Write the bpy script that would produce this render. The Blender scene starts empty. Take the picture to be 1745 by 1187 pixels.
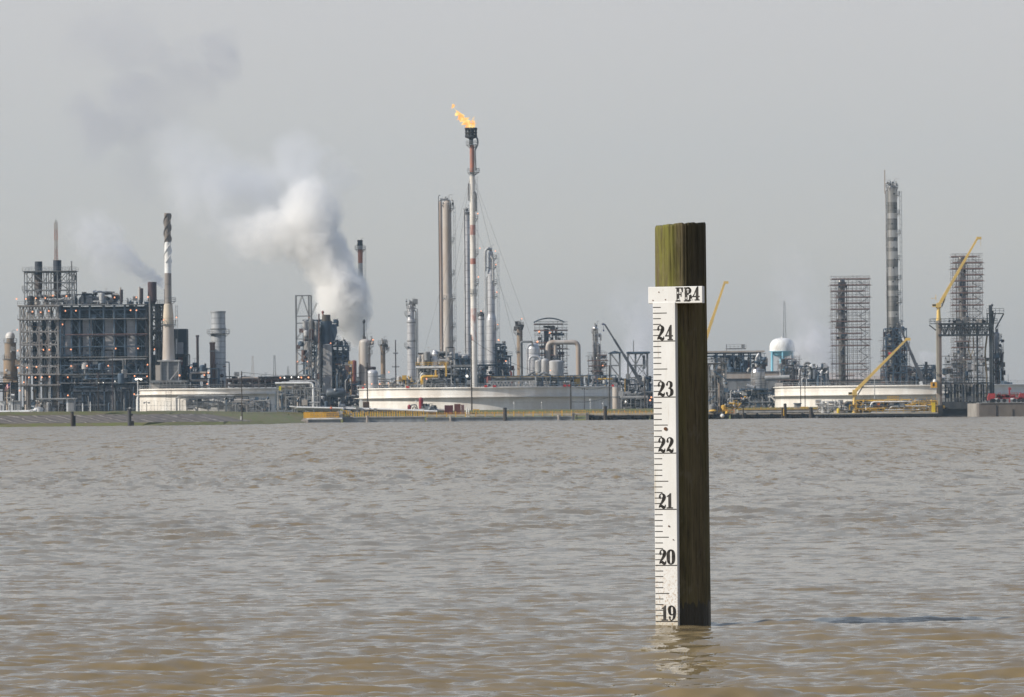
import bpy, math, random
import numpy as np
from mathutils import Vector
R = math.radians
random.seed(7)
sc = bpy.context.scene
# ------------------------------------------------------------------ camera, sky, sun, exposure
F, YH, TH, H = 9694.0, 709.0, 0.0092, 1.14      # focal length in photo pixels, horizon row, camera roll, eye height
CT, ST = math.cos(TH), math.sin(TH)
cam = bpy.data.cameras.new('camera'); camo = bpy.data.objects.new('camera', cam)
sc.collection.objects.link(camo); sc.camera = camo
cam.sensor_width = 36.0; cam.lens = 36.0 * F / 1745.0
cam.shift_y = (YH - 593.5) / 1745.0
cam.clip_start = 0.5; cam.clip_end = 30000
camo.location = (0, 0, H); camo.rotation_euler = (R(90), TH, 0)
camo.rotation_mode = 'XYZ'
from mathutils import Matrix
camo.matrix_world = Matrix.Translation((0, 0, H)) @ Matrix.Rotation(R(90), 4, 'X') @ Matrix.Rotation(-TH, 4, 'Z')
cam.dof.use_dof = True; cam.dof.focus_distance = 31.0; cam.dof.aperture_fstop = 45.0
sc.render.resolution_x = 1024; sc.render.resolution_y = 697
SUN_AZ, SUN_EL = 72.0, 32.0                      # degrees left of straight-behind the camera, and up
sd = Vector((-math.sin(R(SUN_AZ)) * math.cos(R(SUN_EL)), -math.cos(R(SUN_AZ)) * math.cos(R(SUN_EL)), math.sin(R(SUN_EL))))
sl = bpy.data.lights.new('sun', 'SUN'); sl.energy = 5.0; sl.angle = R(0.53); sl.color = (1.0, 0.93, 0.83)
so = bpy.data.objects.new('sun', sl); sc.collection.objects.link(so)
so.rotation_euler = (-sd).to_track_quat('-Z', 'Y').to_euler()
w = bpy.data.worlds.new('World'); sc.world = w; w.use_nodes = True
nt = w.node_tree; bg = nt.nodes['Background']; bg.inputs['Strength'].default_value = 0.1
sky = nt.nodes.new('ShaderNodeTexSky'); sky.sky_type = 'NISHITA'; sky.sun_disc = False
sky.sun_elevation = R(SUN_EL); sky.sun_rotation = math.atan2(sd.x, sd.y) 
sky.dust_density = 3.0; sky.air_density = 1.0; sky.ozone_density = 1.0
tc = nt.nodes.new('ShaderNodeTexCoord'); sep = nt.nodes.new('ShaderNodeSeparateXYZ')
nt.links.new(tc.outputs['Generated'], sep.inputs[0])
ramp = nt.nodes.new('ShaderNodeValToRGB')
def s2l(c):
    return tuple(((v / 255) / 12.92 if v / 255 <= .04045 else ((v / 255 + .055) / 1.055) ** 2.4) for v in c)
SKY = [(0.0, (184, 178, 173)), (0.011, (189, 185, 179)), (0.030, (206, 200, 190)), (0.052, (211, 206, 200)), (0.075, (214, 210, 208)),
       (0.14, (184, 192, 202)), (0.38, (146, 162, 188)), (1.0, (108, 134, 178))]
cr = ramp.color_ramp
while len(cr.elements) < len(SKY): cr.elements.new(0.5)
for e, (p, c) in zip(cr.elements, SKY):
    e.position = p; e.color = (*s2l(c), 1)
nt.links.new(sep.outputs['Z'], ramp.inputs[0])
sm = nt.nodes.new('ShaderNodeVectorMath'); sm.operation = 'SCALE'; sm.inputs['Scale'].default_value = 10.0
nt.links.new(ramp.outputs[0], sm.inputs[0])
mx = nt.nodes.new('ShaderNodeMix'); mx.data_type = 'RGBA'; mx.inputs['Factor'].default_value = 0.9
nt.links.new(sky.outputs[0], mx.inputs['A']); nt.links.new(sm.outputs[0], mx.inputs['B'])
nt.links.new(mx.outputs['Result'], bg.inputs['Color'])
sc.view_settings.view_transform = 'Standard'; sc.view_settings.look = 'None'
sc.view_settings.exposure = 0.0; sc.view_settings.gamma = 1.0
sc.render.engine = 'CYCLES'
cy = sc.cycles
cy.use_denoising = True; cy.volume_bounces = 10; cy.max_bounces = 12; cy.diffuse_bounces = 2; cy.glossy_bounces = 3
cy.volume_step_rate = 1.0; cy.volume_max_steps = 256; cy.sample_clamp_indirect = 4.0
# ------------------------------------------------------------------ pixels of the photo -> metres at a depth
def PX(x, y, D):
    u = x - 872.5; v = YH - y
    return Vector(((u * CT + v * ST) * D / F, D, H + (-u * ST + v * CT) * D / F))
class Map:
    """true metres for a thing at depth D whose middle is seen at photo pixel (xc, yc)"""
    def __init__(s, D, xc, yc):
        s.D = D; s.s = D / F; s.xc = xc; s.yc = yc; s.o = PX(xc, yc, D)
    def x(s, px): return s.o.x + (px - s.xc) * s.s
    def z(s, py): return s.o.z + (s.yc - py) * s.s
    def p(s, px, py, dy=0.0): return Vector((s.x(px), s.D + dy, s.z(py)))
GZ = 2.0                                          # level of the plant's ground
# ------------------------------------------------------------------ scene graph helpers
COL = sc.collection
def tag(o, label, cat, group=None, kind=None):
    if label: o['label'] = label
    if cat: o['category'] = cat
    if group: o['group'] = group
    if kind: o['kind'] = kind
    return o
def thing(name, label, cat, loc, group=None):
    o = bpy.data.objects.new(name, None); COL.objects.link(o); o.location = loc; o.empty_display_size = 1
    return tag(o, label, cat, group)
def wloc(o):
    v = Vector(o.location)
    while o.parent: o = o.parent; v = v + Vector(o.location)
    return v
class MB:
    def __init__(s): s.v = []; s.f = []; s.sm = []
    def add(s, vs, fs, smooth=False):
        b = len(s.v); s.v.extend([tuple(v) for v in vs]); s.f.extend([tuple(b + i for i in f) for f in fs]); s.sm.extend([smooth] * len(fs)); return s
    def box(s, x0, x1, y0, y1, z0, z1):
        if x0 > x1: x0, x1 = x1, x0
        if y0 > y1: y0, y1 = y1, y0
        if z0 > z1: z0, z1 = z1, z0
        return s.add([(x0,y0,z0),(x1,y0,z0),(x1,y1,z0),(x0,y1,z0),(x0,y0,z1),(x1,y0,z1),(x1,y1,z1),(x0,y1,z1)],
                     [(0,3,2,1),(4,5,6,7),(0,1,5,4),(1,2,6,5),(2,3,7,6),(3,0,4,7)])
    def bar(s, p, q, w, h=None):
        p = Vector(p); q = Vector(q); d = q - p
        if d.length < 1e-6: return s
        h = h or w; d.normalize()
        up = Vector((0,0,1)) if abs(d.z) < .95 else Vector((0,1,0))
        a = d.cross(up).normalized() * (w/2); b = a.cross(d).normalized() * (h/2)
        vs = [p-a-b, p+a-b, p+a+b, p-a+b, q-a-b, q+a-b, q+a+b, q-a+b]
        return s.add(vs, [(0,1,2,3),(7,6,5,4),(0,4,5,1),(1,5,6,2),(2,6,7,3),(3,7,4,0)])
    def tube(s, pts, r, n=8, caps=True):
        pts = [Vector(p) for p in pts]; rs = r if isinstance(r, (list, tuple)) else [r]*len(pts)
        vs = []; a = None
        for i, p in enumerate(pts):
            d = (pts[min(i+1, len(pts)-1)] - pts[max(i-1, 0)]).normalized()
            if a is None:
                up = Vector((0,0,1)) if abs(d.z) < .9 else Vector((1,0,0))
                a = d.cross(up).normalized()
            else: a = (a - d * a.dot(d)).normalized()
            b = d.cross(a)
            for k in range(n):
                t = 2*math.pi*k/n; vs.append(p + (a*math.cos(t) + b*math.sin(t)) * rs[i])
        fs = [(i*n+k, i*n+(k+1)%n, (i+1)*n+(k+1)%n, (i+1)*n+k) for i in range(len(pts)-1) for k in range(n)]
        s.add(vs, fs, True)
        if caps:
            s.add(vs[:n], [tuple(range(n))[::-1]]); s.add(vs[-n:], [tuple(range(n))])
        return s
    def lathe(s, cx, cyy, prof, n=24, shared=False):
        def ring(r, z): return [(cx + r*math.cos(2*math.pi*k/n), cyy + r*math.sin(2*math.pi*k/n), z) for k in range(n)]
        q = lambda o1, o2: [(o1+k, o1+(k+1)%n, o2+(k+1)%n, o2+k) for k in range(n)]
        if shared:
            vs = []; fs = []
            for i, (r, z) in enumerate(prof):
                vs += ring(r, z)
                if i: fs += q((i-1)*n, i*n)
            s.add(vs, fs, True)
        else:
            for (r0, z0), (r1, z1) in zip(prof, prof[1:]):
                s.add(ring(r0, z0) + ring(r1, z1), q(0, n), True)
        if prof[-1][0] > 1e-3: s.add(ring(*prof[-1]), [tuple(range(n))])
        if prof[0][0] > 1e-3: s.add(ring(*prof[0]), [tuple(range(n))[::-1]])
        return s
    def dome(s, cx, cyy, r, z, h, n=24, m=5):
        return s.lathe(cx, cyy, [(max(r*math.cos(math.pi/2*i/m), 1e-4), z + h*math.sin(math.pi/2*i/m)) for i in range(m+1)], n, True)
    def ball(s, c, r, n=8, m=5, sz=1.0):
        return s.lathe(c[0], c[1], [(max(r*math.sin(math.pi*i/m), 1e-4), c[2] - r*sz*math.cos(math.pi*i/m)) for i in range(m+1)], n, True)
    def build(s, name, mat, parent=None, label=None):
        me = bpy.data.meshes.new(name); o = bpy.data.objects.new(name, me)
        off = wloc(parent) if parent else Vector((0,0,0))
        if not parent and s.v:
            a = np.array(s.v); off = Vector((float((a[:,0].min()+a[:,0].max())/2), float((a[:,1].min()+a[:,1].max())/2), float(a[:,2].min())))
            o.location = off
        me.from_pydata([(v[0]-off.x, v[1]-off.y, v[2]-off.z) for v in s.v], [], s.f)
        me.polygons.foreach_set('use_smooth', s.sm)
        for mm in (mat if isinstance(mat, (list, tuple)) else [mat]): me.materials.append(mm)
        me.update(); COL.objects.link(o)
        if parent: o.parent = parent
        if label: o['label'] = label
        return o
# ------------------------------------------------------------------ materials
MATS = {}
def newmat(name):
    m = bpy.data.materials.new(name); m.use_nodes = True; return m, m.node_tree, m.node_tree.nodes['Principled BSDF']
def mat(name, col, rough=.6, metal=0.0, col2=None, scale=.6, stretch=.25, amt=.5, bump=.0, seam=0.0, seamcol=.6):
    """weathered surface: two tones mixed by noise stretched vertically, optional horizontal seams every `seam` metres"""
    if name in MATS: return MATS[name]
    m, nt, b = newmat(name); L = nt.links.new; N = nt.nodes.new
    col2 = col2 or tuple(c*.55 for c in col)
    g = N('ShaderNodeNewGeometry'); mp = N('ShaderNodeMapping'); mp.inputs['Scale'].default_value = (1, 1, stretch)
    L(g.outputs['Position'], mp.inputs[0])
    n = N('ShaderNodeTexNoise'); n.inputs['Scale'].default_value = scale; n.inputs['Detail'].default_value = 6; n.inputs['Roughness'].default_value = .65
    L(mp.outputs[0], n.inputs['Vector'])
    r = N('ShaderNodeMapRange'); r.inputs['From Min'].default_value = .58 - .3*amt; r.inputs['From Max'].default_value = .72 - .12*amt
    L(n.outputs['Fac'], r.inputs[0])
    mxx = N('ShaderNodeMix'); mxx.data_type = 'RGBA'; mxx.inputs['A'].default_value = (*col, 1); mxx.inputs['B'].default_value = (*col2, 1)
    L(r.outputs[0], mxx.inputs['Factor']); out = mxx.outputs['Result']
    if seam:
        sp = N('ShaderNodeSeparateXYZ'); L(g.outputs['Position'], sp.inputs[0])
        d = N('ShaderNodeMath'); d.operation = 'DIVIDE'; d.inputs[1].default_value = seam; L(sp.outputs['Z'], d.inputs[0])
        fr = N('ShaderNodeMath'); fr.operation = 'FRACT'; L(d.outputs[0], fr.inputs[0])
        lt = N('ShaderNodeMath'); lt.operation = 'LESS_THAN'; lt.inputs[1].default_value = .12; L(fr.outputs[0], lt.inputs[0])
        m2 = N('ShaderNodeMix'); m2.data_type = 'RGBA'; m2.blend_type = 'MULTIPLY'; m2.inputs['B'].default_value = (seamcol,)*3 + (1,)
        L(lt.outputs[0], m2.inputs['Factor']); L(out, m2.inputs['A']); out = m2.outputs['Result']
    L(out, b.inputs['Base Color'])
    b.inputs['Roughness'].default_value = rough; b.inputs['Metallic'].default_value = metal
    if bump:
        bp = N('ShaderNodeBump'); bp.inputs['Strength'].default_value = bump; bp.inputs['Distance'].default_value = .2
        L(n.outputs['Fac'], bp.inputs['Height']); L(bp.outputs[0], b.inputs['Normal'])
    MATS[name] = m; return m
def emis(name, col, st):
    m, nt, b = newmat(name); b.inputs['Base Color'].default_value = (*col, 1)
    b.inputs['Emission Color'].default_value = (*col, 1); b.inputs['Emission Strength'].default_value = st; MATS[name] = m; return m
# ------------------------------------------------------------------ water
def wave_field(x, y, seed=3):
    rs = np.random.RandomState(seed); z = np.zeros_like(x)
    n = 120
    lam = np.exp(rs.uniform(np.log(.07), np.log(1.0), n))
    th = rs.normal(math.pi/2 + .10, .37, n)
    ph = rs.uniform(0, 2*math.pi, n)
    amp = 0.0032 * lam**.50
    for l, t, p, a in zip(lam, th, ph, amp):
        k = 2*math.pi/l
        q = np.sin(k*(x*math.cos(t) + y*math.sin(t)) + p + .6*np.sin(.31*x*math.sin(t*3) + .23*y + p))
        z += a * (2*((q+1)*.5)**1.6 - .9)
    return z
WAVES = ((1, 1.3, 11, .25, .45, 0), (1, .7, 4, .25, .7, 0), (1, .13, 3.6, .25, 1.0, 50), (1, .05, 1.9, .25, 1.2, 110), (1, .03, 1.1, .2, 1.1, 220))
def build_water():
    ys = []
    D = 17.0
    while D < 1500:
        ys.append(D); D += max(.024, D*D/(H*F) * .62)
    ys = np.array(ys); na = 620
    ta = np.tan(np.linspace(R(-8.6), R(8.6), na))
    Y, T = np.meshgrid(ys, ta, indexing='ij'); X = Y*T
    hz = wave_field(X, Y)
    gust = .75 + .45*np.sin(X*.11 + 1.3*np.sin(Y*.05)) * np.sin(Y*.09 + .7)
    far = np.clip((Y-34)/110, 0, 1); hz = hz * gust * (1 + 1.3*far)
    nr = len(ys)
    v = np.stack([X.ravel(), Y.ravel(), hz.ravel()], 1)
    i, j = np.meshgrid(np.arange(nr-1), np.arange(na-1), indexing='ij'); b = (i*na + j).ravel()
    f = np.stack([b, b+1, b+na+1, b+na], 1)
    nv = len(v)
    sk = np.array([(-3000, -300, -.09), (3000, -300, -.09), (3000, 1740, -.09), (-3000, 1740, -.09)], float)
    v = np.vstack([v, sk]); f = np.vstack([f, [[nv, nv+1, nv+2, nv+3]]])
    me = bpy.data.meshes.new('water'); me.vertices.add(len(v)); me.vertices.foreach_set('co', v.ravel())
    me.loops.add(len(f)*4); me.loops.foreach_set('vertex_index', f.ravel().astype(np.int32))
    me.polygons.add(len(f)); me.polygons.foreach_set('loop_start', np.arange(0, len(f)*4, 4, dtype=np.int32))
    me.polygons.foreach_set('use_smooth', np.ones(len(f), bool)); me.update(calc_edges=True)
    o = bpy.data.objects.new('water', me); COL.objects.link(o); o['kind'] = 'structure'
    print('water rows', nr)
    m, nt, bs = newmat('river_water'); L = nt.links.new; N = nt.nodes.new
    g = N('ShaderNodeNewGeometry')
    bs.inputs['IOR'].default_value = 1.333; bs.inputs['Specular IOR Level'].default_value = .36
    sy_ = N('ShaderNodeSeparateXYZ'); L(g.outputs['Position'], sy_.inputs[0]); ry = N('ShaderNodeMapRange')
    for k_, v_ in (('From Min', 24), ('From Max', 160), ('To Min', .06), ('To Max', .20)): ry.inputs[k_].default_value = v_
    L(sy_.outputs['Y'], ry.inputs[0]); L(ry.outputs[0], bs.inputs['Roughness'])
    # silt clouds in the water
    mp = N('ShaderNodeMapping'); mp.inputs['Scale'].default_value = (.35, .10, 1); L(g.outputs['Position'], mp.inputs[0])
    n1 = N('ShaderNodeTexNoise'); n1.inputs['Scale'].default_value = .5; n1.inputs['Detail'].default_value = 5; L(mp.outputs[0], n1.inputs['Vector'])
    r1 = N('ShaderNodeMapRange'); r1.inputs['From Min'].default_value = .35; r1.inputs['From Max'].default_value = .65; L(n1.outputs['Fac'], r1.inputs[0])
    mc = N('ShaderNodeMix'); mc.data_type = 'RGBA'; mc.inputs['A'].default_value = (.208, .150, .069, 1); mc.inputs['B'].default_value = (.235, .180, .097, 1)
    L(r1.outputs[0], mc.inputs['Factor']); L(mc.outputs['Result'], bs.inputs['Base Color'])
    # ripples too fine for the mesh: random surface slopes at several wavelengths
    def vmn(op, a_, b_):
        x = N('ShaderNodeVectorMath'); x.operation = op
        for i, v in enumerate((a_, b_)):
            if isinstance(v, tuple): x.inputs[i].default_value = v
            else: L(v, x.inputs[i])
        return x.outputs[0]
    acc = g.outputs['Normal']
    for (sx, sy, scl, ax, ay, y0) in WAVES:
        q = N('ShaderNodeMapping'); q.inputs['Scale'].default_value = (sx, sy, 1); q.inputs['Rotation'].default_value = (0, 0, .06*scl); L(g.outputs['Position'], q.inputs[0])
        n = N('ShaderNodeTexNoise'); n.inputs['Scale'].default_value = scl; n.inputs['Detail'].default_value = 3; n.inputs['Roughness'].default_value = .6
        L(q.outputs[0], n.inputs['Vector'])
        sl_ = vmn('MULTIPLY', vmn('SUBTRACT', n.outputs['Color'], (.5, .5, .5)), (ax, ay, 0))
        if y0:   # the wind reaches the water further out from the sheltered near bank
            fy = N('ShaderNodeMapRange'); fy.inputs['From Min'].default_value = y0*.6; fy.inputs['From Max'].default_value = y0*1.6; L(sy_.outputs['Y'], fy.inputs[0])
            sc_ = N('ShaderNodeVectorMath'); sc_.operation = 'SCALE'; L(sl_, sc_.inputs[0]); L(fy.outputs[0], sc_.inputs['Scale']); sl_ = sc_.outputs[0]
        acc = vmn('ADD', acc, sl_)
    nr_ = N('ShaderNodeVectorMath'); nr_.operation = 'NORMALIZE'; L(acc, nr_.inputs[0]); L(nr_.outputs[0], bs.inputs['Normal'])
    me.materials.append(m)
build_water()
# ------------------------------------------------------------------ river gauge
gm = Map(31.07, 1162.5, 720)
gx, gy = gm.x(1162.8), 31.07
gauge = thing('river_gauge', 'weathered mossy timber pile with white foot scale standing in the brown water', 'river gauge', (gx, gy, -.6))
def numfn(x, y, z, s):   # cheap smooth pseudo noise
    return (np.sin(x*1.7*s + 1.3*np.sin(y*1.1*s + z*.7)) + np.sin(y*2.3*s + 2.1*np.sin(x*.9*s - z*.4)) + np.sin((x+y)*3.1*s + z*.9)) / 3
def build_pile():
    na, nz = 300, 260; z1 = gm.z(381); R0, R1 = .1365, .1445
    a = np.linspace(0, 2*math.pi, na, endpoint=False); zz = np.concatenate([np.linspace(-.6, z1-.02, nz-4), [z1-.012, z1-.005, z1-.001, z1]])
    Z, A = np.meshgrid(zz, a, indexing='ij')
    rad = R1 + (R0 - R1) * (Z + .0)/z1
    cx, sx = np.cos(A), np.sin(A)
    rad = rad + .004*numfn(cx*3, sx*3, Z*1.2, 1.5) + .0005*np.sin(A*47 + 2*np.sin(Z*2.2)) + .0004*np.sin(A*83 + 3*np.sin(Z*1.3+1)) + .0012*numfn(cx*9, sx*9, Z*1.5, 2)
    # drying cracks (angle measured from the side facing the camera, plus is to the right)
    front = -math.pi/2
    for ang, za, zb, wd, dp in ((.24, 1.52, z1+.01, .012, .012), (.70, 1.75, z1+.01, .010, .010), (-.42, 1.6, 2.05, .010, .006), (1.05, .7, z1, .014, .009),
                                (.42, 1.86, z1+.01, .03, .004), (-.05, 1.4, z1, .007, .005), (.5, .2, 1.3, .010, .006), (.85, 0, 1.0, .012, .005), (-.9, 1.3, z1, .009, .006)):
        d = A - (front + ang) - .012*np.sin(Z*7 + ang*9) ; d = (d + math.pi) % (2*math.pi) - math.pi
        env = np.clip((Z-za)/.12, 0, 1) * np.clip((zb-Z)/.10 + .35, 0, 1)
        rad = rad - dp * np.exp(-(d/wd)**2) * env
    edge = np.clip((Z - (z1-.012))/.012, 0, 1); rad = rad - .005*edge**2
    tilt = np.where(Z > z1-.3, (Z-(z1-.3))/.3, 0) * (.008*cx + .002*np.sin(A*3)) + np.where(Z > z1-.02, (Z-(z1-.02))/.02, 0)*.003*np.minimum(0, np.sin(A*11+1)+.7*np.sin(A*23)-.5)
    V = np.stack([(gx + rad*cx).ravel(), (gy + rad*sx).ravel(), (Z+tilt).ravel()], 1)
    mb = MB(); nzz = len(zz)
    mb.add(V.tolist(), [(i*na+k, i*na+(k+1)%na, (i+1)*na+(k+1)%na, (i+1)*na+k) for i in range(nzz-1) for k in range(na)], True)
    top = [tuple(q) for q in V[-na:]]; mb.add(top + [(gx, gy, z1-.004)], [(k, (k+1)%na, na) for k in range(na)])
    m, nt, b = newmat('pile_wood'); L = nt.links.new; N = nt.nodes.new
    g = N('ShaderNodeNewGeometry')
    def noise(scale, sc3, det=5, rough=.6):
        mp = N('ShaderNodeMapping'); mp.inputs['Scale'].default_value = sc3; L(g.outputs['Position'], mp.inputs[0])
        n = N('ShaderNodeTexNoise'); n.inputs['Scale'].default_value = scale; n.inputs['Detail'].default_value = det; n.inputs['Roughness'].default_value = rough
        L(mp.outputs[0], n.inputs['Vector']); return n.outputs['Fac']
    def mr(i, a0, a1, b0=0, b1=1):
        r = N('ShaderNodeMapRange'); r.inputs['From Min'].default_value = a0; r.inputs['From Max'].default_value = a1
        r.inputs['To Min'].default_value = b0; r.inputs['To Max'].default_value = b1; L(i, r.inputs[0]); return r.outputs[0]
    def mix(f, a, c):
        x = N('ShaderNodeMix'); x.data_type = 'RGBA'; L(f, x.inputs['Factor'])
        for s, v in (('A', a), ('B', c)):
            if isinstance(v, tuple): x.inputs[s].default_value = (*v, 1)
            else: L(v, x.inputs[s])
        return x.outputs['Result']
    def math2(op, a, c):
        x = N('ShaderNodeMath'); x.operation = op
        for i, v in enumerate((a, c)):
            if isinstance(v, (int, float)): x.inputs[i].default_value = v
            else: L(v, x.inputs[i])
        return x.outputs[0]
    grain = noise(60, (1, 1, .045)); fib = noise(170, (1, 1, .03))
    base = mix(mr(grain, .3, .7), (.078, .061, .026), (.150, .118, .060))
    base = mix(mr(fib, .52, .68), base, (.030, .022, .012))
    base = mix(math2('MULTIPLY', mr(noise(6, (1, 1, .35), 6, .7), .45, .62), .55), base, (.030, .023, .010))
    base = mix(math2('MULTIPLY', mr(noise(16, (1, 1, .5), 5, .7), .56, .66), .5), base, (.15, .125, .085))
    sp = N('ShaderNodeSeparateXYZ'); L(g.outputs['Position'], sp.inputs[0])
    # algae grows on the sunny, up-river side of the pile and thins out downwards
    side = mr(math2('ADD', sp.outputs['X'], math2('MULTIPLY', noise(14, (1, 1, .1)), .14)), gx - .02, gx + .125, 1, 0)
    hi = mr(sp.outputs['Z'], .9, 1.6, .25, 1)
    patch = mr(noise(11, (1, 1, .16), 6, .7), .38, .56)
    alg = math2('MULTIPLY', math2('MULTIPLY', side, patch), hi)
    base = mix(math2('MULTIPLY', alg, .85), base, (.165, .165, .022))
    p2 = math2('MULTIPLY', mr(noise(7, (1, 1, .12)), .46, .62), .30)
    base = mix(p2, base, (.095, .090, .018))
    # black creosote weathering patch near the top
    q = math2('MULTIPLY', mr(sp.outputs['X'], gx-.02, gx+.09), mr(math2('ADD', sp.outputs['Z'], math2('MULTIPLY', noise(20, (1, 1, .2)), .4)), 1.95, 2.1))
    base = mix(math2('MULTIPLY', q, .62), base, (.020, .017, .012))
    # wet band just over the water, ragged upper edge
    wz = math2('ADD', sp.outputs['Z'], math2('MULTIPLY', noise(38, (1, 1, .25), 4), -.16))
    wet = mr(wz, .028, .037, 1, 0)
    base = mix(math2('MULTIPLY', wet, .9), base, (.008, .007, .004))
    L(base, b.inputs['Base Color']); b.inputs['Roughness'].default_value = .8
    L(mr(wet, 0, 1, .85, .35), b.inputs['Roughness'])
    bp = N('ShaderNodeBump'); bp.inputs['Strength'].default_value = .8; bp.inputs['Distance'].default_value = .004
    L(math2('ADD', grain, fib), bp.inputs['Height']); L(bp.outputs[0], b.inputs['Normal'])
    mb.build('post', m, gauge)
build_pile()
# boards: local frame on the board plane: s to the right along the face, z up, n out of the face
YAW = R(-20)
es = Vector((math.cos(YAW), math.sin(YAW), 0)); en = Vector((math.sin(YAW), -math.cos(YAW), 0))
def paint_mat():
    m, nt, b = newmat('white_board_paint'); L = nt.links.new; N = nt.nodes.new
    g = N('ShaderNodeNewGeometry')
    def noise(scale, s3, det=5):
        mp = N('ShaderNodeMapping'); mp.inputs['Scale'].default_value = s3; L(g.outputs['Position'], mp.inputs[0])
        n = N('ShaderNodeTexNoise'); n.inputs['Scale'].default_value = scale; n.inputs['Detail'].default_value = det; n.inputs['Roughness'].default_value = .65
        L(mp.outputs[0], n.inputs['Vector']); return n.outputs['Fac']
    def mr(i, a0, a1, b0=0, b1=1):
        r = N('ShaderNodeMapRange'); r.inputs['From Min'].default_value = a0; r.inputs['From Max'].default_value = a1
        r.inputs['To Min'].default_value = b0; r.inputs['To Max'].default_value = b1; L(i, r.inputs[0]); return r.outputs[0]
    def mix(f, a, c):
        x = N('ShaderNodeMix'); x.data_type = 'RGBA'; L(f, x.inputs['Factor'])
        for s, v in (('A', a), ('B', c)):
            if isinstance(v, tuple): x.inputs[s].default_value = (*v, 1)
            else: L(v, x.inputs[s])
        return x.outputs['Result']
    base = mix(mr(noise(9, (1, 1, .4)), .35, .7), (.81, .81, .79), (.73, .72, .68))
    sp = N('ShaderNodeSeparateXYZ'); L(g.outputs['Position'], sp.inputs[0])
    low = mr(sp.outputs['Z'], .0, .42, 1, 0)
    mm = N('ShaderNodeMath'); mm.operation = 'MULTIPLY'; L(low, mm.inputs[0]); L(mr(noise(90, (1, 1, 1), 7), .50, .62), mm.inputs[1])
    base = mix(mm.outputs[0], base, (.42, .27, .14))
    run = N('ShaderNodeMath'); run.operation = 'MULTIPLY'; L(mr(noise(55, (1, 1, .03), 4), .60, .70), run.inputs[0]); L(mr(noise(5, (1, 1, 1), 3), .45, .62, 0, .5), run.inputs[1]); base = mix(run.outputs[0], base, (.45, .36, .24))
    lo2 = mr(sp.outputs['Z'], .0, .09, .55, 0); base = mix(lo2, base, (.50, .44, .30))
    sp2 = mr(noise(150, (1, 1, .6), 3), .70, .74); base = mix(sp2, base, (.30, .22, .14))
    L(base, b.inputs['Base Color']); b.inputs['Roughness'].default_value = .55
    bp = N('ShaderNodeBump'); bp.inputs['Strength'].default_value = .25; bp.inputs['Distance'].default_value = .002
    L(noise(60, (1, 1, .1)), bp.inputs['Height']); L(bp.outputs[0], b.inputs['Normal'])
    return m
PAINT = paint_mat()
INK = mat('black_lettering_paint', (.018, .017, .016), .6, 0, (.06, .055, .05), 60, .6, .55)
def slab(name, org, s0, s1, z0, z1, t, m, parent, bev=.0025):
    """board whose front face is the plane through org, thickness t going back"""
    mb = MB(); P = lambda s, z, n: org + es*s + Vector((0,0,z)) + en*n
    o = [(s0, z0), (s1, z0), (s1, z1), (s0, z1)]; i = [(s0+bev, z0+bev), (s1-bev, z0+bev), (s1-bev, z1-bev), (s0+bev, z1-bev)]
    vs = [P(*c, 0) for c in i] + [P(*c, -bev) for c in o] + [P(*c, -t) for c in o]
    mb.add(vs, [(0,1,2,3)] + [(4+k, 4+(k+1)%4, (k+1)%4, k) for k in range(4)] + [(8+k, 8+(k+1)%4, 4+(k+1)%4, 4+k) for k in range(4)] + [(11,10,9,8)])
    return mb.build(name, m, parent)
def spine(pts, n=9):
    """centripetal-ish Catmull-Rom through (x, y, width) rows"""
    P = [np.array(p, float) for p in pts]; P = [2*P[0]-P[1]] + P + [2*P[-1]-P[-2]]; out = []
    for i in range(1, len(P)-2):
        for k in range(n):
            t = k/n; a, b, c, d = P[i-1], P[i], P[i+1], P[i+2]
            out.append(.5*((2*b) + (c-a)*t + (2*a-5*b+4*c-d)*t*t + (3*b-a-3*c+d)*t**3))
    out.append(P[-2]); return out
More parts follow.
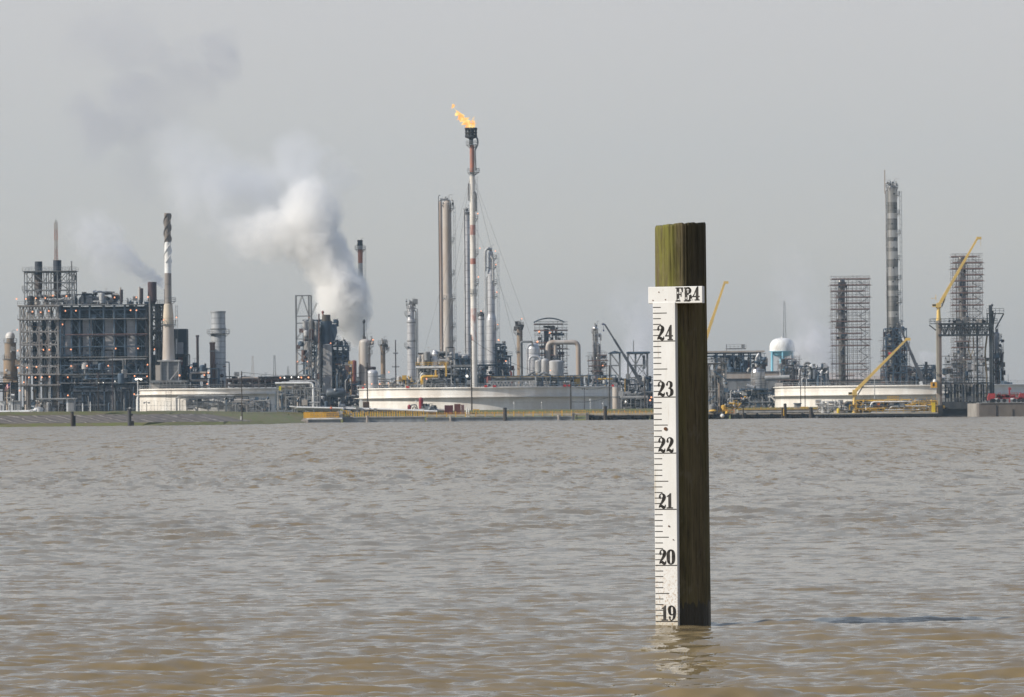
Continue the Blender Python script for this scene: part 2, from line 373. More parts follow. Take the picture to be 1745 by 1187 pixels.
# strokes of each character in a box 1 high: curved strokes (x, y, width), polygons, dots (x, y, r)
GLYPH = {
 '0': (.62, [[(.31,.97,.05),(.13,.82,.15),(.10,.5,.19),(.13,.18,.15),(.31,.03,.05),(.49,.18,.15),(.52,.5,.19),(.49,.82,.15),(.31,.97,.05)]], [], []),
 '1': (.48, [], [[(.14,.0),(.38,.0),(.38,1.0),(.27,1.0),(.14,.84)], [(.0,.0),(.52,.0),(.52,.08),(.0,.08)], [(.02,.80),(.02,.74),(.17,.80),(.17,.90)]], []),
 '2': (.60, [[(.12,.70,.13),(.14,.88,.06),(.30,.965,.05),(.46,.84,.15),(.46,.68,.19),(.32,.44,.13),(.12,.20,.07),(.06,.06,.05)],
             [(.08,.11,.06),(.24,.17,.12),(.40,.08,.14),(.53,.10,.09),(.56,.24,.04)]], [], [(.13,.71,.085)]),
 '3': (.60, [[(.12,.78,.10),(.18,.92,.05),(.30,.965,.05),(.45,.86,.14),(.45,.68,.15),(.34,.55,.06),(.25,.53,.05)],
             [(.25,.53,.05),(.38,.50,.07),(.50,.38,.17),(.49,.17,.17),(.33,.035,.05),(.17,.05,.05),(.10,.2,.10)]], [], [(.12,.77,.08),(.11,.21,.085)]),
 '4': (.62, [], [[(.31,.0),(.54,.0),(.54,1.0),(.44,1.0),(.31,.84)], [(.20,.0),(.64,.0),(.64,.08),(.20,.08)], [(.0,.24),(.64,.24),(.64,.33),(.0,.33)], [(.0,.25),(.09,.25),(.50,.98),(.41,.98)]], []),
 '9': (.60, [[(.30,.97,.05),(.14,.86,.14),(.11,.66,.17),(.16,.46,.13),(.31,.38,.05),(.44,.46,.08),(.47,.66,.10),(.44,.86,.09),(.30,.97,.05)],
             [(.46,.86,.12),(.52,.62,.17),(.48,.25,.14),(.32,.035,.05),(.17,.06,.05),(.12,.2,.10)]], [], [(.13,.21,.085)]),
 'F': (.64, [], [[(.08,.0),(.32,.0),(.32,1.0),(.08,1.0)], [(.0,.0),(.42,.0),(.42,.08),(.0,.08)], [(.0,.92),(.64,.92),(.64,1.0),(.0,1.0)], [(.55,.66),(.64,.66),(.64,.97),(.46,.97)],
              [(.28,.46),(.48,.46),(.48,.55),(.28,.55)], [(.43,.34),(.51,.34),(.51,.68),(.43,.68)]], []),
 'B': (.68, [[(.28,.965,.06),(.44,.94,.10),(.53,.77,.18),(.46,.58,.10),(.28,.525,.06)], [(.28,.525,.06),(.50,.48,.11),(.58,.27,.19),(.48,.07,.11),(.28,.035,.06)]],
       [[(.08,.0),(.31,.0),(.31,1.0),(.08,1.0)], [(.0,.0),(.14,.0),(.14,.08),(.0,.08)], [(.0,.92),(.14,.92),(.14,1.0),(.0,1.0)]], []),
}
def char(mb, org, ch, s, z, h, out=.0006, xs=1.0, holes=None):
    wd, curves, polys, dots = GLYPH[ch]
    lay = [0]
    def put(poly):
        lay[0] += 1
        mb.add([org + es*(s + x*h*xs) + Vector((0,0,z + y*h)) + en*(out + .00012*lay[0]) for x, y in poly], [tuple(range(len(poly)))])
    for c in curves:
        P = spine(c)
        for a, b in zip(P, P[1:]):
            d = np.array([b[0]-a[0], b[1]-a[1]]); l = np.hypot(*d) or 1; nn = np.array([-d[1], d[0]])/l
            wa, wb = max(a[2]*1.45, .07)/2, max(b[2]*1.45, .07)/2; ex = d/l*.012
            put([tuple(a[:2]-nn*wa-ex), tuple(b[:2]-nn*wb+ex), tuple(b[:2]+nn*wb+ex), tuple(a[:2]+nn*wa-ex)])
            lay[0] -= .999
        lay[0] += 1
    for p in polys: put(p)
    for x, y, r in dots: put([(x + r*math.cos(t*math.pi/7), y + r*math.sin(t*math.pi/7)) for t in range(14)])
    return wd*h*xs
bo = Vector((gm.x(1132), gy - .150, 0))
W2 = .0645; zt = gm.z(515)
sb = slab('scale_board', bo, -W2, W2, -.5, zt, .040, PAINT, gauge)
tk = MB()
def mark(s0, s1, z, hh, n=.0007):
    P = lambda s, z_: bo + es*s + Vector((0,0,z_)) + en*n
    tk.add([P(s0, z-hh), P(s1, z-hh), P(s1, z+hh), P(s0, z+hh)], [(0,1,2,3)])
z19 = gm.z(1056.5); ft = .3048
for k in range(-1, 58):
    zz = z19 + k*ft/10
    if zz > zt - .01: break
    L_ = .127 if k % 10 == 0 else (.080 if k % 10 == 5 else .046)
    mark(-W2 + .0015, -W2 + L_, zz + random.uniform(-.0007, .0007), .0028 if k % 10 == 0 else .0024)
tk.build('tick_marks', INK, sb)
for k in range(6):
    nb = MB(); t = str(19+k); h = .083; s = -W2 + .022 + (.012 if t[0] == '1' else 0) + .002*k*0
    for c in t: s += char(nb, bo, c, s, z19 + k*ft + .004, h, xs=.86) + .004
    nb.build('numeral', INK, sb)
# rusty fixings in the scale board
RUST = mat('rust', (.16, .07, .03), .85, 0, (.07, .035, .02), 2, .3, .6)
for (px, py, r) in ((1133, 730, .010), (1137, 895, .0045), (1144, 918, .003)):
    rb = MB(); c = bo + es*((px-1132)/312/math.cos(YAW)) + Vector((0,0,gm.z(py)))
    rb.tube([c - en*.003, c + en*.004], r, 10); rb.build('bolt', RUST, sb)
no = Vector((gm.x(1152.5), gy - .158, 0)) + en*.012
nw = 45.5/312/math.cos(YAW)
nbd = slab('name_board', no, -nw, nw, gm.z(517.5), gm.z(489), .034, PAINT, gauge)
lb = MB(); s = (1153-1152.5)/312/math.cos(YAW); z0 = gm.z(514.5); h = .079
INKW = INK.copy(); INKW.name = 'worn_lettering_paint'
for c, adv in (('F', .049), ('B', .050), ('4', .05)):
    char(lb, no, c, s, z0 + (.004 if c == '4' else 0), h*.97, xs=.86); s += adv - .002
lb.build('lettering', INK, nbd)
for (px, py) in ((1125, 498), (1115, 512), (1136, 511)):
    nl = MB(); c = no + es*((px-1152.5)/312/math.cos(YAW)) + Vector((0,0,gm.z(py))); nl.tube([c - en*.003, c + en*.0015], .0035, 8); nl.build('nail', RUST, nbd)
# peeled flakes of white over the worn letters
fl = MB(); rr = random.Random(5)
for (px, py, a, b2) in ((1187-30, 500, .004, .006), (1174, 495, .010, .003), (1177, 503, .006, .004), (1171, 509, .004, .006), (1180, 511, .007, .003), (1158, 511, .006, .004), (1184, 500, .003, .008), (1167, 499, .005, .003)):
    c = no + es*((px-1152.5)/312/math.cos(YAW)) + Vector((0,0,gm.z(py))) + en*.0032
    fl.add([c + es*(a*math.cos(t)*rr.uniform(.6, 1.2)) + Vector((0,0,b2*math.sin(t)*rr.uniform(.6, 1.2))) for t in [k*math.pi/4 for k in range(8)]], [tuple(range(8))])
fl.build('peeled_patch', PAINT, nbd)
# ------------------------------------------------------------------ plant materials
NAVY  = mat('dark_blue_steel', (.075,.12,.17), .6, 0, (.028,.046,.07), .9, .4, .7)
GREY  = mat('grey_steel', (.26,.27,.275), .6, .1, (.14,.13,.12), .7, .3, .7)
LGREY = mat('light_grey_paint', (.44,.44,.43), .5, 0, (.26,.25,.24), .5, .3, .6)
PANEL = mat('grey_duct_panel', (.42,.42,.43), .6, 0, (.28,.265,.265), .35, .2, .9, 0, 1.6, .8)
ALU   = mat('aluminium_cladding', (.60,.60,.61), .42, .25, (.38,.375,.375), .35, .3, .6, .1, 2.3, .72)
ALUB  = mat('ringed_stack_cladding', (.46,.475,.49), .5, .2, (.22,.23,.24), .4, .15, .7, .1, 1.75, .55)
PALE  = mat('pale_column_paint', (.50,.475,.44), .55, 0, (.36,.29,.23), .22, .18, .8)
BEIGE = mat('beige_brick_stack', (.68,.56,.38), .75, 0, (.50,.44,.36), .14, .35, .8, 0, 4.4, .8)
CONC  = mat('concrete', (.33,.31,.28), .85, 0, (.20,.185,.165), .4, .5, .8)
WHITE = mat('white_tank_paint', (.80,.78,.73), .55, 0, (.60,.55,.48), .22, .35, .9, .25, 2.45, .92)
WHITE2= mat('clean_white_paint', (.80,.80,.78), .5, 0, (.55,.52,.48), .4, .3, .5)
BROWN = mat('weathered_brown_stack', (.25,.215,.18), .8, 0, (.13,.11,.095), .8, .25, .8)
RUSTY = mat('rust_red_stack', (.17,.085,.06), .85, 0, (.09,.055,.045), .6, .2, .9)
RUSTB = mat('orange_rust', (.32,.205,.12), .85, 0, (.24,.20,.155), .5, .2, 1.0)
DRUST = mat('dark_rust', (.050,.030,.030), .8, 0, (.025,.018,.02), .8, .3, .8)
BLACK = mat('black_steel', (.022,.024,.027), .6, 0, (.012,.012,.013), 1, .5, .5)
YELL  = mat('yellow_paint', (.72,.43,.05), .5, 0, (.50,.30,.06), .8, .4, .6)
CRANE = mat('crane_yellow', (.78,.53,.15), .45, 0, (.60,.44,.16), .4, .6, .5)
RED   = mat('red_paint', (.42,.03,.025), .5, 0, (.25,.03,.03), .8, .5, .5)
MAROON= mat('dull_red_paint', (.24,.065,.055), .7, 0, (.15,.05,.045), .8, .4, .7)
WORN  = mat('worn_red_band', (.50,.46,.42), .7, 0, (.34,.10,.06), .45, .35, .95)
BAND  = mat('faded_red_band', (.42,.16,.10), .7, 0, (.30,.15,.11), .6, .5, .8)
PLANK = mat('scaffold_plank', (.24,.135,.11), .8, 0, (.16,.09,.07), 1, 1, .6)
SCAF  = mat('scaffold_tube', (.26,.24,.24), .6, .1, (.10,.08,.07), 1, .3, .6)
CHROME= mat('shiny_cladding', (.62,.61,.60), .28, .8, (.40,.37,.34), .5, .2, .7, .15, 2.1, .6)
FOIL  = mat('dull_scaled_cladding', (.31,.30,.28), .38, .6, (.15,.145,.135), .7, .3, .9, .2, 1.4, .7)
BLUE  = mat('sky_blue_paint', (.22,.50,.62), .5, 0, (.17,.40,.52), .5, .4, .4)
WOOD  = mat('creosote_timber', (.070,.058,.048), .9, 0, (.035,.03,.026), 1.2, .2, .7)
DKNAVY= mat('shaded_navy_cladding', (.016,.028,.045), .7, 0, (.01,.016,.025), .4, .3, .8, 0, 2.4, .7)  # navy darkened: the shade of the interiors is put into this colour
GLOW  = emis('sodium_lamp', (1.0, .40, .19), 1.25); GLOWW = emis('white_lamp', (1.0, .93, .82), 2.6)
GUN   = mat('float_grey_steel', (.28,.31,.34), .55, .1, (.17,.18,.19), .7, .5, .7)
# ------------------------------------------------------------------ plant building blocks
def lamps(parent, m, pts, dy=-1.0, r=.24, em=None):
    for px, py in pts:
        mb = MB(); p = m.p(px, py, dy); mb.ball(p, r*.7, 8, 6); mb.bar(p + Vector((0,.1,.2)), p + Vector((0,1.0,.2)), .08)
        mb.build('lamp', em or GLOW, parent)
def ring_platform(mb, cx, cyy, ri, ro, z, a0=0, a1=360, rail=True, t=.14):
    n = max(3, int((a1-a0)/24)); A = [R(a0 + (a1-a0)*k/n) for k in range(n+1)]
    full = a1-a0 >= 360
    for a, b in zip(A, A[1:]):
        q = [(cx+ri*math.cos(a), cyy+ri*math.sin(a)), (cx+ro*math.cos(a), cyy+ro*math.sin(a)), (cx+ro*math.cos(b), cyy+ro*math.sin(b)), (cx+ri*math.cos(b), cyy+ri*math.sin(b))]
        vs = [(x, y, z-t) for x, y in q] + [(x, y, z) for x, y in q]
        mb.add(vs, [(0,3,2,1),(4,5,6,7),(1,2,6,5),(0,4,7,3),(0,1,5,4),(2,3,7,6)])
        if rail:
            for h in (.55, 1.1): mb.bar((cx+ro*math.cos(a), cyy+ro*math.sin(a), z+h), (cx+ro*math.cos(b), cyy+ro*math.sin(b), z+h), .07)
    if rail:
        for a in A: mb.bar((cx+ro*math.cos(a), cyy+ro*math.sin(a), z), (cx+ro*math.cos(a), cyy+ro*math.sin(a), z+1.12), .07)
        for a in ([] if full else (A[0], A[-1])):
            mb.bar((cx+ri*math.cos(a), cyy+ri*math.sin(a), z+1.1), (cx+ro*math.cos(a), cyy+ro*math.sin(a), z+1.1), .07)
    for a in A[::2]: mb.bar((cx+ri*math.cos(a), cyy+ri*math.sin(a), z-1.1), (cx+ro*.97*math.cos(a), cyy+ro*.97*math.sin(a), z-.1), .09)
def ladder_mb(x, y, z0, z1, nx=1.0):
    mb = MB()
    for s in (-.25, .25): mb.bar((x, y+s, z0), (x, y+s, z1), .07)
    z = z0
    while z < z1: mb.bar((x, y-.25, z), (x, y+.25, z), .05); z += .6
    z = z0 + 2.2
    while z < z1:   # safety cage hoops
        pts = [(x + nx*.65*math.sin(t), y + .45*math.cos(t), z) for t in [math.pi*k/4 for k in range(5)]]
        for a, b in zip(pts, pts[1:]): mb.bar(a, b, .05)
        z += 1.4
    for k in (1, 2, 3): t = math.pi*k/4; mb.bar((x + nx*.65*math.sin(t), y + .45*math.cos(t), z0+2.2), (x + nx*.65*math.sin(t), y + .45*math.cos(t), z1), .045)
    return mb
def davit(mb, x, y, z, h, arm):
    mb.bar((x, y, z), (x, y, z+h), .12)
    mb.tube([(x, y, z+h), (x+arm*.3, y, z+h+abs(arm)*.3), (x+arm, y, z+h+abs(arm)*.2)], .06, 6)
def column(name, label, cat, D, x, segs, mats, group=None, head='dome', plats=(), ladder=None, pipes=(), rings=(), lampsat=(), top=None, base=None, mapc=None, n=24, davits=True):
    """segs: [(y, width px)] downwards; mats: one or per segment; plats: (y, a0, a1, overhang px); pipes: (x, ytop, width px, mat, ybot or None)"""
    yc = (segs[0][0] + min(segs[-1][0], 700))/2
    m = mapc or Map(D, x, yc); cx = m.x(x)
    bz = GZ if base is None else m.z(base)
    t = thing(name, label, cat, (cx, D, bz), group)
    prof = [(w_*m.s/2, m.z(y)) for y, w_ in segs]
    prof = [(r, z) for r, z in prof if z > bz + .05] + [(prof[-1][0], bz)]
    mats = mats if isinstance(mats, (list, tuple)) else [mats]
    if len(mats) == 1:
        mb = MB(); mb.lathe(cx, D, prof[::-1], n)
        if head == 'dome': mb.dome(cx, D, prof[0][0]*.998, prof[0][1]-.01, prof[0][0]*.62, n)
        elif head == 'low': mb.dome(cx, D, prof[0][0]*.998, prof[0][1]-.01, prof[0][0]*.26, n)
        elif head == 'cone': mb.lathe(cx, D, [(prof[0][0], prof[0][1]), (prof[0][0]*.3, prof[0][1]+prof[0][0]*.8)], n)
        elif head == 'open': mb.lathe(cx, D, [(prof[0][0]*1.06, prof[0][1]-.5), (prof[0][0]*1.06, prof[0][1]+.03), (prof[0][0]*.85, prof[0][1]+.04)], n)
        mb.build('shell', mats[0], t)
    else:
        for i in range(len(prof)-1):
            mb = MB(); mb.lathe(cx, D, [prof[i+1], prof[i]], n)
            if i == 0 and head == 'dome': mb.dome(cx, D, prof[0][0]*.998, prof[0][1]-.01, prof[0][0]*.62, n)
            mb.build('shell_section', mats[min(i, len(mats)-1)], t)
    def rad(z):
        for (r0, z0), (r1, z1) in zip(prof, prof[1:]):
            if z1 <= z <= z0: return r0 + (r1-r0)*(z0-z)/max(z0-z1, 1e-6)
        return prof[0][0] if z > prof[0][1] else prof[-1][0]
    for y in rings:
        z = m.z(y); r = rad(z); rb_ = MB(); rb_.lathe(cx, D, [(r, z-.16), (r*1.05+.08, z-.15), (r*1.05+.08, z+.15), (r, z+.16)], n); rb_.build('stiffener_ring', GREY, t)
    for q in plats:
        y, a0, a1, ov = q; z = m.z(y); r = rad(z); mb = MB(); ring_platform(mb, cx, D, r*.98, r + ov*m.s, z, a0, a1); mb.build('platform', GREY, t)
    if ladder:
        sd_, y0 = ladder; z1 = m.z(y0); r = max(rad((z1+bz)/2), rad(bz+1))
        ladder_mb(cx + sd_*(r+.35), D-.5, bz, z1, sd_).build('ladder', GREY, t)
    for (px, yt, wd, mt, yb) in pipes:
        r = wd*m.s/2; xx = m.x(px); zt_ = m.z(yt); zb = GZ if yb is None else m.z(yb); dd = D - .4
        sg = 1 if xx < cx else -1; pm = MB()
        pm.tube([(xx, dd, zb), (xx, dd, zt_-1.5*r-.3), (xx+sg*.25*abs(cx-xx), dd, zt_-.2), (xx + sg*abs(cx-xx)*.95, dd, zt_)], r, 8)
        k = zb + 4
        while k < zt_ - 2: pm.bar((xx, dd, k), (cx, dd, k), .10); k += 6.5
        pm.build('riser_pipe', mt, t)
    if davits and head in ('dome', 'flat') and plats:
        mb = MB(); z = prof[0][1]; r = prof[0][0]; davit(mb, cx + r*.5, D, z + r*.3, 2.0, r*.9); mb.tube([(cx - r*.3, D, z+r*.5), (cx-r*.3, D, z+r*.5+1.4)], .18, 6); mb.tube([(cx + r*.1, D, z+r*.4), (cx+r*.1, D, z+r*.5+1.0)], .3, 6)
        mb.build('top_fittings', GREY, t)
    if lampsat: lamps(t, m, lampsat, -(prof[0][0]+.8))
    return t, m
def rails(mb, x0, x1, y, z, h=1.1, step=2.0, w_=.075):
    n = max(1, int(round(abs(x1-x0)/step)))
    for k in range(n+1): xx = x0 + (x1-x0)*k/n; mb.bar((xx, y, z), (xx, y, z+h), w_)
    for hh in (h*.5, h): mb.bar((x0, y, z+hh), (x1, y, z+hh), w_)
def frame(t, m, xs, ys, dep=10.0, ny=2, cw=.42, bw=.32, mt=None, brace='x', deck=(), rail=True, mtd=None, dy0=0.0, name='frame', seed=1):
    """steel frame: xs photo columns, ys photo levels from the top down, last may be None for the ground"""
    rr = random.Random(seed); mt = mt or GREY
    X = [m.x(v) for v in xs]; Z = [GZ if v is None else m.z(v) for v in ys]; Y = [m.D + dy0 + dep*k/max(ny-1, 1) for k in range(ny)]
    mb = MB()
    for x in X:
        for y in Y: mb.bar((x, y, Z[-1]), (x, y, Z[0]), cw)
    for z in Z[:-1] if ys[-1] is None else Z:
        for y in Y: mb.bar((X[0], y, z), (X[-1], y, z), bw)
        for x in X: mb.bar((x, Y[0], z), (x, Y[-1], z), bw)
    for i in range(len(X)-1):
        for j in range(len(Z)-1):
            for y in (Y[0], Y[-1]):
                a, b = (X[i], y, Z[j]), (X[i+1], y, Z[j+1]); c, d = (X[i+1], y, Z[j]), (X[i], y, Z[j+1])
                kk = brace if brace != 'mix' else rr.choice(['', 'd', 'u', 'k', '', 'x'])
                if kk == 'x': mb.bar(a, b, .18); mb.bar(c, d, .18)
                elif kk == 'd': mb.bar(a, b, .2)
                elif kk == 'u': mb.bar(c, d, .2)
                elif kk == 'k':
                    mid = ((X[i]+X[i+1])/2, y, Z[j]); mb.bar(mid, d, .18); mb.bar(mid, b, .18)
                elif kk == 'o':   # rounded diamond
                    cxx, czz = (X[i]+X[i+1])/2, (Z[j]+Z[j+1])/2; rx, rz = abs(X[i+1]-X[i])*.36, abs(Z[j]-Z[j+1])*.5
                    pts = [(cxx + rx*math.cos(q)*abs(math.cos(q))**.15, y, czz + rz*math.sin(q)) for q in [math.pi*2*v/12 for v in range(13)]]
                    for e, f_ in zip(pts, pts[1:]): mb.bar(e, f_, .26)
    mb.build(name, mt, t)
    if deck:
        for v in deck:
            z = m.z(v); db = MB(); db.box(X[0]-.6, X[-1]+.6, Y[0]-.7, Y[-1]+.7, z+.17, z+.33)
            db.build('deck', mtd or mt, t)
            if rail:
                rb_ = MB(); rails(rb_, X[0]-.6, X[-1]+.6, Y[0]-.65, z+.33); rails(rb_, X[0]-.6, X[-1]+.6, Y[-1]+.65, z+.33)
                rb_.build('railing', mtd or mt, t)
    return X, Y, Z
def scaffold(t, m, x0, x1, y0, y1, dep=6.0, step=10, nx=6, seed=1, planks=None, plank_mat=None, prob=.85):
    rr = random.Random(seed); X0, X1 = m.x(x0), m.x(x1); zt_ = m.z(y0); zb = GZ if y1 is None else m.z(y1)
    mb = MB(); ys = [m.D - dep/2, m.D - dep/2 + 1.3, m.D + dep/2]
    for k in range(nx+1):
        x = X0 + (X1-X0)*k/nx
        for y in ys: mb.bar((x, y, zb), (x, y, zt_ + rr.uniform(-3.0 if k in (0, nx) else -.6, 1.4)), .075)
    z = zt_; st = step*m.s; pk = MB(); i = 0
    while z > zb:
        e0, e1 = X0 + rr.choice((-.9, -.4, 0, 1.2)), X1 + rr.choice((.9, .4, 0, -1.5))
        for y in ys:
            mb.bar((e0, y, z), (e1, y, z), .08); mb.bar((X0-.3, y, z+1.0), (X1+.3, y, z+1.0), .06); mb.bar((X0-.3, y, z+.5), (X1+.3, y, z+.5), .045)
        for x in (X0, X1): mb.bar((x, ys[0], z), (x, ys[-1], z), .08)
        a, b = sorted(rr.sample(range(nx+1), 2)); 
        if b-a < nx*.3 or rr.random() < .35: a, b = 0, nx
        if rr.random() < prob:
            xa, xb = X0 + (X1-X0)*a/nx, X0 + (X1-X0)*b/nx
            pk.box(max(xa-.35, e0), min(xb+.35, e1), ys[0]-.1, ys[0]+1.1, z+.06, z+.06+.2); pk.box(xa, xb, ys[2]-1.0, ys[2]+.1, z+.06, z+.06+.16)
        j = rr.randrange(nx); xa, xb = X0 + (X1-X0)*j/nx, X0 + (X1-X0)*(j+1)/nx
        mb.bar((xa, ys[0], z), (xb, ys[0], z-st), .06)
        z -= st; i += 1
    mb.build('scaffold_tube', SCAF, t)
    o = pk.build('plank_deck', plank_mat or PLANK, t)
def clutter(t, m, x0, x1, y0, y1, dys, n, seed, mats, kinds='phvbe', name='piping', rmin=.08, rmax=.35):
    """process piping: runs, risers, valves, small drums and posts inside a photo-pixel box"""
    rr = random.Random(seed); by = {}
    for _ in range(n):
        mt = rr.choice(mats); mb = by.setdefault(mt.name, (mt, MB()))[1]
        px, py = rr.uniform(x0, x1), rr.uniform(y0, y1); dy = rr.uniform(*dys); k = rr.choice(kinds); r = rr.uniform(rmin, rmax)
        c = m.p(px, py, dy); zb = max(m.z(y1), GZ) if y1 is not None else GZ; L_ = rr.uniform(.12, .5)*(x1-x0)*m.s
        xa = max(m.x(x0), c.x - L_/2); xb = min(m.x(x1), c.x + L_/2)
        if k == 'p':      # riser with an elbow
            h = rr.uniform(.2, .8); mb.tube([(c.x, c.y, zb), (c.x, c.y, c.z-r*1.5), (c.x + r*1.5*rr.choice((-1, 1)), c.y, c.z)], r, 6); 
        elif k == 'h': mb.tube([(xa, c.y, c.z), (xb, c.y, c.z)], r, 6)
        elif k == 'v':
            mb.ball(c, r*1.8, 6, 4); mb.bar((c.x, c.y, c.z), (c.x, c.y, c.z+r*5), .07); mb.bar((c.x-r*1.5, c.y, c.z+r*5), (c.x+r*1.5, c.y, c.z+r*5), .09)
        elif k == 'b': a = rr.uniform(.4, 1.6); mb.box(c.x-a/2, c.x+a/2, c.y, c.y+a, c.z-a*.5, c.z+a*.5)
        elif k == 'e':    # upright drum
            a = rr.uniform(.4, 1.1); h = rr.uniform(1.2, 3.5); mb.lathe(c.x, c.y, [(a, max(c.z-h, zb)), (a, c.z)], 10); mb.dome(c.x, c.y, a, c.z, a*.5, 10, 3)
        elif k == 'f':    # bent frame
            h = c.z; mb.bar((xa, c.y, zb), (xa, c.y, h), .2); mb.bar((xb, c.y, zb), (xb, c.y, h), .2); mb.bar((xa, c.y, h), (xb, c.y, h), .22); mb.bar((xa, c.y, h), ((xa+xb)/2, c.y, max(zb, h-2)), .12)
        elif k == 'u':    # pipe loop
            h = c.z; z2 = max(zb, h - rr.uniform(2, 5)); q = min(1.0, (xb-xa)*.25)
            mb.tube([(xa, c.y, z2), (xa, c.y, h-q), (xa+q*.3, c.y, h-q*.3), (xa+q, c.y, h), (xb-q, c.y, h), (xb-q*.3, c.y, h-q*.3), (xb, c.y, h-q), (xb, c.y, z2)], r, 6)
    for mt, mb in by.values():
        if mb.v: mb.build(name, mt, t)
def hdrum(mb, xa, xb, y, z, r, n=16):
    pts = [(xa - r*.45, y, z), (xa - r*.3, y, z), (xa, y, z), (xb, y, z), (xb + r*.3, y, z), (xb + r*.45, y, z)]
    mb.tube(pts, [r*.15, r*.75, r, r, r*.75, r*.15], n)
def bendpipe(mb, pts, r, n=12, q=None, k=5):
    """pipe through corner points with rounded elbows of radius q"""
    pts = [Vector(p) for p in pts]; q = q or r*1.8; out = [pts[0]]
    for a, b, c in zip(pts, pts[1:], pts[2:]):
        u = (a-b).normalized(); v = (c-b).normalized(); p0 = b + u*q; p2 = b + v*q
        for i in range(k+1):
            s = i/k; out.append(p0*(1-s)**2 + b*2*s*(1-s) + p2*s*s)
    out.append(pts[-1]); mb.tube(out, r, n)
def tank(name, label, D, x0, x1, ytop, ygird, rnd=1, stain=None, stairs=None, mtx=None, overhang=1.1):
    m = Map(D, (x0+x1)/2, ytop+15); cx = m.x((x0+x1)/2); r = (x1-x0)/2*m.s; cyy = D + r
    m2 = Map(cyy, (x0+x1)/2, ytop+15); r = (x1-x0)/2*m2.s; cyy = D + r; cx = m2.x((x0+x1)/2)
    t = thing(name, label, 'storage tank', (cx, cyy, GZ)); z1 = m2.z(ytop); zg = m2.z(ygird); n = 128
    mtx = mtx or WHITE
    mb = MB(); mb.lathe(cx, cyy, [(r, GZ), (r, z1), (r-.25, z1+.01), (r-.3, z1-.9)], n); mb.build('shell', mtx, t)
    rf = MB(); rf.lathe(cx, cyy, [(r-.35, z1-1.4), (r*.5, z1-1.2), (.01, z1-1.0)], 64); rf.build('roof', LGREY, t)
    g = MB(); g.lathe(cx, cyy, [(r, z1-.35), (r+.5, z1-.35), (r+.5, z1-.15), (r, z1-.15)], n); g.build('rim_stiffener', mtx, t)
    g = MB(); g.lathe(cx, cyy, [(r, zg-.12), (r+overhang, zg-.12), (r+overhang, zg+.05), (r, zg+.06)], n); g.build('wind_girder', mtx, t)
    rl = MB(); k = 96
    for i in range(k):
        a, b = math.pi*2*i/k, math.pi*2*(i+1)/k
        if math.sin(a) > .25: continue
        pa, pb = (cx+r*math.cos(a), cyy+r*math.sin(a)), (cx+r*math.cos(b), cyy+r*math.sin(b))
        rl.bar((*pa, z1), (*pa, z1+1.0), .06); rl.bar((*pa, z1+1.0), (*pb, z1+1.0), .06); rl.bar((*pa, z1+.5), (*pb, z1+.5), .05)
    rl.build('railing', LGREY, t)
    if stairs:
        a0, a1 = stairs; sb_ = MB(); pts = [(cx+(r+.5)*math.cos(R(a0+(a1-a0)*k/24)), cyy+(r+.5)*math.sin(R(a0+(a1-a0)*k/24)), GZ+(z1-GZ)*k/24) for k in range(25)]
        for p, q in zip(pts, pts[1:]): sb_.bar(p, q, .3, .22); sb_.bar((p[0],p[1],p[2]+1.1), (q[0],q[1],q[2]+1.1), .07); sb_.bar(p, (p[0],p[1],p[2]+1.1), .06)
        sb_.build('stair', GREY, t)
    return t, m2
def pole(name, label, D, x, ytop, ybot, w_, mt, group=None, arms=(), cat='utility pole', zb=None):
    m = Map(D, x, (ytop+ybot)/2); X = m.x(x); z1 = m.z(ytop); z0 = m.z(ybot) if zb is None else zb
    t = thing(name, label, cat, (X, D, z0), group); r = w_*m.s/2
    mb = MB(); mb.lathe(X, D, [(r*1.15, z0), (r*.8, z1)], 8); mb.build('shaft', mt, t)
    for (y, hw) in arms:
        a = MB(); z = m.z(y); a.box(X-hw*m.s, X+hw*m.s, D-.08-r, D+.08-r, z-.1, z+.1)
        for k in (-.9, -.45, .45, .9): a.bar((X+hw*m.s*k, D-r, z), (X+hw*m.s*k, D-r, z+.35), .14)
        a.build('crossarm', mt, t)
    return t, m
def boom(t, m, p, q, w0, w1, mt, dy=0, name='boom', lattice=False):
    a, b = m.p(p[0], p[1], dy), m.p(q[0], q[1], dy); mb = MB(); d = (b-a); n = 4
    for k in range(n):      # telescoped box sections
        u, v = a + d*(k/n), a + d*((k+1)/n); ww = (w0 + (w1-w0)*k/(n-1))*m.s; mb.bar(u, v, ww, ww*1.05)
    mb.build(name, mt, t); return a, b
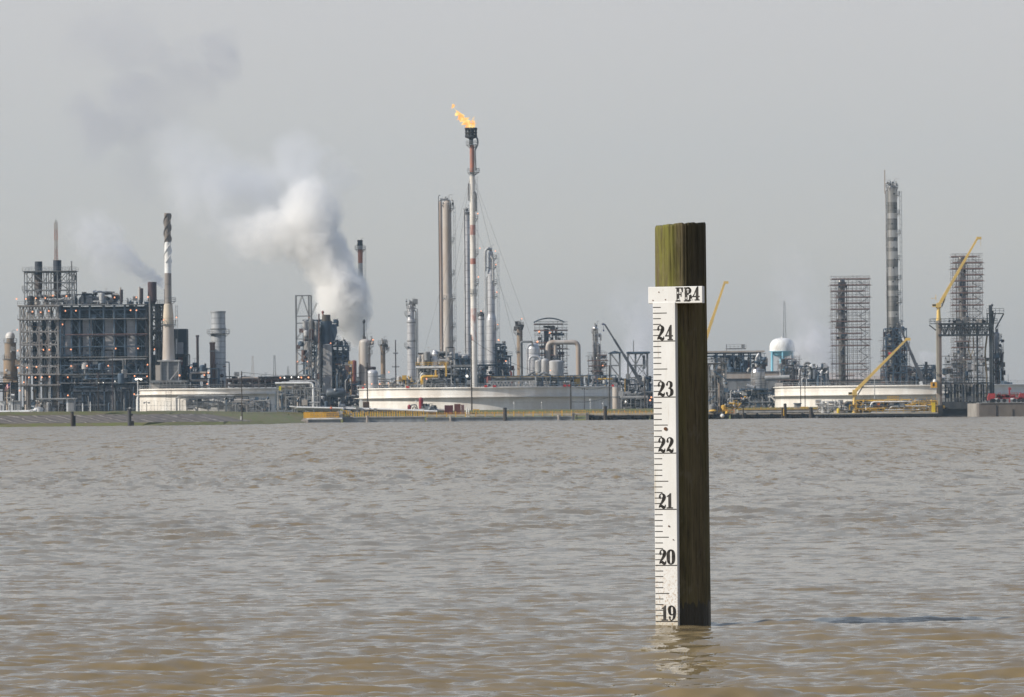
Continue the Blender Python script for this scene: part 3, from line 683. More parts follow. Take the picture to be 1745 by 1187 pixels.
# ------------------------------------------------------------------ far bank
def offset_line(P, d):
    out = []
    for i, p in enumerate(P):
        a = P[max(i-1, 0)]; b = P[min(i+1, len(P)-1)]
        u = Vector((p[0]-a[0], p[1]-a[1])); v = Vector((b[0]-p[0], b[1]-p[1]))
        if u.length < 1e-6: u = v
        if v.length < 1e-6: v = u
        n1 = Vector((-u.y, u.x)).normalized(); n2 = Vector((-v.y, v.x)).normalized(); n = (n1+n2).normalized(); s = 1/max(.4, n.dot(n1))
        out.append((p[0]+n.x*d*s, p[1]+n.y*d*s))
    return out
SHORE = [(-3000,1092), (-250,1098), (-100,1108), (-70,1124), (-56,1150), (-50,1190), (-51,1300), (-54,1500), (-48,1532), (-20,1540), (110,1540), (122,1530), (124,1420), (140,1412), (3000,1412)]
def loft(name, rows, m, kind='structure', sub=1):
    mb = MB(); lines = []
    for d, z in rows:
        pts = offset_line(SHORE, d); fine = []
        for a, b in zip(pts, pts[1:]):
            n = max(1, min(80, int(math.hypot(b[0]-a[0], b[1]-a[1])/3)))
            fine += [(a[0]+(b[0]-a[0])*k/n, a[1]+(b[1]-a[1])*k/n) for k in range(n)]
        fine.append(pts[-1]); lines.append((fine, z))
    rr = random.Random(3); N_ = min(len(l[0]) for l in lines)
    vs = []; fs = []
    for l, z in lines:
        idx = [round(i*(len(l)-1)/(N_-1)) for i in range(N_)]
        vs += [(l[k][0], l[k][1], z + (rr.uniform(-.07, .07) if z > .1 else 0)) for k in idx]
    for r in range(len(lines)-1):
        fs += [(r*N_+i, r*N_+i+1, (r+1)*N_+i+1, (r+1)*N_+i) for i in range(N_-1)]
    mb.add(vs, fs); o = mb.build(name, m); o['kind'] = kind; return o
GRASS = mat('bank_grass', (.11,.13,.03), .95, 0, (.13,.105,.05), .35, 1, .8, .3)
GRASS2 = mat('shore_grass', (.14,.165,.03), .95, 0, (.16,.135,.06), .5, 1, .8, .3)
m, nt_, b_ = newmat('revetment_concrete'); L = nt_.links.new; N = nt_.nodes.new
g_ = N('ShaderNodeNewGeometry'); sp_ = N('ShaderNodeSeparateXYZ'); L(g_.outputs['Position'], sp_.inputs[0])
def mth(op, a, c=None):
    x = N('ShaderNodeMath'); x.operation = op
    for i, v in enumerate((a, c)):
        if v is None: continue
        if isinstance(v, (int, float)): x.inputs[i].default_value = v
        else: L(v, x.inputs[i])
    return x.outputs[0]
nz_ = N('ShaderNodeTexNoise'); nz_.inputs['Scale'].default_value = .35; nz_.inputs['Detail'].default_value = 5; L(g_.outputs['Position'], nz_.inputs['Vector'])
# slabs of the revetment meet in slanting joints, dark streaks beside them are painted shadow
dgl = mth('ADD', mth('ADD', mth('MULTIPLY', sp_.outputs['X'], .24), mth('MULTIPLY', sp_.outputs['Z'], 1.1)), mth('MULTIPLY', nz_.outputs['Fac'], .9))
fr_ = mth('FRACT', dgl)
rmp = N('ShaderNodeValToRGB'); L(fr_, rmp.inputs[0])
for k_ in range(2): rmp.color_ramp.elements.new(.5)
for e, (p, c) in zip(rmp.color_ramp.elements, ((0, (.40,.35,.29)), (.16, (.085,.07,.06)), (.5, (.17,.145,.12)), (1, (.095,.08,.068)))):
    e.position = p; e.color = (*c, 1)
gy_ = mth('ADD', sp_.outputs['Y'], mth('MULTIPLY', nz_.outputs['Fac'], 30)); gf = N('ShaderNodeMapRange'); gf.inputs['From Min'].default_value = 1192; gf.inputs['From Max'].default_value = 1202; L(gy_, gf.inputs[0])
gx_ = N('ShaderNodeMath'); gx_.operation = 'LESS_THAN'; L(sp_.outputs['X'], gx_.inputs[0]); gx_.inputs[1].default_value = 120.0
gm_ = N('ShaderNodeMix'); gm_.data_type = 'RGBA'; L(mth('MULTIPLY', gf.outputs[0], gx_.outputs[0]), gm_.inputs['Factor']); L(rmp.outputs[0], gm_.inputs['A'])
g2_ = N('ShaderNodeMix'); g2_.data_type = 'RGBA'; g2_.inputs['A'].default_value = (.10,.13,.025,1); g2_.inputs['B'].default_value = (.17,.12,.07,1)
n2_ = N('ShaderNodeTexNoise'); n2_.inputs['Scale'].default_value = .5; n2_.inputs['Detail'].default_value = 6; L(g_.outputs['Position'], n2_.inputs['Vector']); m2_ = N('ShaderNodeMapRange'); m2_.inputs['From Min'].default_value = .42; m2_.inputs['From Max'].default_value = .62; L(n2_.outputs['Fac'], m2_.inputs[0]); L(m2_.outputs[0], g2_.inputs['Factor'])
L(g2_.outputs['Result'], gm_.inputs['B']); L(gm_.outputs['Result'], b_.inputs['Base Color']); b_.inputs['Roughness'].default_value = .9
loft('shore_grass', [(0,-.4), (.6,.02), (2.5,.62)], GRASS2, 'stuff')
loft('revetment', [(2.5,.61), (5,1.05), (9,1.75), (12,2.2)], m)
loft('levee_grass', [(12,2.19), (14,2.58), (16,2.88), (20,2.9), (26,1.98)], GRASS, 'stuff')
gnd = MB(); ol = offset_line(SHORE, 25.9)
ol = [(x, y) for x, y in ol if -3000 <= x <= 3000]
ol = [(-3000, ol[0][1])] + ol[1:-1] + [(3000, ol[-1][1])]
gnd.add([(x, y, 2.0) for x, y in ol] + [(3000, 6900, 2.0), (-3000, 6900, 2.0)], [tuple(range(len(ol)+2))])
go = gnd.build('ground', mat('plant_gravel', (.20,.18,.15), .95, 0, (.12,.12,.08), .05, 1, .8)); go['kind'] = 'structure'
# ------------------------------------------------------------------ western plant (photo x 0..500)
DL = 1700.0
def obox(t, m, x0, x1, y0, y1, dy0, dy1, mt, name):
    mb = MB(); zb = GZ if y1 is None else m.z(y1); mb.box(m.x(x0), m.x(x1), m.D+dy0, m.D+dy1, zb, m.z(y0)); return mb.build(name, mt, t)
# brick coloured tower at the edge
t, m = column('distillation_column', 'beige rust-stained column with white cap at the edge of the boiler frame', 'column', DL+10, 18,
    [(577,13),(583,13),(583.5,20),(611,20),(611.5,24),(641,24),(641.5,26),(704,26)], RUSTB, None, 'dome', plats=((583,150,390,5),(611,120,380,4),(641,160,380,4)), pipes=((8,600,2.5,GREY,None),), lampsat=((31,562),))
mb = MB(); mb.dome(m.x(18), DL+10, 8*m.s, m.z(572), 1.2, 16); mb.lathe(m.x(18), DL+10, [(8*m.s, m.z(576)), (8*m.s, m.z(572))], 16); mb.build('cap', WHITE2, t)
clutter(t, m, 0, 36, 590, 660, (-4, -2.2), 16, 3, [GREY, RUSTB, LGREY], 'hvb')
t = thing('pipe_rack', 'dark pipe rack with beige legs below the rust-stained edge column', 'pipe rack', (PX(14, 700, DL-25).x, DL-25, GZ)); m = Map(DL-25, 14, 680)
frame(t, m, [-6,6,16,27], [653,666,None], 6, 2, mt=BLACK, brace='', deck=(653,)); obox(t, m, -6, 27, 655, 663, .4, 5, BLACK, 'cable_tray')
clutter(t, m, -6, 28, 668, 704, (-3, 4), 26, 9, [RUSTB, PALE, GREY, WHITE2], 'peh')
for i, (xa, xb) in enumerate(((0, 6.5), (14, 22), (24, 34))):
    m = Map(1560, 15, 692); t = thing('storage_shed', ('small white shed with flat roof first in the row behind the grass bank', 'small white shed with flat roof beside the flagpole', 'grey-white shed with flat roof last in the row before the boiler frame')[i], 'shed', (m.x((xa+xb)/2), 1560, GZ), 'sheds behind the grass bank')
    obox(t, m, xa, xb, 684, None, 0, 5, WHITE2 if i < 2 else LGREY, 'wall'); obox(t, m, xa-.6, xb+.6, 682.6, 684, -.4, 5.4, LGREY, 'roof'); obox(t, m, xa+1.5, xa+3.2, 690, None, -.06, 0, GREY, 'door')
# flag
t, m = pole('flagpole', 'slim white flagpole flying a small red, white and blue flag by the sheds', 1545, 18, 649, 706, .9, LGREY, cat='flagpole', zb=GZ)
f = MB(); nx_, nz_f = 12, 7; X0, z1 = m.x(17.8), m.z(651)
vs = [(X0 - i*.12*1.0, 1545 + .18*math.sin(i*.9), z1 - j*.17 - i*.10 - .08*math.sin(i*.7)) for j in range(nz_f+1) for i in range(nx_+1)]
W_, R_, B_ = WHITE2, mat('flag_red', (.55,.05,.06), .8), mat('flag_blue', (.05,.07,.25), .8)
for nm, mt, sel in (('flag_stripe', R_, lambda i, j: j % 2 == 0 and not (i < 5 and j < 4)), ('flag_field', W_, lambda i, j: j % 2 == 1 and not (i < 5 and j < 4)), ('flag_canton', B_, lambda i, j: i < 5 and j < 4)):
    g = MB(); g.add(vs, [(j*(nx_+1)+i, j*(nx_+1)+i+1, (j+1)*(nx_+1)+i+1, (j+1)*(nx_+1)+i) for j in range(nz_f) for i in range(nx_) if sel(i, j)]); g.build(nm, mt, t)
# ---- boiler frame with two dark stacks
m = Map(DL, 66, 610)
t = thing('boiler_structure', 'open boiler frame with rounded diamond bracing and two dark stacks on top', 'process unit', (m.x(66), DL, GZ))
BOIL = mat('sunlit_grey_steel', (.34,.33,.31), .6, 0, (.20,.17,.15), .6, .3, .7)  # paler copy of the grey steel, with sunlight put into its colour
frame(t, m, [35,51,67,83,99], [521,544,565,587,609,624,638], 12, 2, cw=.5, bw=.4, mt=BOIL, brace='o')
frame(t, m, [35,45,67,83,99], [638,657,None], 12, 2, cw=.5, bw=.4, mt=BOIL, brace='')
for y in (521, 544, 609, 638, 656):
    o = obox(t, m, 31, 103, y-1.6, y+.8, -1.2, 12.5, BOIL, 'deck')
mb = MB()
for y in (519.4, 542.4, 607.4, 636.4): rails(mb, m.x(31), m.x(103), DL-1.1, m.z(y))
mb.build('railing', GREY, t)
for i, (xa, xb, ya, yb) in enumerate(((54,62,548,690),(71,79,545,690),(86,95,545,690))): obox(t, m, xa, xb, ya, yb, 3.5, 9, DKNAVY, 'tube_bank')
for xa, xb in ((40,50),(56,62),(70,80),(86,97)):
    mb = MB(); mb.lathe(m.x((xa+xb)/2), DL+3, [((xb-xa)/2*m.s, GZ), ((xb-xa)/2*m.s, m.z(657))], 14); mb.build('support_leg', PALE, t)
    mb = MB(); mb.lathe(m.x((xa+xb)/2), DL+1.5, [(1.1*m.s, m.z(637)), (1.1*m.s, m.z(611))], 8); mb.build('downcomer', LGREY, t)
obox(t, m, 96, 103, 521, None, 4, 11, GREY, 'lift_shaft')
clutter(t, m, 33, 101, 524, 690, (.6, 3), 60, 5, [NAVY, GREY, BOIL, RUSTB, LGREY], 'hvbp')
clutter(t, m, 46, 126, 502, 519, (0, 8), 40, 8, [GREY, LGREY, PALE, BLACK], 'vbeh', rmax=.5)
frame(t, m, [43,56,76,84,99,115,124,127.5], [463,481,494,519], 9, 2, cw=.3, bw=.24, mt=GREY, brace='mix', deck=(463,), seed=4, name='stack_frame')
mb = MB(); ring_platform(mb, m.x(43), DL+1, .3, 5*m.s, m.z(493), 90, 330); mb.build('platform', GREY, t)
mb = MB(); mb.bar((m.x(123.5), DL, m.z(519)), (m.x(123.5), DL, m.z(445)), .35); mb.build('vent_pipe', GREY, t)
SOOT = mat('sooty_stack', (.033,.04,.055), .6, .1, (.02,.022,.028), .5, .3, .7)
for x, w_, yt in ((65, 13, 444.5), (97, 14, 442.5)):
    st = MB(); r = w_/2*m.s; yb = 503; cx = m.x(x)
    st.lathe(cx, DL+4.5, [(r, m.z(467)), (r, m.z(yt)), (r*.9, m.z(yt)), (r*.88, m.z(yt+6))], 24); so_ = st.build('stack', SOOT, t)
    st = MB(); st.lathe(cx, DL+4.5, [(r*.72, m.z(yb)), (r*.98, m.z(489)), (r*.98, m.z(467))], 24); st.build('stack_base', mat('patchy_brown_cladding', (.17,.13,.11), .8, 0, (.05,.05,.055), .45, .4, 1.0), so_)
lamps(t, m, [(30,509),(46,509),(63,508),(79,508),(92,504),(115,505),(57,531),(71,532),(85,530),(31,597),(75,596),(85,596),(31,626),(47,626),(63,625),(50,643),(61,643),(72,643),(85,642),(41,651),(34,665)], -1.8, .30)
t, m = pole('radio_mast', 'red and white lattice mast standing behind the two dark stacks', DL+60, 95.5, 374, 445, 2, GREY, cat='mast', zb=GZ)
zz0, zz1 = m.z(445), m.z(378)
for nm, mt, a, b in (('red_section', BAND, 0, .3), ('white_section', PALE, .3, .55), ('red_section', BAND, .55, .8), ('white_section', PALE, .8, 1)):
    mb = MB()
    for sx, sy in ((-1, -1), (1, -1), (1, 1), (-1, 1)):
        mb.bar((m.x(95.5)+sx*.5, DL+60+sy*.5, zz0+(zz1-zz0)*a), (m.x(95.5)+sx*.4, DL+60+sy*.4, zz0+(zz1-zz0)*b), .14)
    k = zz0+(zz1-zz0)*a
    while k < zz0+(zz1-zz0)*b: mb.bar((m.x(95.5)-.5, DL+59.5, k), (m.x(95.5)+.5, DL+59.5, k+.9), .1); mb.bar((m.x(95.5)-.5, DL+59.5, k), (m.x(95.5)+.5, DL+59.5, k), .1); k += .9
    mb.build(nm, mt, t)
# ---- long navy furnace block
m = Map(DL, 180, 610)
t = thing('furnace_block', 'large navy steel furnace building with tall grey duct panels and rust pipe', 'process unit', (m.x(180), DL, GZ))
frame(t, m, [103,122,136,153,177,195,213,232,250], [519,527,543,570,590,608], 4, 2, cw=.4, bw=.3, mt=NAVY, brace='', seed=12)
mb = MB()
for x0, x1 in ((122,136),(158,177),(196,213),(234,250)):
    for y0, y1 in ((527,543),(545,568),(572,590)): mb.bar(m.p(x0,y0,-.1), m.p(x1,y1,-.1), .16); mb.bar(m.p(x1,y0,3.9), m.p(x0,y1,3.9), .16)
mb.build('bracing', NAVY, t)
frame(t, m, [103,122,140,153,177,195,213,232,250], [608,622,637,652,None], 4, 2, cw=.4, bw=.3, mt=NAVY, brace='mix', seed=5, name='lower_frame')
for xa, xb, y0, y1 in ((104,121,545,608),(141,158,543,637),(179,196,543,637),(216,233,543,620)): obox(t, m, xa, xb, y0, y1, 1.2, 8, PANEL, 'duct_panel')
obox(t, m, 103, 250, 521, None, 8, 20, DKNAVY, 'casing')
for y in (519, 543, 608, 637, 652): obox(t, m, 101, 252, y-.8, y+.6, -.9, 8, GREY, 'deck')
mb = MB()
for y in (518, 542, 607, 636): rails(mb, m.x(101), m.x(252), DL-.85, m.z(y))
mb.build('railing', NAVY, t)
mb = MB(); bendpipe(mb, [m.p(112, 569.5, -.6), m.p(252, 569.5, -.6)], .17, 8); bendpipe(mb, [m.p(134, 572, -.4), m.p(250, 572, -.4)], .12, 8); mb.build('rust_pipe', mat('rust_brown_pipe', (.15,.085,.075), .8), t)
mb = MB(); bendpipe(mb, [m.p(214, 622, -.8), m.p(214, 612, -.8), m.p(250, 612, -.8)], .2, 8); bendpipe(mb, [m.p(118, 613.5, -.8), m.p(210, 613.5, -.8), m.p(210, 640, -.8)], .16, 8); mb.build('grey_pipe', GREY, t)
LOUV = mat('louvred_cladding', (.075,.085,.10), .7, 0, (.04,.045,.055), .6, .2, .8, 0, 2.6, .45)
obox(t, m, 118, 240, 656, 667, -.2, 7, LOUV, 'lower_cladding'); obox(t, m, 103, 240, 668, None, .3, 7, mat('dark_wall_cladding', (.085,.09,.10), .8, 0, (.05,.05,.055), .5, .2, .8, 0, 3.1, .6), 'ground_floor_wall')
clutter(t, m, 104, 250, 524, 650, (.3, 1.1), 46, 21, [NAVY, NAVY, BLACK, GREY, DRUST], 'hvbpp', rmax=.3)
clutter(t, m, 104, 250, 612, 655, (-.8, .5), 60, 22, [NAVY, GREY, LGREY, DRUST], 'hvbe', rmax=.3)
clutter(t, m, 120, 240, 655, 700, (-.6, -.3), 40, 23, [GREY, NAVY, BLACK], 'hpv', rmax=.2)
mb = MB(); hdrum(mb, m.x(138), m.x(190), DL+5, m.z(512.5), 6.5*m.s); mb.build('header_duct', PALE, t)
mb = MB(); bendpipe(mb, [m.p(162,508,5), m.p(162,496,5), m.p(176,496,5), m.p(176,508,5)], 1.7*m.s, 10, q=1.15); mb.build('arched_vent', LGREY, t)
mb = MB(); mb.ball(m.p(160.5, 497, 3), .5, 10, 8); mb.ball(m.p(170, 505, 2.6), .42, 10, 8); mb.build('shiny_valve_head', CHROME, t)
clutter(t, m, 126, 200, 496, 518, (1, 8), 46, 31, [GREY, PALE, LGREY, BLACK], 'vbehu', rmax=.4)
clutter(t, m, 196, 256, 506, 519, (0, 8), 20, 33, [GREY, BLACK, NAVY], 'vpb', rmax=.25)
for (x, w_, yt, yb, mt) in ((204.5, 3, 489, 512, PALE), (207, 5, 493, 512, DRUST), (237, 3.6, 488, 512, PALE), (241, 6, 491, 512, DRUST)):
    mb = MB(); r = w_/2*m.s; dd = DL+3+(.0 if mt is DRUST else 1.6); mb.lathe(m.x(x), dd, [(r*.4, m.z(yb+6)), (r, m.z(yb)), (r, m.z(yt)), (r*.85, m.z(yt)), (r*.8, m.z(yt+3))], 14); mb.build('vent_stack', mt, t)
lamps(t, m, [(197,507),(234,507),(224,529),(234,529),(131,529),(113,529),(108,552),(198,594),(236,594),(122,595),(149,623),(122,623),(185,623),(116,642),(252,622),(229,672),(230,641),(116,673)], -1.8, .30)
lamps(t, m, [(168,652),(176,652),(196,650)], -1.3, .14, GLOWW)
# ---- open stair tower with rust stack
m = Map(DL, 264, 610)
t = thing('stair_tower', 'open navy lattice tower topped by a wide rusty stack next to the spiral chimney', 'process unit', (m.x(264), DL, GZ))
frame(t, m, [250.5,257,266,271,278], [519,531,543,555,567,580,592,605,None], 8, 2, cw=.5, bw=.42, mt=BLACK, brace='mix', deck=(519,543,567,592), seed=8)
for k, y in enumerate((531, 555, 580, 605)):
    mb = MB(); a, b = (266, 277) if k % 2 else (277, 266); mb.bar(m.p(a, y, 2), m.p(b, y-12, 2), .9, .3); mb.build('stair_flight', NAVY, t)
clutter(t, m, 251, 278, 560, 700, (0, 6), 60, 41, [NAVY, BLACK, GREY, DRUST], 'hvbpe', rmax=.4)
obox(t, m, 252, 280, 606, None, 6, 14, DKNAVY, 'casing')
mb = MB(); r = 7.6*m.s; mb.lathe(m.x(259), DL+4, [(r*.55, m.z(517)), (r, m.z(512)), (r, m.z(479.5)), (r*.9, m.z(479.5)), (r*.88, m.z(486))], 24); mb.build('stack', mat('dark_red_rust', (.085,.045,.045), .85, 0, (.05,.03,.035), .5, .3, .7), t)
mb = MB(); mb.lathe(m.x(257), DL-2, [(1.9*m.s, GZ), (1.7*m.s, m.z(504))], 12); mb.build('riser_pipe', GREY, t)
mb = MB(); mb.lathe(m.x(281), DL+2, [(.9*m.s, m.z(519)), (.9*m.s, m.z(494)), (1.2*m.s, m.z(494)), (1.2*m.s, m.z(492.5))], 10); mb.bar(m.p(281,519,2), m.p(276,519,2), .4); mb.build('vent_pipe', DRUST, t)
lamps(t, m, [(254,506),(264,595),(251,641)], -1.8, .28)
# ---- spiral chimney
t, m = column('spiral_chimney', 'tall tapered chimney, brown spiral strakes over a white band over beige', 'chimney', DL-12, 286.5,
    [(363,11),(412,11),(465,11.5),(517,12),(519,14.5),(536,17.5),(552,18),(614,21.5)], [BROWN, WHITE2, mat('grey_beige_stack', (.29,.26,.23), .8, 0, (.21,.18,.16), .5, .2, .7, 0, 4.1, .8), BEIGE, BEIGE, BEIGE, PALE, BEIGE], None, 'open',
    plats=((513,-70,60,7),(552,0,360,3.6)), base=615, ladder=(1,520), n=36, lampsat=((301,541),(279,545)), mapc=Map(DL-12, 287, 500))
cx = m.x(286.5); r = 5.6*m.s
for s in range(3):
    pts = []
    for k in range(64):
        a = R(120*s) + k*.14; z = m.z(447) + (m.z(364)-m.z(447))*k/63; pts.append((a, z))
    for part, mt in ((pts[:28], WHITE2), (pts[27:], BROWN)):
        mb = MB()
        for (a, z), (b, z2) in zip(part, part[1:]):
            vs = []
            for (q, w_) in ((a, z), (b, z2)):
                for rr_ in (r*.97, r+.24): vs += [(cx+rr_*math.cos(q), DL-12+rr_*math.sin(q), w_-.08), (cx+rr_*math.cos(q), DL-12+rr_*math.sin(q), w_+.08)]
            mb.add(vs, [(0,4,6,2),(1,3,7,5),(2,6,7,3),(0,1,5,4)])
        mb.build('spiral_strake', mt, t)
mb = MB(); mb.lathe(cx, DL-12, [(10.9*m.s, m.z(616)), (11.4*m.s, m.z(614)), (10.9*m.s, m.z(612.5))], 32); mb.build('base_flange', LGREY, t)
m = Map(DL-12, 288, 650); t = thing('chimney_base', 'grey clad block with pale corner panel carrying the spiral chimney', 'plinth', (m.x(288), DL-12, GZ))
obox(t, m, 267, 275, 622, 651, -5, 5, PALE, 'corner_panel'); obox(t, m, 275, 307, 616, 651, -5.6, 6, mat('corrugated_grey_cladding', (.20,.205,.21), .6, .1, (.14,.14,.14), .5, .3, .5, 0, .9, .75), 'wall')
obox(t, m, 270, 309, 613.5, 616, -6.2, 6.6, LGREY, 'cap_slab'); obox(t, m, 258, 322, 648, 651.5, -8, 8, GREY, 'deck'); obox(t, m, 260, 320, 652, None, -6, 8, mat('blue_grey_wall', (.20,.21,.225), .7, 0, (.12,.12,.13), .4, .3, .6), 'lower_wall'); obox(t, m, 260, 274, 653, None, -6.4, -6, PALE, 'corner_panel')
mb = MB()
for x in range(262, 322, 6): mb.box(m.x(x), m.x(x+1), DL-20.1, DL-19.6, m.z(655), m.z(651.5))
for x in (276, 288, 306): mb.box(m.x(x), m.x(x+1.1), DL-12-6.1, DL-12-5.6, m.z(651), m.z(616))
mb.bar((m.x(290), DL-18, m.z(650)), (m.x(306), DL-18, m.z(630)), .3); mb.build('stiffener', LGREY, t)
lamps(t, m, [(309,640)], -8.6, .36)
# ---- dark box tower, pipes and the rusty stacks
m = Map(DL+15, 308, 650); t = thing('dark_clad_tower', 'nearly black box tower standing behind the beige part of the spiral chimney', 'tower', (m.x(308), DL+15, GZ))
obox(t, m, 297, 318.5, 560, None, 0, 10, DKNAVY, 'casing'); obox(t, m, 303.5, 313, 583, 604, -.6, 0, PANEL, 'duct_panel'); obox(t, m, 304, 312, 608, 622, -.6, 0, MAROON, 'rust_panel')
mb = MB(); bendpipe(mb, [m.p(301,605,-1), m.p(301.5,577,-1)], 1.3*m.s, 8); mb.build('white_pipe', WHITE2, t)
mb = MB(); bendpipe(mb, [m.p(316,604,-1.5), m.p(324,604,-1.5), m.p(324,650,-1.5)], 1*m.s, 8); mb.build('bent_pipe', GREY, t)
obox(t, m, 299, 317, 603, 608, -2, 0, DRUST, 'platform')
clutter(t, m, 297, 330, 625, 700, (-4, 0), 40, 51, [NAVY, BLACK, GREY, DRUST, LGREY], 'hvbpe')
t, m = column('thin_rusty_stack', 'thin dark rusty stack between the black box tower and the thicker rusty one', 'stack', DL-5, 337, [(571,5.6),(573,5.6),(573.2,4.4),(704,5)], DRUST, 'rusty stacks by the ringed stack', 'open')
t, m = column('wide_rusty_stack', 'thicker brown rusty stack right against the ringed grey stack', 'stack', DL-8, 362.5, [(583,9.6),(585,9.6),(585.2,8.8),(704,9.2)], RUSTY, 'rusty stacks by the ringed stack', 'open', rings=(598,),)
t, m = column('ringed_stack', 'fat silver-grey stack with horizontal ring seams and a platform', 'stack', DL+18, 372.5, [(530,24.5),(552,24.5),(560,25.5),(570,25),(632,25),(650,28),(704,28)], ALUB, None, 'open', plats=((567.5,0,360,7),), rings=(560,))
mb = MB(); bendpipe(mb, [m.p(384,617,-2), m.p(391,617,-2), m.p(391.5,652,-2)], .9*m.s, 8); mb.build('bent_pipe', GREY, t)
m = Map(DL-10, 345, 645); t = thing('compressor_skid', 'cluster of pipework with a cream looped duct beneath the rusty stacks', 'process unit', (m.x(345), DL-10, GZ))
mb = MB(); bendpipe(mb, [m.p(353,648,-2), m.p(325,648,-2), m.p(325,635,-2), m.p(352,635,-2)], 2*m.s, 10); mb.build('looped_duct', PALE, t)
frame(t, m, [326,338,350,360,372], [628,645,659,None], 6, 2, cw=.3, bw=.3, mt=NAVY, brace='', deck=(659,))
clutter(t, m, 322, 385, 618, 704, (-1, 5), 90, 52, [NAVY, BLACK, GREY, DRUST, LGREY], 'hvbpeu')
lamps(t, m, [(326,626),(356,635),(349,639),(354,654)], -2.6, .33)
mb = MB(); mb.lathe(m.x(350), DL-10, [(1.6*m.s, GZ), (1.6*m.s, m.z(619))], 10); mb.build('short_stack', DRUST, t)
# ---- white tank at the left
t, m = tank('storage_tank', 'wide low cream-white tank with pipes looping across its wall', 1585, 238, 545, 661.5, 671)
mb = MB(); bendpipe(mb, [m.p(232.5,705,-m.s*0+2), m.p(232.5,676,2), m.p(236.5,672,2), m.p(240,672,4)], 1.4*m.s, 8, q=.8); mb.build('fill_pipe', WHITE2, t)
m = Map(1575, 350, 685); t = thing('pipe_manifold', 'grey pipe manifold with looping risers standing before the cream-white tank', 'pipe rack', (m.x(350), 1575, GZ))
for i, (a, b, y, q) in enumerate(((302,400,674,1.4),(306,398,676.5,1.0),(310,396,680,.8),(318,404,687,.8),(322,404,690,.7))):
    mb = MB(); bendpipe(mb, [m.p(a, 705, i*.4), m.p(a, y, i*.4), m.p(b, y, i*.4)], q*.55*m.s*1.2, 8, q=.9); mb.build('pipe', GREY if i % 2 else LGREY, t)
mb = MB(); bendpipe(mb, [m.p(318,694,-1), m.p(332,694,-1), m.p(337,703,-1), m.p(337,706,-1)], .22, 8); mb.build('pipe', GREY, t)
frame(t, m, [300,318,336,354,372,390], [678,None], 3, 2, cw=.22, bw=.2, mt=GREY, brace='')
clutter(t, m, 318, 400, 678, 694, (-.5, 3), 90, 61, [GREY, NAVY, LGREY, BLACK], 'vbh', rmax=.22)
clutter(t, m, 383, 460, 676, 702, (-1, 3), 90, 62, [GREY, NAVY, LGREY, BLACK, PALE], 'vbhpf', rmax=.22)
mb = MB()
for x in (283, 292): mb.bar(m.p(x, 664, 0), m.p(x, 706, 0), .1)
for k in range(14): mb.bar(m.p(283, 665+k*3, 0), m.p(292, 665+k*3, 0), .07)
mb.build('tank_ladder', GREY, t)
# ---- rusty overhead rack going right
m = Map(1700, 460, 655); t = thing('overhead_pipe_rack', 'long rusty overhead pipe rack behind the cream-white tank with lamps along it', 'pipe rack', (m.x(460), 1700, GZ))
frame(t, m, list(range(386, 540, 11)), [645,655,None], 6, 2, cw=.4, bw=.45, mt=mat('brown_rack_steel', (.13,.10,.09), .8, 0, (.07,.06,.06), .6, .4, .7), brace='')
for i, (y, mt, r) in enumerate(((648,RUSTY,.4),(657,DRUST,.4),(651,GREY,.35),(643.5,PALE,.3),(654,LGREY,.25))):
    mb = MB(); bendpipe(mb, [m.p(388+i*2, y, .6+i), m.p(536-i*5, y, .6+i)], r, 8); mb.build('pipe', mt, t)
clutter(t, m, 388, 430, 636, 656, (0, 5), 26, 71, [GREY, PALE, BLACK, LGREY], 'vbeh')
obox(t, m, 440, 530, 641, 643, -.5, 6.5, BLACK, 'deck'); clutter(t, m, 442, 530, 643, 655, (-.4, 5), 110, 72, [NAVY, BLACK, GREY, PALE, PANEL], 'vbh', rmax=.3)
obox(t, m, 384, 400, 640, 641.5, 0, 6, BLACK, 'deck')
lamps(t, m, [(478,643.5),(514,643.5),(526,643.5)], -1.2, .33); lamps(t, m, [(485,643.5),(497,643),(509,643)], -1.2, .26, GLOWW)
# ---- white pipe gantry by the corner of the bank
m = Map(1545, 505, 675); t = thing('white_pipe_gantry', 'white pipes running level then bending down to the ground above the grassy corner', 'pipe rack', (m.x(505), 1545, GZ))
for i, (a, yt, b, yb, r) in enumerate(((469,652.5,534,695,.30),(480,651,530,696,.22),(493,649,539,690,.24),(500,650.5,543,694,.2))):
    mb = MB(); bendpipe(mb, [m.p(a, yt, i*.9), m.p(b, yt, i*.9), m.p(b, yb, i*.9)], r, 8, q=1.0); mb.build('pipe', LGREY if i != 0 else WHITE2, t)
mb = MB(); bendpipe(mb, [m.p(478,659,1.5), m.p(504,659,1.5), m.p(504,654,1.5)], .55, 10, q=.9); mb.build('insulated_pipe', PALE, t)
frame(t, m, [472,486,499,512,520], [657,672,None], 4, 2, cw=.3, bw=.25, mt=GREY, brace='')
frame(t, m, [498,502,506,524,545], [664,680,None], 4, 2, cw=.25, bw=.2, mt=LGREY, brace='')
clutter(t, m, 470, 545, 660, 698, (-.5, 4), 130, 73, [GREY, LGREY, LGREY, NAVY, PALE], 'vbhpf', rmax=.24)
obox(t, m, 523, 528, 680, None, .5, 2, mat('blue_door_paint', (.02,.10,.20), .5), 'door')
sg = MB(); c = m.p(477.5, 661, -1.2); sg.box(c.x-.32, c.x+.32, c.y-.05, c.y+.05, c.z-.55, c.z+.55); sg.build('yellow_marker', mat('marker_yellow', (.85,.72,.04), .5), t)
mb = MB()
for i in range(4): bendpipe(mb, [m.p(494+i*6, 692+i*2.2, -2), m.p(508+i*6, 694+i*2.2, -3-i), m.p(560+i*8, 695.5+i*1.2, -4-i)], .22, 8, q=.6)
mb.build('ground_pipe', LGREY, t)
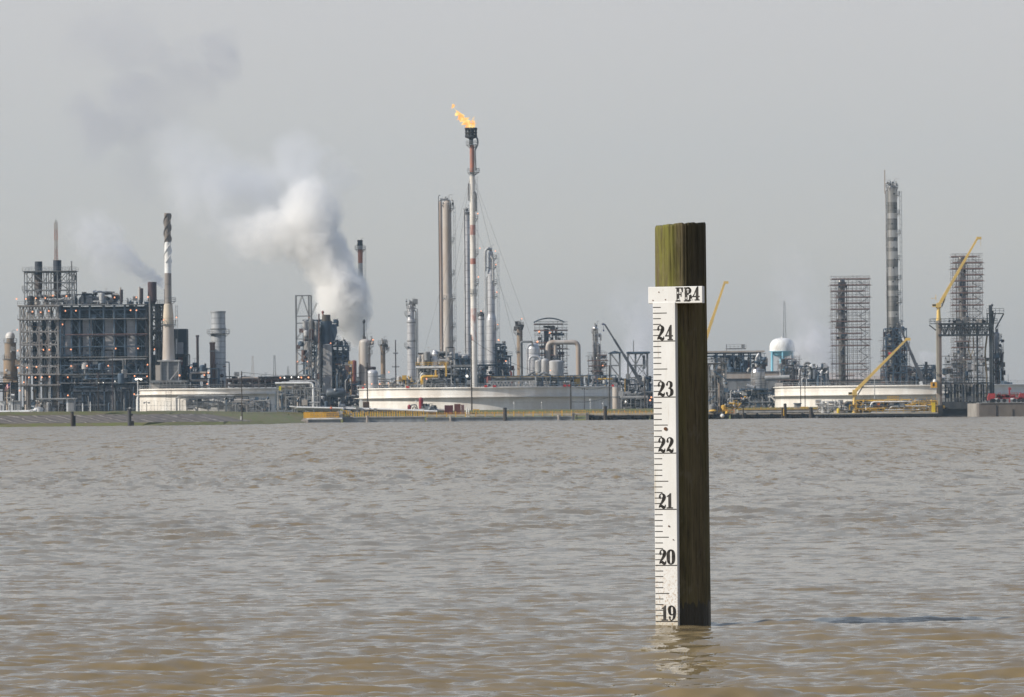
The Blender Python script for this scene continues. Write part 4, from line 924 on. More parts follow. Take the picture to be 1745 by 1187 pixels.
# ---- low white building, small tank and dock-side clutter behind the left levee
m = Map(1560, 95, 690); t = thing('pump_house', 'low open-sided shelter with pale roof and grey end wall before the boiler frame', 'building', (m.x(95), 1560, GZ))
obox(t, m, 62, 128, 678, 680, -.5, 7, LGREY, 'roof'); obox(t, m, 116, 126, 680, None, 0, 6.5, mat('grey_end_wall', (.30,.30,.30), .7), 'wall'); obox(t, m, 113, 116, 680, None, 0, 6, WHITE2, 'wall')
frame(t, m, [64,76,88,100], [680,None], 6, 2, cw=.25, bw=.25, mt=GREY, brace='')
clutter(t, m, 60, 112, 682, 706, (0, 6), 60, 81, [LGREY, WHITE2, GREY, DRUST, PALE], 'vbhe')
m = Map(1556, 66, 698); t = thing('day_tank', 'squat white round tank with stubby shape standing before the open-sided shelter', 'tank', (m.x(66), 1556, GZ))
mb = MB(); mb.lathe(m.x(66), 1556, [(8*m.s, GZ), (8*m.s, m.z(695))], 28); mb.build('shell', WHITE2, t); mb = MB(); mb.lathe(m.x(66), 1556, [(8.2*m.s, m.z(695)), (.05, m.z(692.5))], 28); mb.build('roof', LGREY, t)
m = Map(1550, 40, 700); t = thing('white_pipeline', 'white pipeline lying low along the crest of the grass bank', 'pipeline', (m.x(30), 1550, GZ)); mb = MB(); bendpipe(mb, [m.p(-10,701.5), m.p(52,701), m.p(58,699), m.p(62,699)], .42, 8); mb.build('pipe', WHITE2, t)
sd_ = MB()
for x in (-8, 8, 24, 42): sd_.box(m.x(x), m.x(x+1), 1549.7, 1550.3, GZ, m.z(702))
sd_.build('saddle', CONC, t)
# bollards, lamp posts and poles
for i, (x, lab) in enumerate(((141, 'short white bollard-like post nearest the open-sided shelter'), (154, 'short white post standing alone before the navy furnace building'))):
    pole('vent_post', lab, 1548, x, 684 if i else 687, 706, 1.9, WHITE2, 'white posts behind the levee', cat='post', zb=GZ)
def lamp_post(D, x, ytop, lab, mt=WHITE2, w_=1.9, heads=((-2.6, 1), (5.5, 1)), em=True):
    t, m = pole('lamp_post', lab, D, x, ytop, 706, w_, mt, cat='lamp post', zb=GZ)
    for dx, e in heads:
        mb = MB(); mb.bar(m.p(x, ytop+2), m.p(x+dx, ytop+2, -.2), .12); c = m.p(x+dx, ytop+3, -.3); mb.ball(c, .36 if x < 300 else .22, 10, 6, .6); mb.build('lamp_head', (GLOWW if x < 300 else WHITE2) if em else GREY, t)
lamp_post(1552, 235, 643, 'white post with two round lamps at the corner of the cream-white tank')
lamp_post(1550, 250, 683, 'short dark lamp post with two drooping arms before the cream-white tank', BLACK, 1.1, ((-4, 0), (4, 0)), False)
for i, (D, x, yt, yb, w_, lab) in enumerate(((1150,167.5,644,726,1.7,'bare brown timber pole rising from the foot of the levee'), (1560,45,640,706,1.0,'thin pole in front of the boiler frame legs'), (1560,100,640,706,1.1,'thin pole in front of the grey lift shaft'),
        (1150,412,632,716,1.9,'dark timber pole at the end of the concrete levee with small white box'), (1560,192,604,706,1.8,'tall pale pole before the middle of the navy furnace building'))):
    t, m = pole('utility_pole', lab, D, x, yt, yb, w_, WOOD if D < 1500 else DRUST, 'poles along the bank')
    if i == 3:
        mb = MB(); c = m.p(x-1.6, 712, -.3); mb.box(c.x-.13, c.x+.13, c.y-.1, c.y+.1, c.z-.35, c.z+.35); mb.build('meter_box', WHITE2, t)
# chain fence on the levee crest
t = thing('chain_fence', 'thin wire fence on many posts along the crest of the concrete levee', 'fence', (-70, 1170, 2.8)); mb = MB(); mw = MB()
ln = [p for p in offset_line(SHORE, 18) if -260 < p[0] < 40 and p[1] < 1560][:8]
fp = []
for a, b in zip(ln, ln[1:]):
    n = max(1, int(math.hypot(b[0]-a[0], b[1]-a[1])/3.2)); fp += [(a[0]+(b[0]-a[0])*k/n, a[1]+(b[1]-a[1])*k/n) for k in range(n)]
for a, b in zip(fp, fp[1:]):
    mb.bar((*a, 2.8), (*a, 5.0), .05)
    for h in (3.2, 4.0, 4.95): mw.bar((*a, h), (*b, h), .022)
mb.build('fence_post', GREY, t); mw.build('wire', GREY, t)
# mooring dolphins
def dolphin(D, x, yt, yb, w_, lab, twin=True, mt=WOOD, cap=True):
    m = Map(D, x, (yt+yb)/2); t = thing('mooring_dolphin', lab, 'dolphin', (m.x(x), D, -.6), 'dark mooring piles in the water'); r = w_/2*m.s
    mb = MB(); mb.lathe(m.x(x), D, [(r, -.6), (r*.97, m.z(yt))], 20); mb.build('pile', mat('dark_grey_pile', (.075,.075,.08), .8) if cap else mt, t)
    mb = MB(); mb.lathe(m.x(x), D, [(r*1.05, m.z(yt+1.2)), (r*1.05, m.z(yt)), (r*.6, m.z(yt-.8))], 20); mb.build('cap', BLACK, t)
    if twin:
        mb = MB(); x2 = m.x(x + w_*.62); mb.lathe(x2, D+.5, [(r*.8, -.6), (r*.75, m.z(yt + (yb-yt)*.25))], 16); mb.box(x2-r*.3, x2+r*.9, D-.6-r, D-r*.8, -.3, m.z(yb-4)); mb.build('fender', BLACK, t)
    return t, m
t, m = dolphin(1100, 123, 702, 727, 5.6, 'pair of black mooring piles in the water before the open-sided shelter', cap=False)
t, m = dolphin(1104, 220.5, 697.5, 724, 6.4, 'grey mooring pile with light on top in the water near the cream-white tank', False)
mb = MB(); x2 = m.x(225.5); mb.box(x2-.35, x2+.3, 1103.6, 1104.4, -.5, m.z(717)); mb.box(x2-.4, x2+.1, 1103.7, 1104.3, m.z(708), m.z(704.5)); mb.bar((x2-.3,1104,m.z(704)), (x2-.3,1104,m.z(722)), .2); mb.build('fender', BLACK, t)
mb = MB(); mb.tube([m.p(221,698), m.p(221,695.5), m.p(219,694.5)], .1, 6); mb.ball(m.p(222,695), .2, 8, 6); mb.build('nav_light', LGREY, t)
# far lattice masts and the power line
for i, (x, yt, lab) in enumerate(((431,606,'pale far mast rising above the rusty overhead rack near the dark timber pole'), (468,605,'dark far lattice mast standing alone over the overhead rack'), (491,624,'faint thin far mast left of the tall steel lattice'), (1337.8,512,'tall grey lattice mast rising behind the water tower'))):
    D = 2600; m = Map(D, x, 640); t = thing('lattice_mast', lab, 'mast', (m.x(x), D, GZ), 'far lattice masts'); mb = MB(); zt_ = m.z(yt); h = zt_-GZ; w0 = 1.1 if i != 3 else 1.3
    for sx, sy in ((-1,-1),(1,-1),(1,1),(-1,1)): mb.bar((m.x(x)+sx*w0, D+sy*w0, GZ), (m.x(x)+sx*.25, D+sy*.25, zt_), .22 if i else .16)
    z = GZ; s = 1
    while z < zt_-1:
        f0 = w0 + (.25-w0)*(z-GZ)/h; mb.bar((m.x(x)-f0*s, D-f0, z), (m.x(x)+f0*s, D-f0, min(zt_, z+2.2)), .12); mb.bar((m.x(x)-f0, D-f0, z), (m.x(x)+f0, D-f0, z), .12); z += 2.2; s = -s
    mb.build('lattice', GREY if i else PALE, t)
# ------------------------------------------------------------------ middle plant (photo x 500..1110)
DM = 1800.0
# lattice derrick and cracker unit
m = Map(DM, 518, 600); t = thing('steel_derrick', 'tall open steel lattice with V-braces at its top left of the dark reactor', 'steel frame', (m.x(518), DM, GZ))
mb = MB()
for x in (504.5, 526.5, 530.5):
    for dy in (0, 7): mb.bar(m.p(x, 503, dy), (m.x(x), DM+dy, GZ), .28)
for y in (503, 538, 550, 577, 596, 620, 638):
    for dy in (0, 7): mb.bar(m.p(504.5, y, dy), m.p(530.5, y, dy), .18)
    for x in (504.5, 530.5): mb.bar(m.p(x, y, 0), m.p(x, y, 7), .18)
for a, b in (((504.5,537),(515,503)),((515,503),(526,537)),((530.5,537),(540,516)),((504.5,577),(517,560)),((504.5,596),(517,580)),((504.5,620),(526,598)),((504.5,598),(526,620)),((504.5,638),(526,622))):
    for dy in (0, 7): mb.bar(m.p(*a, dy), m.p(*b, dy), .16)
mb.build('frame', GREY, t); clutter(t, m, 506, 545, 560, 660, (1, 6), 50, 88, [GREY, NAVY, LGREY, PALE, RUSTY], 'vbpe', rmax=.3)
lamps(t, m, [(507,616),(524,616)], -1, .25); 
m = Map(DM+8, 545, 600); t = thing('catalytic_reactor', 'dark blue reactor cylinder with brown top, grey cyclones and a rusty thin stack', 'process unit', (m.x(545), DM+8, GZ))
for (x, w_, y0, y1) in ((521,9,548,563),(532,9,546,562),(521,6,563,600),(540,8,550,580)):
    mb = MB(); r = w_/2*m.s; mb.lathe(m.x(x), DM+6, [(r*.35, m.z(y1+9)), (r, m.z(y1)), (r, m.z(y0))], 16); mb.dome(m.x(x), DM+6, r, m.z(y0), r*.7, 16); mb.build('cyclone', GREY if x != 521 else LGREY, t)
cx = m.x(556.5); r = 10*m.s
mb = MB(); mb.lathe(cx, DM+8, [(r, m.z(586)), (r, m.z(547))], 28); mb.build('vessel_body', mat('deep_blue_vessel', (.035,.062,.095), .5, .1, (.02,.035,.055), .5, .3, .6), t)
mb = MB(); mb.lathe(cx, DM+8, [(r*.75, m.z(547)), (r*.7, m.z(536))], 20); mb.build('vessel_top', mat('dark_brown_head', (.10,.085,.065), .8), t)
mb = MB(); mb.lathe(m.x(566), DM+9, [(3*m.s, m.z(588)), (9*m.s, m.z(566)), (8*m.s, m.z(554)), (1, m.z(552))], 20); mb.build('hopper', NAVY, t)
mb = MB(); mb.box(m.x(551), m.x(566), DM+4, DM+10, GZ, m.z(587)); mb.build('vessel_skirt', LGREY, t)
mb = MB(); mb.lathe(m.x(544), DM+2, [(3.4*m.s, GZ), (3.2*m.s, m.z(597)), (1.4*m.s, m.z(585))], 14); mb.build('flue', LGREY, t)
mb = MB(); mb.lathe(m.x(545.5), DM, [(1.5*m.s, m.z(597)), (1.2*m.s, m.z(535))], 12); mb.build('thin_stack', RUSTY, t)
mb = MB(); mb.lathe(m.x(548.5), DM-4, [(2.6*m.s, GZ), (2.6*m.s, m.z(585))], 12); mb.build('black_stack', BLACK, t)
mb = MB(); mb.ball(m.p(550, 531.5, 4), 2.2*m.s, 10, 6, 1.3); mb.tube([m.p(550,533,4), m.p(551,541,4)], 1.4*m.s, 8); mb.build('rusty_vent', MAROON, t)
frame(t, m, [517,530,541,550], [545,563,580,600,620,645,None], 8, 2, cw=.3, bw=.3, mt=NAVY, brace='mix', deck=(563,600,620), seed=9)
clutter(t, m, 520, 568, 548, 625, (-1, 6), 80, 91, [NAVY, GREY, BLACK, LGREY, RUSTY], 'vbph', rmax=.3); clutter(t, m, 560, 580, 546, 562, (0, 6), 14, 92, [NAVY, BLACK], 'vbp')
lamps(t, m, [(527,540),(564,585)], -2, .28)
m = Map(DM+5, 580, 620); t = thing('navy_process_tower', 'navy blue boxy process tower with open roof deck left of the steam', 'process unit', (m.x(580), DM+5, GZ))
frame(t, m, [566,575,584,593], [590,598,607,617,632,648,None], 8, 2, cw=.4, bw=.35, mt=NAVY, brace='mix', deck=(590,598), seed=10)
mb = MB(); mb.box(m.x(567), m.x(592), DM+8, DM+14, GZ, m.z(600)); mb.build('casing', mat('navy_cladding', (.045,.07,.095), .6, 0, (.025,.04,.055), .5, .3, .6, 0, 2.2, .6), t)
for x in (571, 588): mb = MB(); mb.bar(m.p(x, 590), m.p(x, 562 if x == 571 else 578), .3); mb.build('vent_pipe', NAVY, t)
mb = MB(); mb.lathe(m.x(582), DM+9, [(2.4*m.s, m.z(590)), (2.4*m.s, m.z(583)), (1.8*m.s, m.z(580))], 12); mb.build('vent_hood', BLACK, t)
clutter(t, m, 566, 594, 595, 690, (-.6, 3), 90, 93, [NAVY, NAVY, GREY, BLACK, LGREY], 'vbph', rmax=.3); clutter(t, m, 568, 593, 578, 590, (0, 6), 16, 94, [NAVY, BLACK, GREY], 'vbp')
m = Map(DM-30, 572, 675); t = thing('horizontal_drum', 'dark grey horizontal drum with rounded ends on saddles', 'drum', (m.x(572), DM-30, GZ)); mb = MB(); hdrum(mb, m.x(559), m.x(586), DM-30, m.z(669.5), 8*m.s*.98); mb.build('shell', mat('dark_grey_drum', (.085,.10,.115), .5, .1), t)
for x in (562, 583): mb = MB(); mb.box(m.x(x-1.5), m.x(x+1.5), DM-32, DM-28, GZ, m.z(674)); mb.build('saddle', BLACK, t)
mb = MB(); mb.ball(m.p(571.5,664,-1.3), .42, 8, 6); mb.build('sight_glass', LGREY, t)
m = Map(DM-20, 560, 690); t = thing('utility_pipework', 'dark low tangle of pumps and pipework below the dark grey drum', 'process unit', (m.x(560), DM-20, GZ))
clutter(t, m, 540, 614, 672, 705, (-4, 4), 150, 95, [NAVY, BLACK, GREY, LGREY, BLACK], 'vbphe', rmax=.35); mb = MB(); mb.box(m.x(541), m.x(612), DM-14, DM-8, GZ, m.z(676)); mb.build('wall', DKNAVY, t)
clutter(t, m, 572, 615, 620, 680, (0, 6), 90, 96, [NAVY, BLACK, GREY, RUSTY], 'vbph', rmax=.3)
m = Map(DM-8, 597, 640); t = thing('yellow_ladder_tower', 'small yellow caged ladder tower in front of a rust-brown vessel', 'ladder tower', (m.x(597), DM-8, GZ)); frame(t, m, [594.5,600], [615,622,629,636,646,None], 1.4, 2, cw=.2, bw=.16, mt=YELL, brace='x')
t, m = column('rust_brown_vessel', 'fat rust-brown vessel half hidden beside the yellow ladder tower', 'vessel', DM-2, 603.5, [(616,9),(704,9)], MAROON, None, 'dome')
# small stack with red band inside the steam
t, m = column('red_banded_stack', 'slim flare stack with black crown and faded red band poking out of the steam', 'flare stack', DM+110, 614, [(418,8.6),(425,8.6),(448,8),(700,9)], [LGREY, BAND, LGREY, LGREY], None, 'flat', plats=((424,0,360,5),(480,-60,60,4),(497,-60,60,4)), ladder=(1,425), mapc=Map(DM+110, 613.5, 430))
mb = MB()
for k in range(7):
    a = k/7*2*math.pi; mb.lathe(m.x(613.6)+.62*math.cos(a), DM+110+.62*math.sin(a), [(.26, m.z(419)), (.28, m.z(408.5+(k%2)*1.2))], 8)
mb.lathe(m.x(613.6), DM+110, [(.98, m.z(418)), (.98, m.z(416)), (1.02, m.z(415.6))], 16); mb.lathe(m.x(613.6), DM+110, [(.96, m.z(411)), (.96, m.z(409.5))], 16); mb.build('burner_crown', BLACK, t)
t, m = column('fractionating_column', 'wide grey column at the foot of the steam with tall black vent pipe on top', 'column', DM, 622, [(583,19),(704,19.5)], PALE, None, 'dome', plats=((590,-60,60,6),(602,-60,60,4)), pipes=((612.5,586,2.5,LGREY,None),), lampsat=((637,579),))
mb = MB(); mb.lathe(m.x(621), DM, [(1.7*m.s, m.z(579)), (1.2*m.s, m.z(562)), (1.0*m.s, m.z(545))], 10); mb.lathe(m.x(621), DM, [(1.2*m.s, m.z(551)), (2.3*m.s, m.z(549)), (2.3*m.s, m.z(546)), (1.2*m.s, m.z(544))], 10); mb.build('vent_pipe', BLACK, t)
clutter(t, m, 628, 638, 574, 586, (-1, 2), 8, 97, [GREY, PALE], 'vp'); lamps(t, m, [(622,655)], -3, .2)
t, m = column('short_dome_vessel', 'short silver domed vessel standing by the wide grey column', 'vessel', DM-20, 635, [(635,19),(704,19)], ALU, None, 'dome', davits=False)
mb = MB(); hdrum(mb, m.x(628), m.x(640), DM-20, m.z(627), .5, 10); mb.build('top_fittings', DRUST, t); lamps(t, m, [(634,654)], -3, .28)
t, m = column('yellow_ochre_column', 'slim ochre-yellow column with one caged platform near its head', 'column', DM, 653, [(586,9),(592,9),(594,8),(704,8)], RUSTB, None, 'flat', plats=((597,-80,80,7),(586,0,360,4)), lampsat=((663,634),(662,653),(636,579)))
clutter(t, m, 650, 662, 580, 596, (-1.5, 1), 14, 98, [BLACK, GREY, DRUST], 'vbp', rmax=.3)
pole('utility_pole', 'tall pole with crossarms between the ochre-yellow and the silver column', DM-30, 674.5, 579, 706, 2.2, DRUST, 'poles in the middle of the plant', arms=((602,4),(625,6)), zb=GZ)
t, m = column('silver_column', 'silver column with widened head and pipes down its sunless side', 'column', DM, 701, [(521,11),(540,11.5),(545,13.5),(704,14)], ALU, None, 'dome', plats=((536,100,250,5),(524,0,360,2),(590,110,240,5)), rings=(581,549), pipes=((709.5,528,2,GREY,None),(712,524,1.2,GREY,None)), ladder=(1,530))
clutter(t, m, 692, 710, 512, 521, (-1, 1), 12, 99, [BLACK, GREY], 'vpb', rmax=.25); clutter(t, m, 690, 712, 640, 700, (-3, -2), 24, 100, [LGREY, CHROME, YELL, GREY], 'vpbe', rmax=.3)
# pipes and small stuff between
m = Map(DM-10, 665, 680); t = thing('low_process_area', 'low grey process pipework behind the big tank near the silver column', 'process unit', (m.x(665), DM-10, GZ))
clutter(t, m, 628, 712, 640, 700, (-4, 5), 160, 101, [GREY, LGREY, NAVY, PALE, YELL], 'vbphe', rmax=.3, name='piping'); lamps(t, m, [(648,654)], -4, .3)
frame(t, m, [640,655,668,682,695], [646,662,None], 6, 2, cw=.25, bw=.25, mt=GREY, brace='')
# compressor deck with yellow rails
m = Map(1735, 756, 650); t = thing('compressor_deck', 'raised pale deck with yellow handrail crowded with equipment left of the flare', 'platform', (m.x(756), 1735, GZ))
mb = MB(); mb.box(m.x(709), m.x(769), 1734, 1746, m.z(626.5), m.z(623)); mb.build('deck', WHITE2, t); mb = MB(); mb.box(m.x(769), m.x(803), 1734, 1746, m.z(625), m.z(621.5)); mb.build('deck', GREY, t)
mb = MB(); rails(mb, m.x(709), m.x(764), 1734.1, m.z(623), 1.1, 1.3, .13); mb.build('railing', YELL, t)
frame(t, m, [711,722,735,748,758,769], [627,645,None], 10, 2, cw=.35, bw=.3, mt=LGREY, brace='')
frame(t, m, [775,784,794,803], [612,626,643,None], 10, 2, cw=.35, bw=.3, mt=NAVY, brace='mix', deck=(612,))
mb = MB(); mb.box(m.x(711), m.x(803), 1745, 1750, GZ, m.z(629)); mb.build('back_wall', DKNAVY, t)
mb = MB(); bendpipe(mb, [m.p(719,655,-1.5), m.p(719,641,-1.5), m.p(746,641,-1.5)], .42, 8); bendpipe(mb, [m.p(743,641,-1), m.p(743,630,-1)], .3, 8); mb.box(m.x(717), m.x(721.5), 1732.5, 1734, m.z(654), m.z(648)); mb.build('yellow_duct', YELL, t)
mb = MB(); mb.box(m.x(759), m.x(761.5), 1733.2, 1734, m.z(641), m.z(618)); mb.build('yellow_ladder', YELL, t)
clutter(t, m, 712, 770, 600, 623, (1, 9), 80, 111, [GREY, LGREY, PALE, BLACK], 'vbphe', rmax=.45); clutter(t, m, 712, 800, 629, 660, (-.5, 9), 150, 112, [LGREY, GREY, WHITE2, BLACK, GREY], 'vbphu', rmax=.4)
clutter(t, m, 768, 803, 606, 622, (1, 9), 40, 113, [GREY, LGREY, NAVY, MAROON], 'vbphe', rmax=.5)
mb = MB(); mb.box(m.x(778), m.x(802), 1738, 1744, m.z(622), m.z(607)); mb.build('equipment_room', GREY, t)
for x, yt in ((774.5, 592), (761, 592)): mb = MB(); mb.bar(m.p(x, yt, 0), m.p(x, 640, 0), .5); mb.bar(m.p(761,592,0), m.p(774.5,592,0), .3); mb.build('gantry_post', LGREY, t)
lamps(t, m, [(727,645)], -1.5, .3); lamps(t, m, [(796,641)], -2, .5, GLOWW)
t, m = column('bulbous_separator', 'small shiny separator of three bulbs on the raised deck', 'vessel', 1738, 741, [(598,7),(603,11),(607,8),(612,12),(624,12)], ALU, None, 'dome', base=623, davits=False)
# twin tall columns
t, m = column('tall_slim_column', 'slim tall column with rust streaks paired with the thick beige column', 'column', DM-6, 751.5, [(344,6),(704,6.5)], mat('rust_streaked_grey', (.50,.45,.40), .6, 0, (.36,.26,.20), .35, .1, .8), 'tall columns beside the flare', 'dome', pipes=((748.5,332,1,DRUST,None),), mapc=Map(DM-6, 751.5, 470))
t, m = column('tall_thick_column', 'thick beige-grey column with orange stains, tallest of the pair by the flare', 'column', DM, 762.5, [(346,15),(500,15.5),(508,18),(704,18.5)], PALE, 'tall columns beside the flare', 'dome', plats=((355,-70,60,5),(410,-60,60,5),(466,-60,60,5),(508,-60,60,5),(508,120,240,2),(556,-60,60,4),(580,-60,60,4)), ladder=(1,350), mapc=Map(DM, 762, 470), lampsat=())
mb = MB()
bendpipe(mb, [m.p(751,345), m.p(751,339.5), m.p(762,339.5), m.p(762,343)], .35, 8); bendpipe(mb, [m.p(768,352,-1), m.p(768,341,-1), m.p(764,341,-1)], .25, 8); mb.build('overhead_pipe', GREY, t)
clutter(t, m, 752, 775, 338, 350, (-2, 2), 16, 120, [GREY, PALE, BLACK], 'vp', rmax=.25)
t, m = column('polished_slim_column', 'slim silver column close behind the flare on its sunny side', 'column', DM+40, 797, [(362,8.5),(704,9)], ALU, 'silver columns behind the flare', 'dome', pipes=((791.8,355,2.4,LGREY,None),), rings=(364,), mapc=Map(DM+40, 796, 480), davits=True, plats=((361,0,360,2),))
t, m = column('short_silver_column', 'short silver column with dark head tucked right behind the flare', 'column', DM+30, 820.5, [(540,11),(704,11.5)], ALU, 'silver columns behind the flare', 'dome', rings=(544,), mapc=Map(DM+30, 820, 600), plats=((538,-90,200,1.5),))
mb = MB(); mb.dome(m.x(820.5), DM+30, 5.7*m.s, m.z(539), 1.6, 20); mb.build('dark_head', BLACK, t)
t, m = column('stepped_silver_column', 'stepped silver column with arched overhead pipe and many side platforms', 'column', DM+20, 837, [(430,8.5),(459,9),(465,12),(535,13),(545,17),(704,18)], ALU, 'silver columns behind the flare', 'dome', plats=((440,-70,60,6),(455,-70,60,5),(482,-60,60,5),(504,-60,60,5),(558,-60,60,5),(588,-60,60,5)), ladder=(1,432), pipes=((826.5,455,1.6,LGREY,None),(829.5,470,1.6,GREY,None)),
    mapc=Map(DM+20, 837, 520), lampsat=((846,451),(847,498),(845,428),(848,553),(850,580)))
mb = MB(); bendpipe(mb, [m.p(827.5,462,-1), m.p(828,423.5,-1), m.p(837,423.5,-1), m.p(837,428,0)], .42, 8, q=1.2); bendpipe(mb, [m.p(841,478,-1.5), m.p(841,442,-1.5), m.p(837,436,-1)], .3, 8); mb.build('overhead_pipe', LGREY, t)
# flare
t, m = column('flare_stack', 'tall white flare stack with red bands and a black crown burning at the top', 'flare stack', 1720, 806, [(247,7.5),(293,7.8),(300,8.6),(340,9.2),(383,9.4),(400,9.4),(440,9.6),(450,9.6),(525,9.8),(580,10.5),(704,12)],
    [BAND, LGREY, WHITE, WHITE, WORN, WHITE, WORN, WHITE, mat('streaked_white_stack', (.68,.66,.62), .6, 0, (.42,.16,.11), .9, .3, .45), WHITE, WHITE], None, 'flat', plats=((246,0,360,6.5),(293,0,360,4.5),(293,-60,40,9),(372,-60,60,5),(432,-60,60,5),(482,-60,60,5),(499,0,360,2)), mapc=Map(1720, 806, 440), davits=False, lampsat=((815,364),(818,423),(815,472),(819,530)))
for o in list(t.children):
    if o.name.startswith('shell_section'): pass
cx = m.x(804.7)
mb = MB(); r = 3.3*m.s; mb.lathe(cx, 1720, [(r, m.z(248)), (r, m.z(238)), (r*1.25, m.z(236)), (r*3.1, m.z(234)), (r*3.2, m.z(231)), (r*2.0, m.z(229))], 20)
mb.lathe(cx, 1720, [(r*1.2, m.z(232)), (r*1.2, m.z(218))], 16)
for k in range(12):
    a = k/12*2*math.pi; mb.lathe(cx + 1.55*math.cos(a), 1720 + 1.55*math.sin(a), [(.24, m.z(234)), (.22, m.z(222)), (.34, m.z(221)), (.34, m.z(217.3))], 8)
for y in (231, 225.5): mb.lathe(cx, 1720, [(1.85, m.z(y+1)), (1.92, m.z(y)), (1.85, m.z(y-.8))], 20)
mb.build('burner_crown', BLACK, t)
mb = MB(); bendpipe(mb, [m.p(812,290,-.3), m.p(811,255,-.3), m.p(816,247,-.3), m.p(816,236,-.3), m.p(811,231,-.3)], .26, 8, q=.8); bendpipe(mb, [m.p(811,360,-.3), m.p(811,330,-.3), m.p(808,327,-.3)], .45, 8, q=.6); bendpipe(mb, [m.p(799.6,342,-.5), m.p(799.6,312,-.5)], .22, 8); mb.build('pilot_pipe', GREY, t)
ladder_mb(m.x(811.5), 1719.5, GZ, m.z(300), 1).build('ladder', GREY, t)
mb = MB()
for (x0, y0, x1, dyy) in ((803,300,694,0),(803,380,722,0),(803,300,730,60),(808,300,948,0),(808,380,938,20),(808,300,905,60)):
    mb.bar(m.p(x0, y0, 0), (m.x(x1), 1720+dyy-20, GZ), .055)
mb.build('guy_wire', GREY, t)
def flame_mb(pts, rad, seed, n=14):
    rr = random.Random(seed); mb = MB(); vs = []; M_ = 26
    for i in range(M_):
        s = i/(M_-1); k = s*(len(pts)-1); a = int(min(k, len(pts)-2)); f = k-a; c = pts[a]*(1-f) + pts[a+1]*f
        ro = rad*(math.sin(math.pi*min(1, s*1.15+.12))**.6 if s < .85 else (1-s)/.15*.62)
        ro = max(ro, .02)*(1+.35*math.sin(i*1.9+seed)); c = c + Vector((.32*math.sin(i*1.3+seed), .2*math.cos(i*1.7), .25*math.sin(i*2.1+seed)))
        for j in range(n):
            t_ = 2*math.pi*j/n; q = ro*(1+.3*math.sin(3*t_+i*.9)+.15*rr.uniform(-1, 1)); vs.append(c + Vector((math.cos(t_)*q, math.sin(t_)*q*.8, math.cos(t_)*q*.55)))
    mb.add(vs, [(i*n+j, i*n+(j+1)%n, (i+1)*n+(j+1)%n, (i+1)*n+j) for i in range(M_-1) for j in range(n)], True); return mb
fm, nt_, b_ = newmat('flame'); L = nt_.links.new; N = nt_.nodes.new
g_ = N('ShaderNodeNewGeometry'); nn = N('ShaderNodeTexNoise'); nn.inputs['Scale'].default_value = .55; nn.inputs['Detail'].default_value = 3; L(g_.outputs['Position'], nn.inputs['Vector'])
rp = N('ShaderNodeValToRGB'); L(nn.outputs['Fac'], rp.inputs[0]); rp.color_ramp.elements[0].position = .38; rp.color_ramp.elements[0].color = (1,.42,.12,1); rp.color_ramp.elements[1].position = .62; rp.color_ramp.elements[1].color = (1,.80,.30,1)
em = N('ShaderNodeEmission'); em.inputs['Strength'].default_value = 1.3; L(rp.outputs[0], em.inputs['Color']); lw = N('ShaderNodeLayerWeight'); lw.inputs['Blend'].default_value = .35
tr = N('ShaderNodeBsdfTransparent'); ms = N('ShaderNodeMixShader'); inv = N('ShaderNodeMapRange'); inv.inputs['From Min'].default_value = .35; inv.inputs['From Max'].default_value = .95; inv.inputs['To Min'].default_value = 0; inv.inputs['To Max'].default_value = .9
L(lw.outputs['Facing'], inv.inputs[0]); L(inv.outputs[0], ms.inputs[0]); L(em.outputs[0], ms.inputs[1]); L(tr.outputs[0], ms.inputs[2]); L(ms.outputs[0], nt_.nodes['Material Output'].inputs['Surface'])
fl_ = flame_mb([m.p(803.5,219), m.p(799,210), m.p(792,203), m.p(785,196), m.p(778,186), m.p(771,176)], 1.0, 2).build('flame', fm); tag(fl_, 'long orange and yellow flame blown sideways from the flare crown', 'flame')
fl_ = flame_mb([m.p(808,219), m.p(808.5,213), m.p(808,206), m.p(810,199)], .48, 7).build('flame', fm); tag(fl_, 'short pale orange flame licking straight up from the flare crown', 'flame')
# structures right of the flare
m = Map(DM, 858, 620); t = thing('exchanger_structure', 'dark stepped steel structure full of exchangers just right of the silver columns', 'process unit', (m.x(858), DM, GZ))
frame(t, m, [845,853,861], [586,598,610,625,640,None], 8, 2, cw=.4, bw=.4, mt=NAVY, brace='mix', deck=(598,610,625), seed=2)
frame(t, m, [861,866,870], [607,622,640,None], 8, 2, cw=.45, bw=.5, mt=NAVY, brace='', deck=(607,))
frame(t, m, [803,815,827,845], [622,640,655,None], 8, 2, cw=.3, bw=.3, mt=NAVY, brace='mix', deck=(622,640), seed=6)
clutter(t, m, 845, 862, 582, 700, (-1, 7), 90, 131, [NAVY, BLACK, GREY, DRUST], 'vbph', rmax=.5); clutter(t, m, 806, 880, 625, 690, (-1, 7), 140, 132, [NAVY, GREY, BLACK, LGREY, MAROON], 'vbphe', rmax=.4)
mb = MB()
for x, y in ((818,628),(818,636)): mb.ball(m.p(x, y, -2), 3*m.s, 14, 10, .9)
mb.build('white_drum', LGREY, t); lamps(t, m, [(850,579),(862,615)], -2, .3)
t, m = column('rusty_column', 'rust-orange column with a wide head of platforms near the domed vessel', 'column', DM, 886, [(556,9),(575,9.5),(704,10.5)], RUSTB, None, 'flat', plats=((556,0,360,3),(566,100,250,6),(598,110,250,3)), pipes=((890,560,2,DRUST,None),), lampsat=((890,543),))
clutter(t, m, 879, 893, 549, 560, (-1.5, 1.5), 18, 133, [GREY, BLACK, DRUST], 'vpb', rmax=.25)
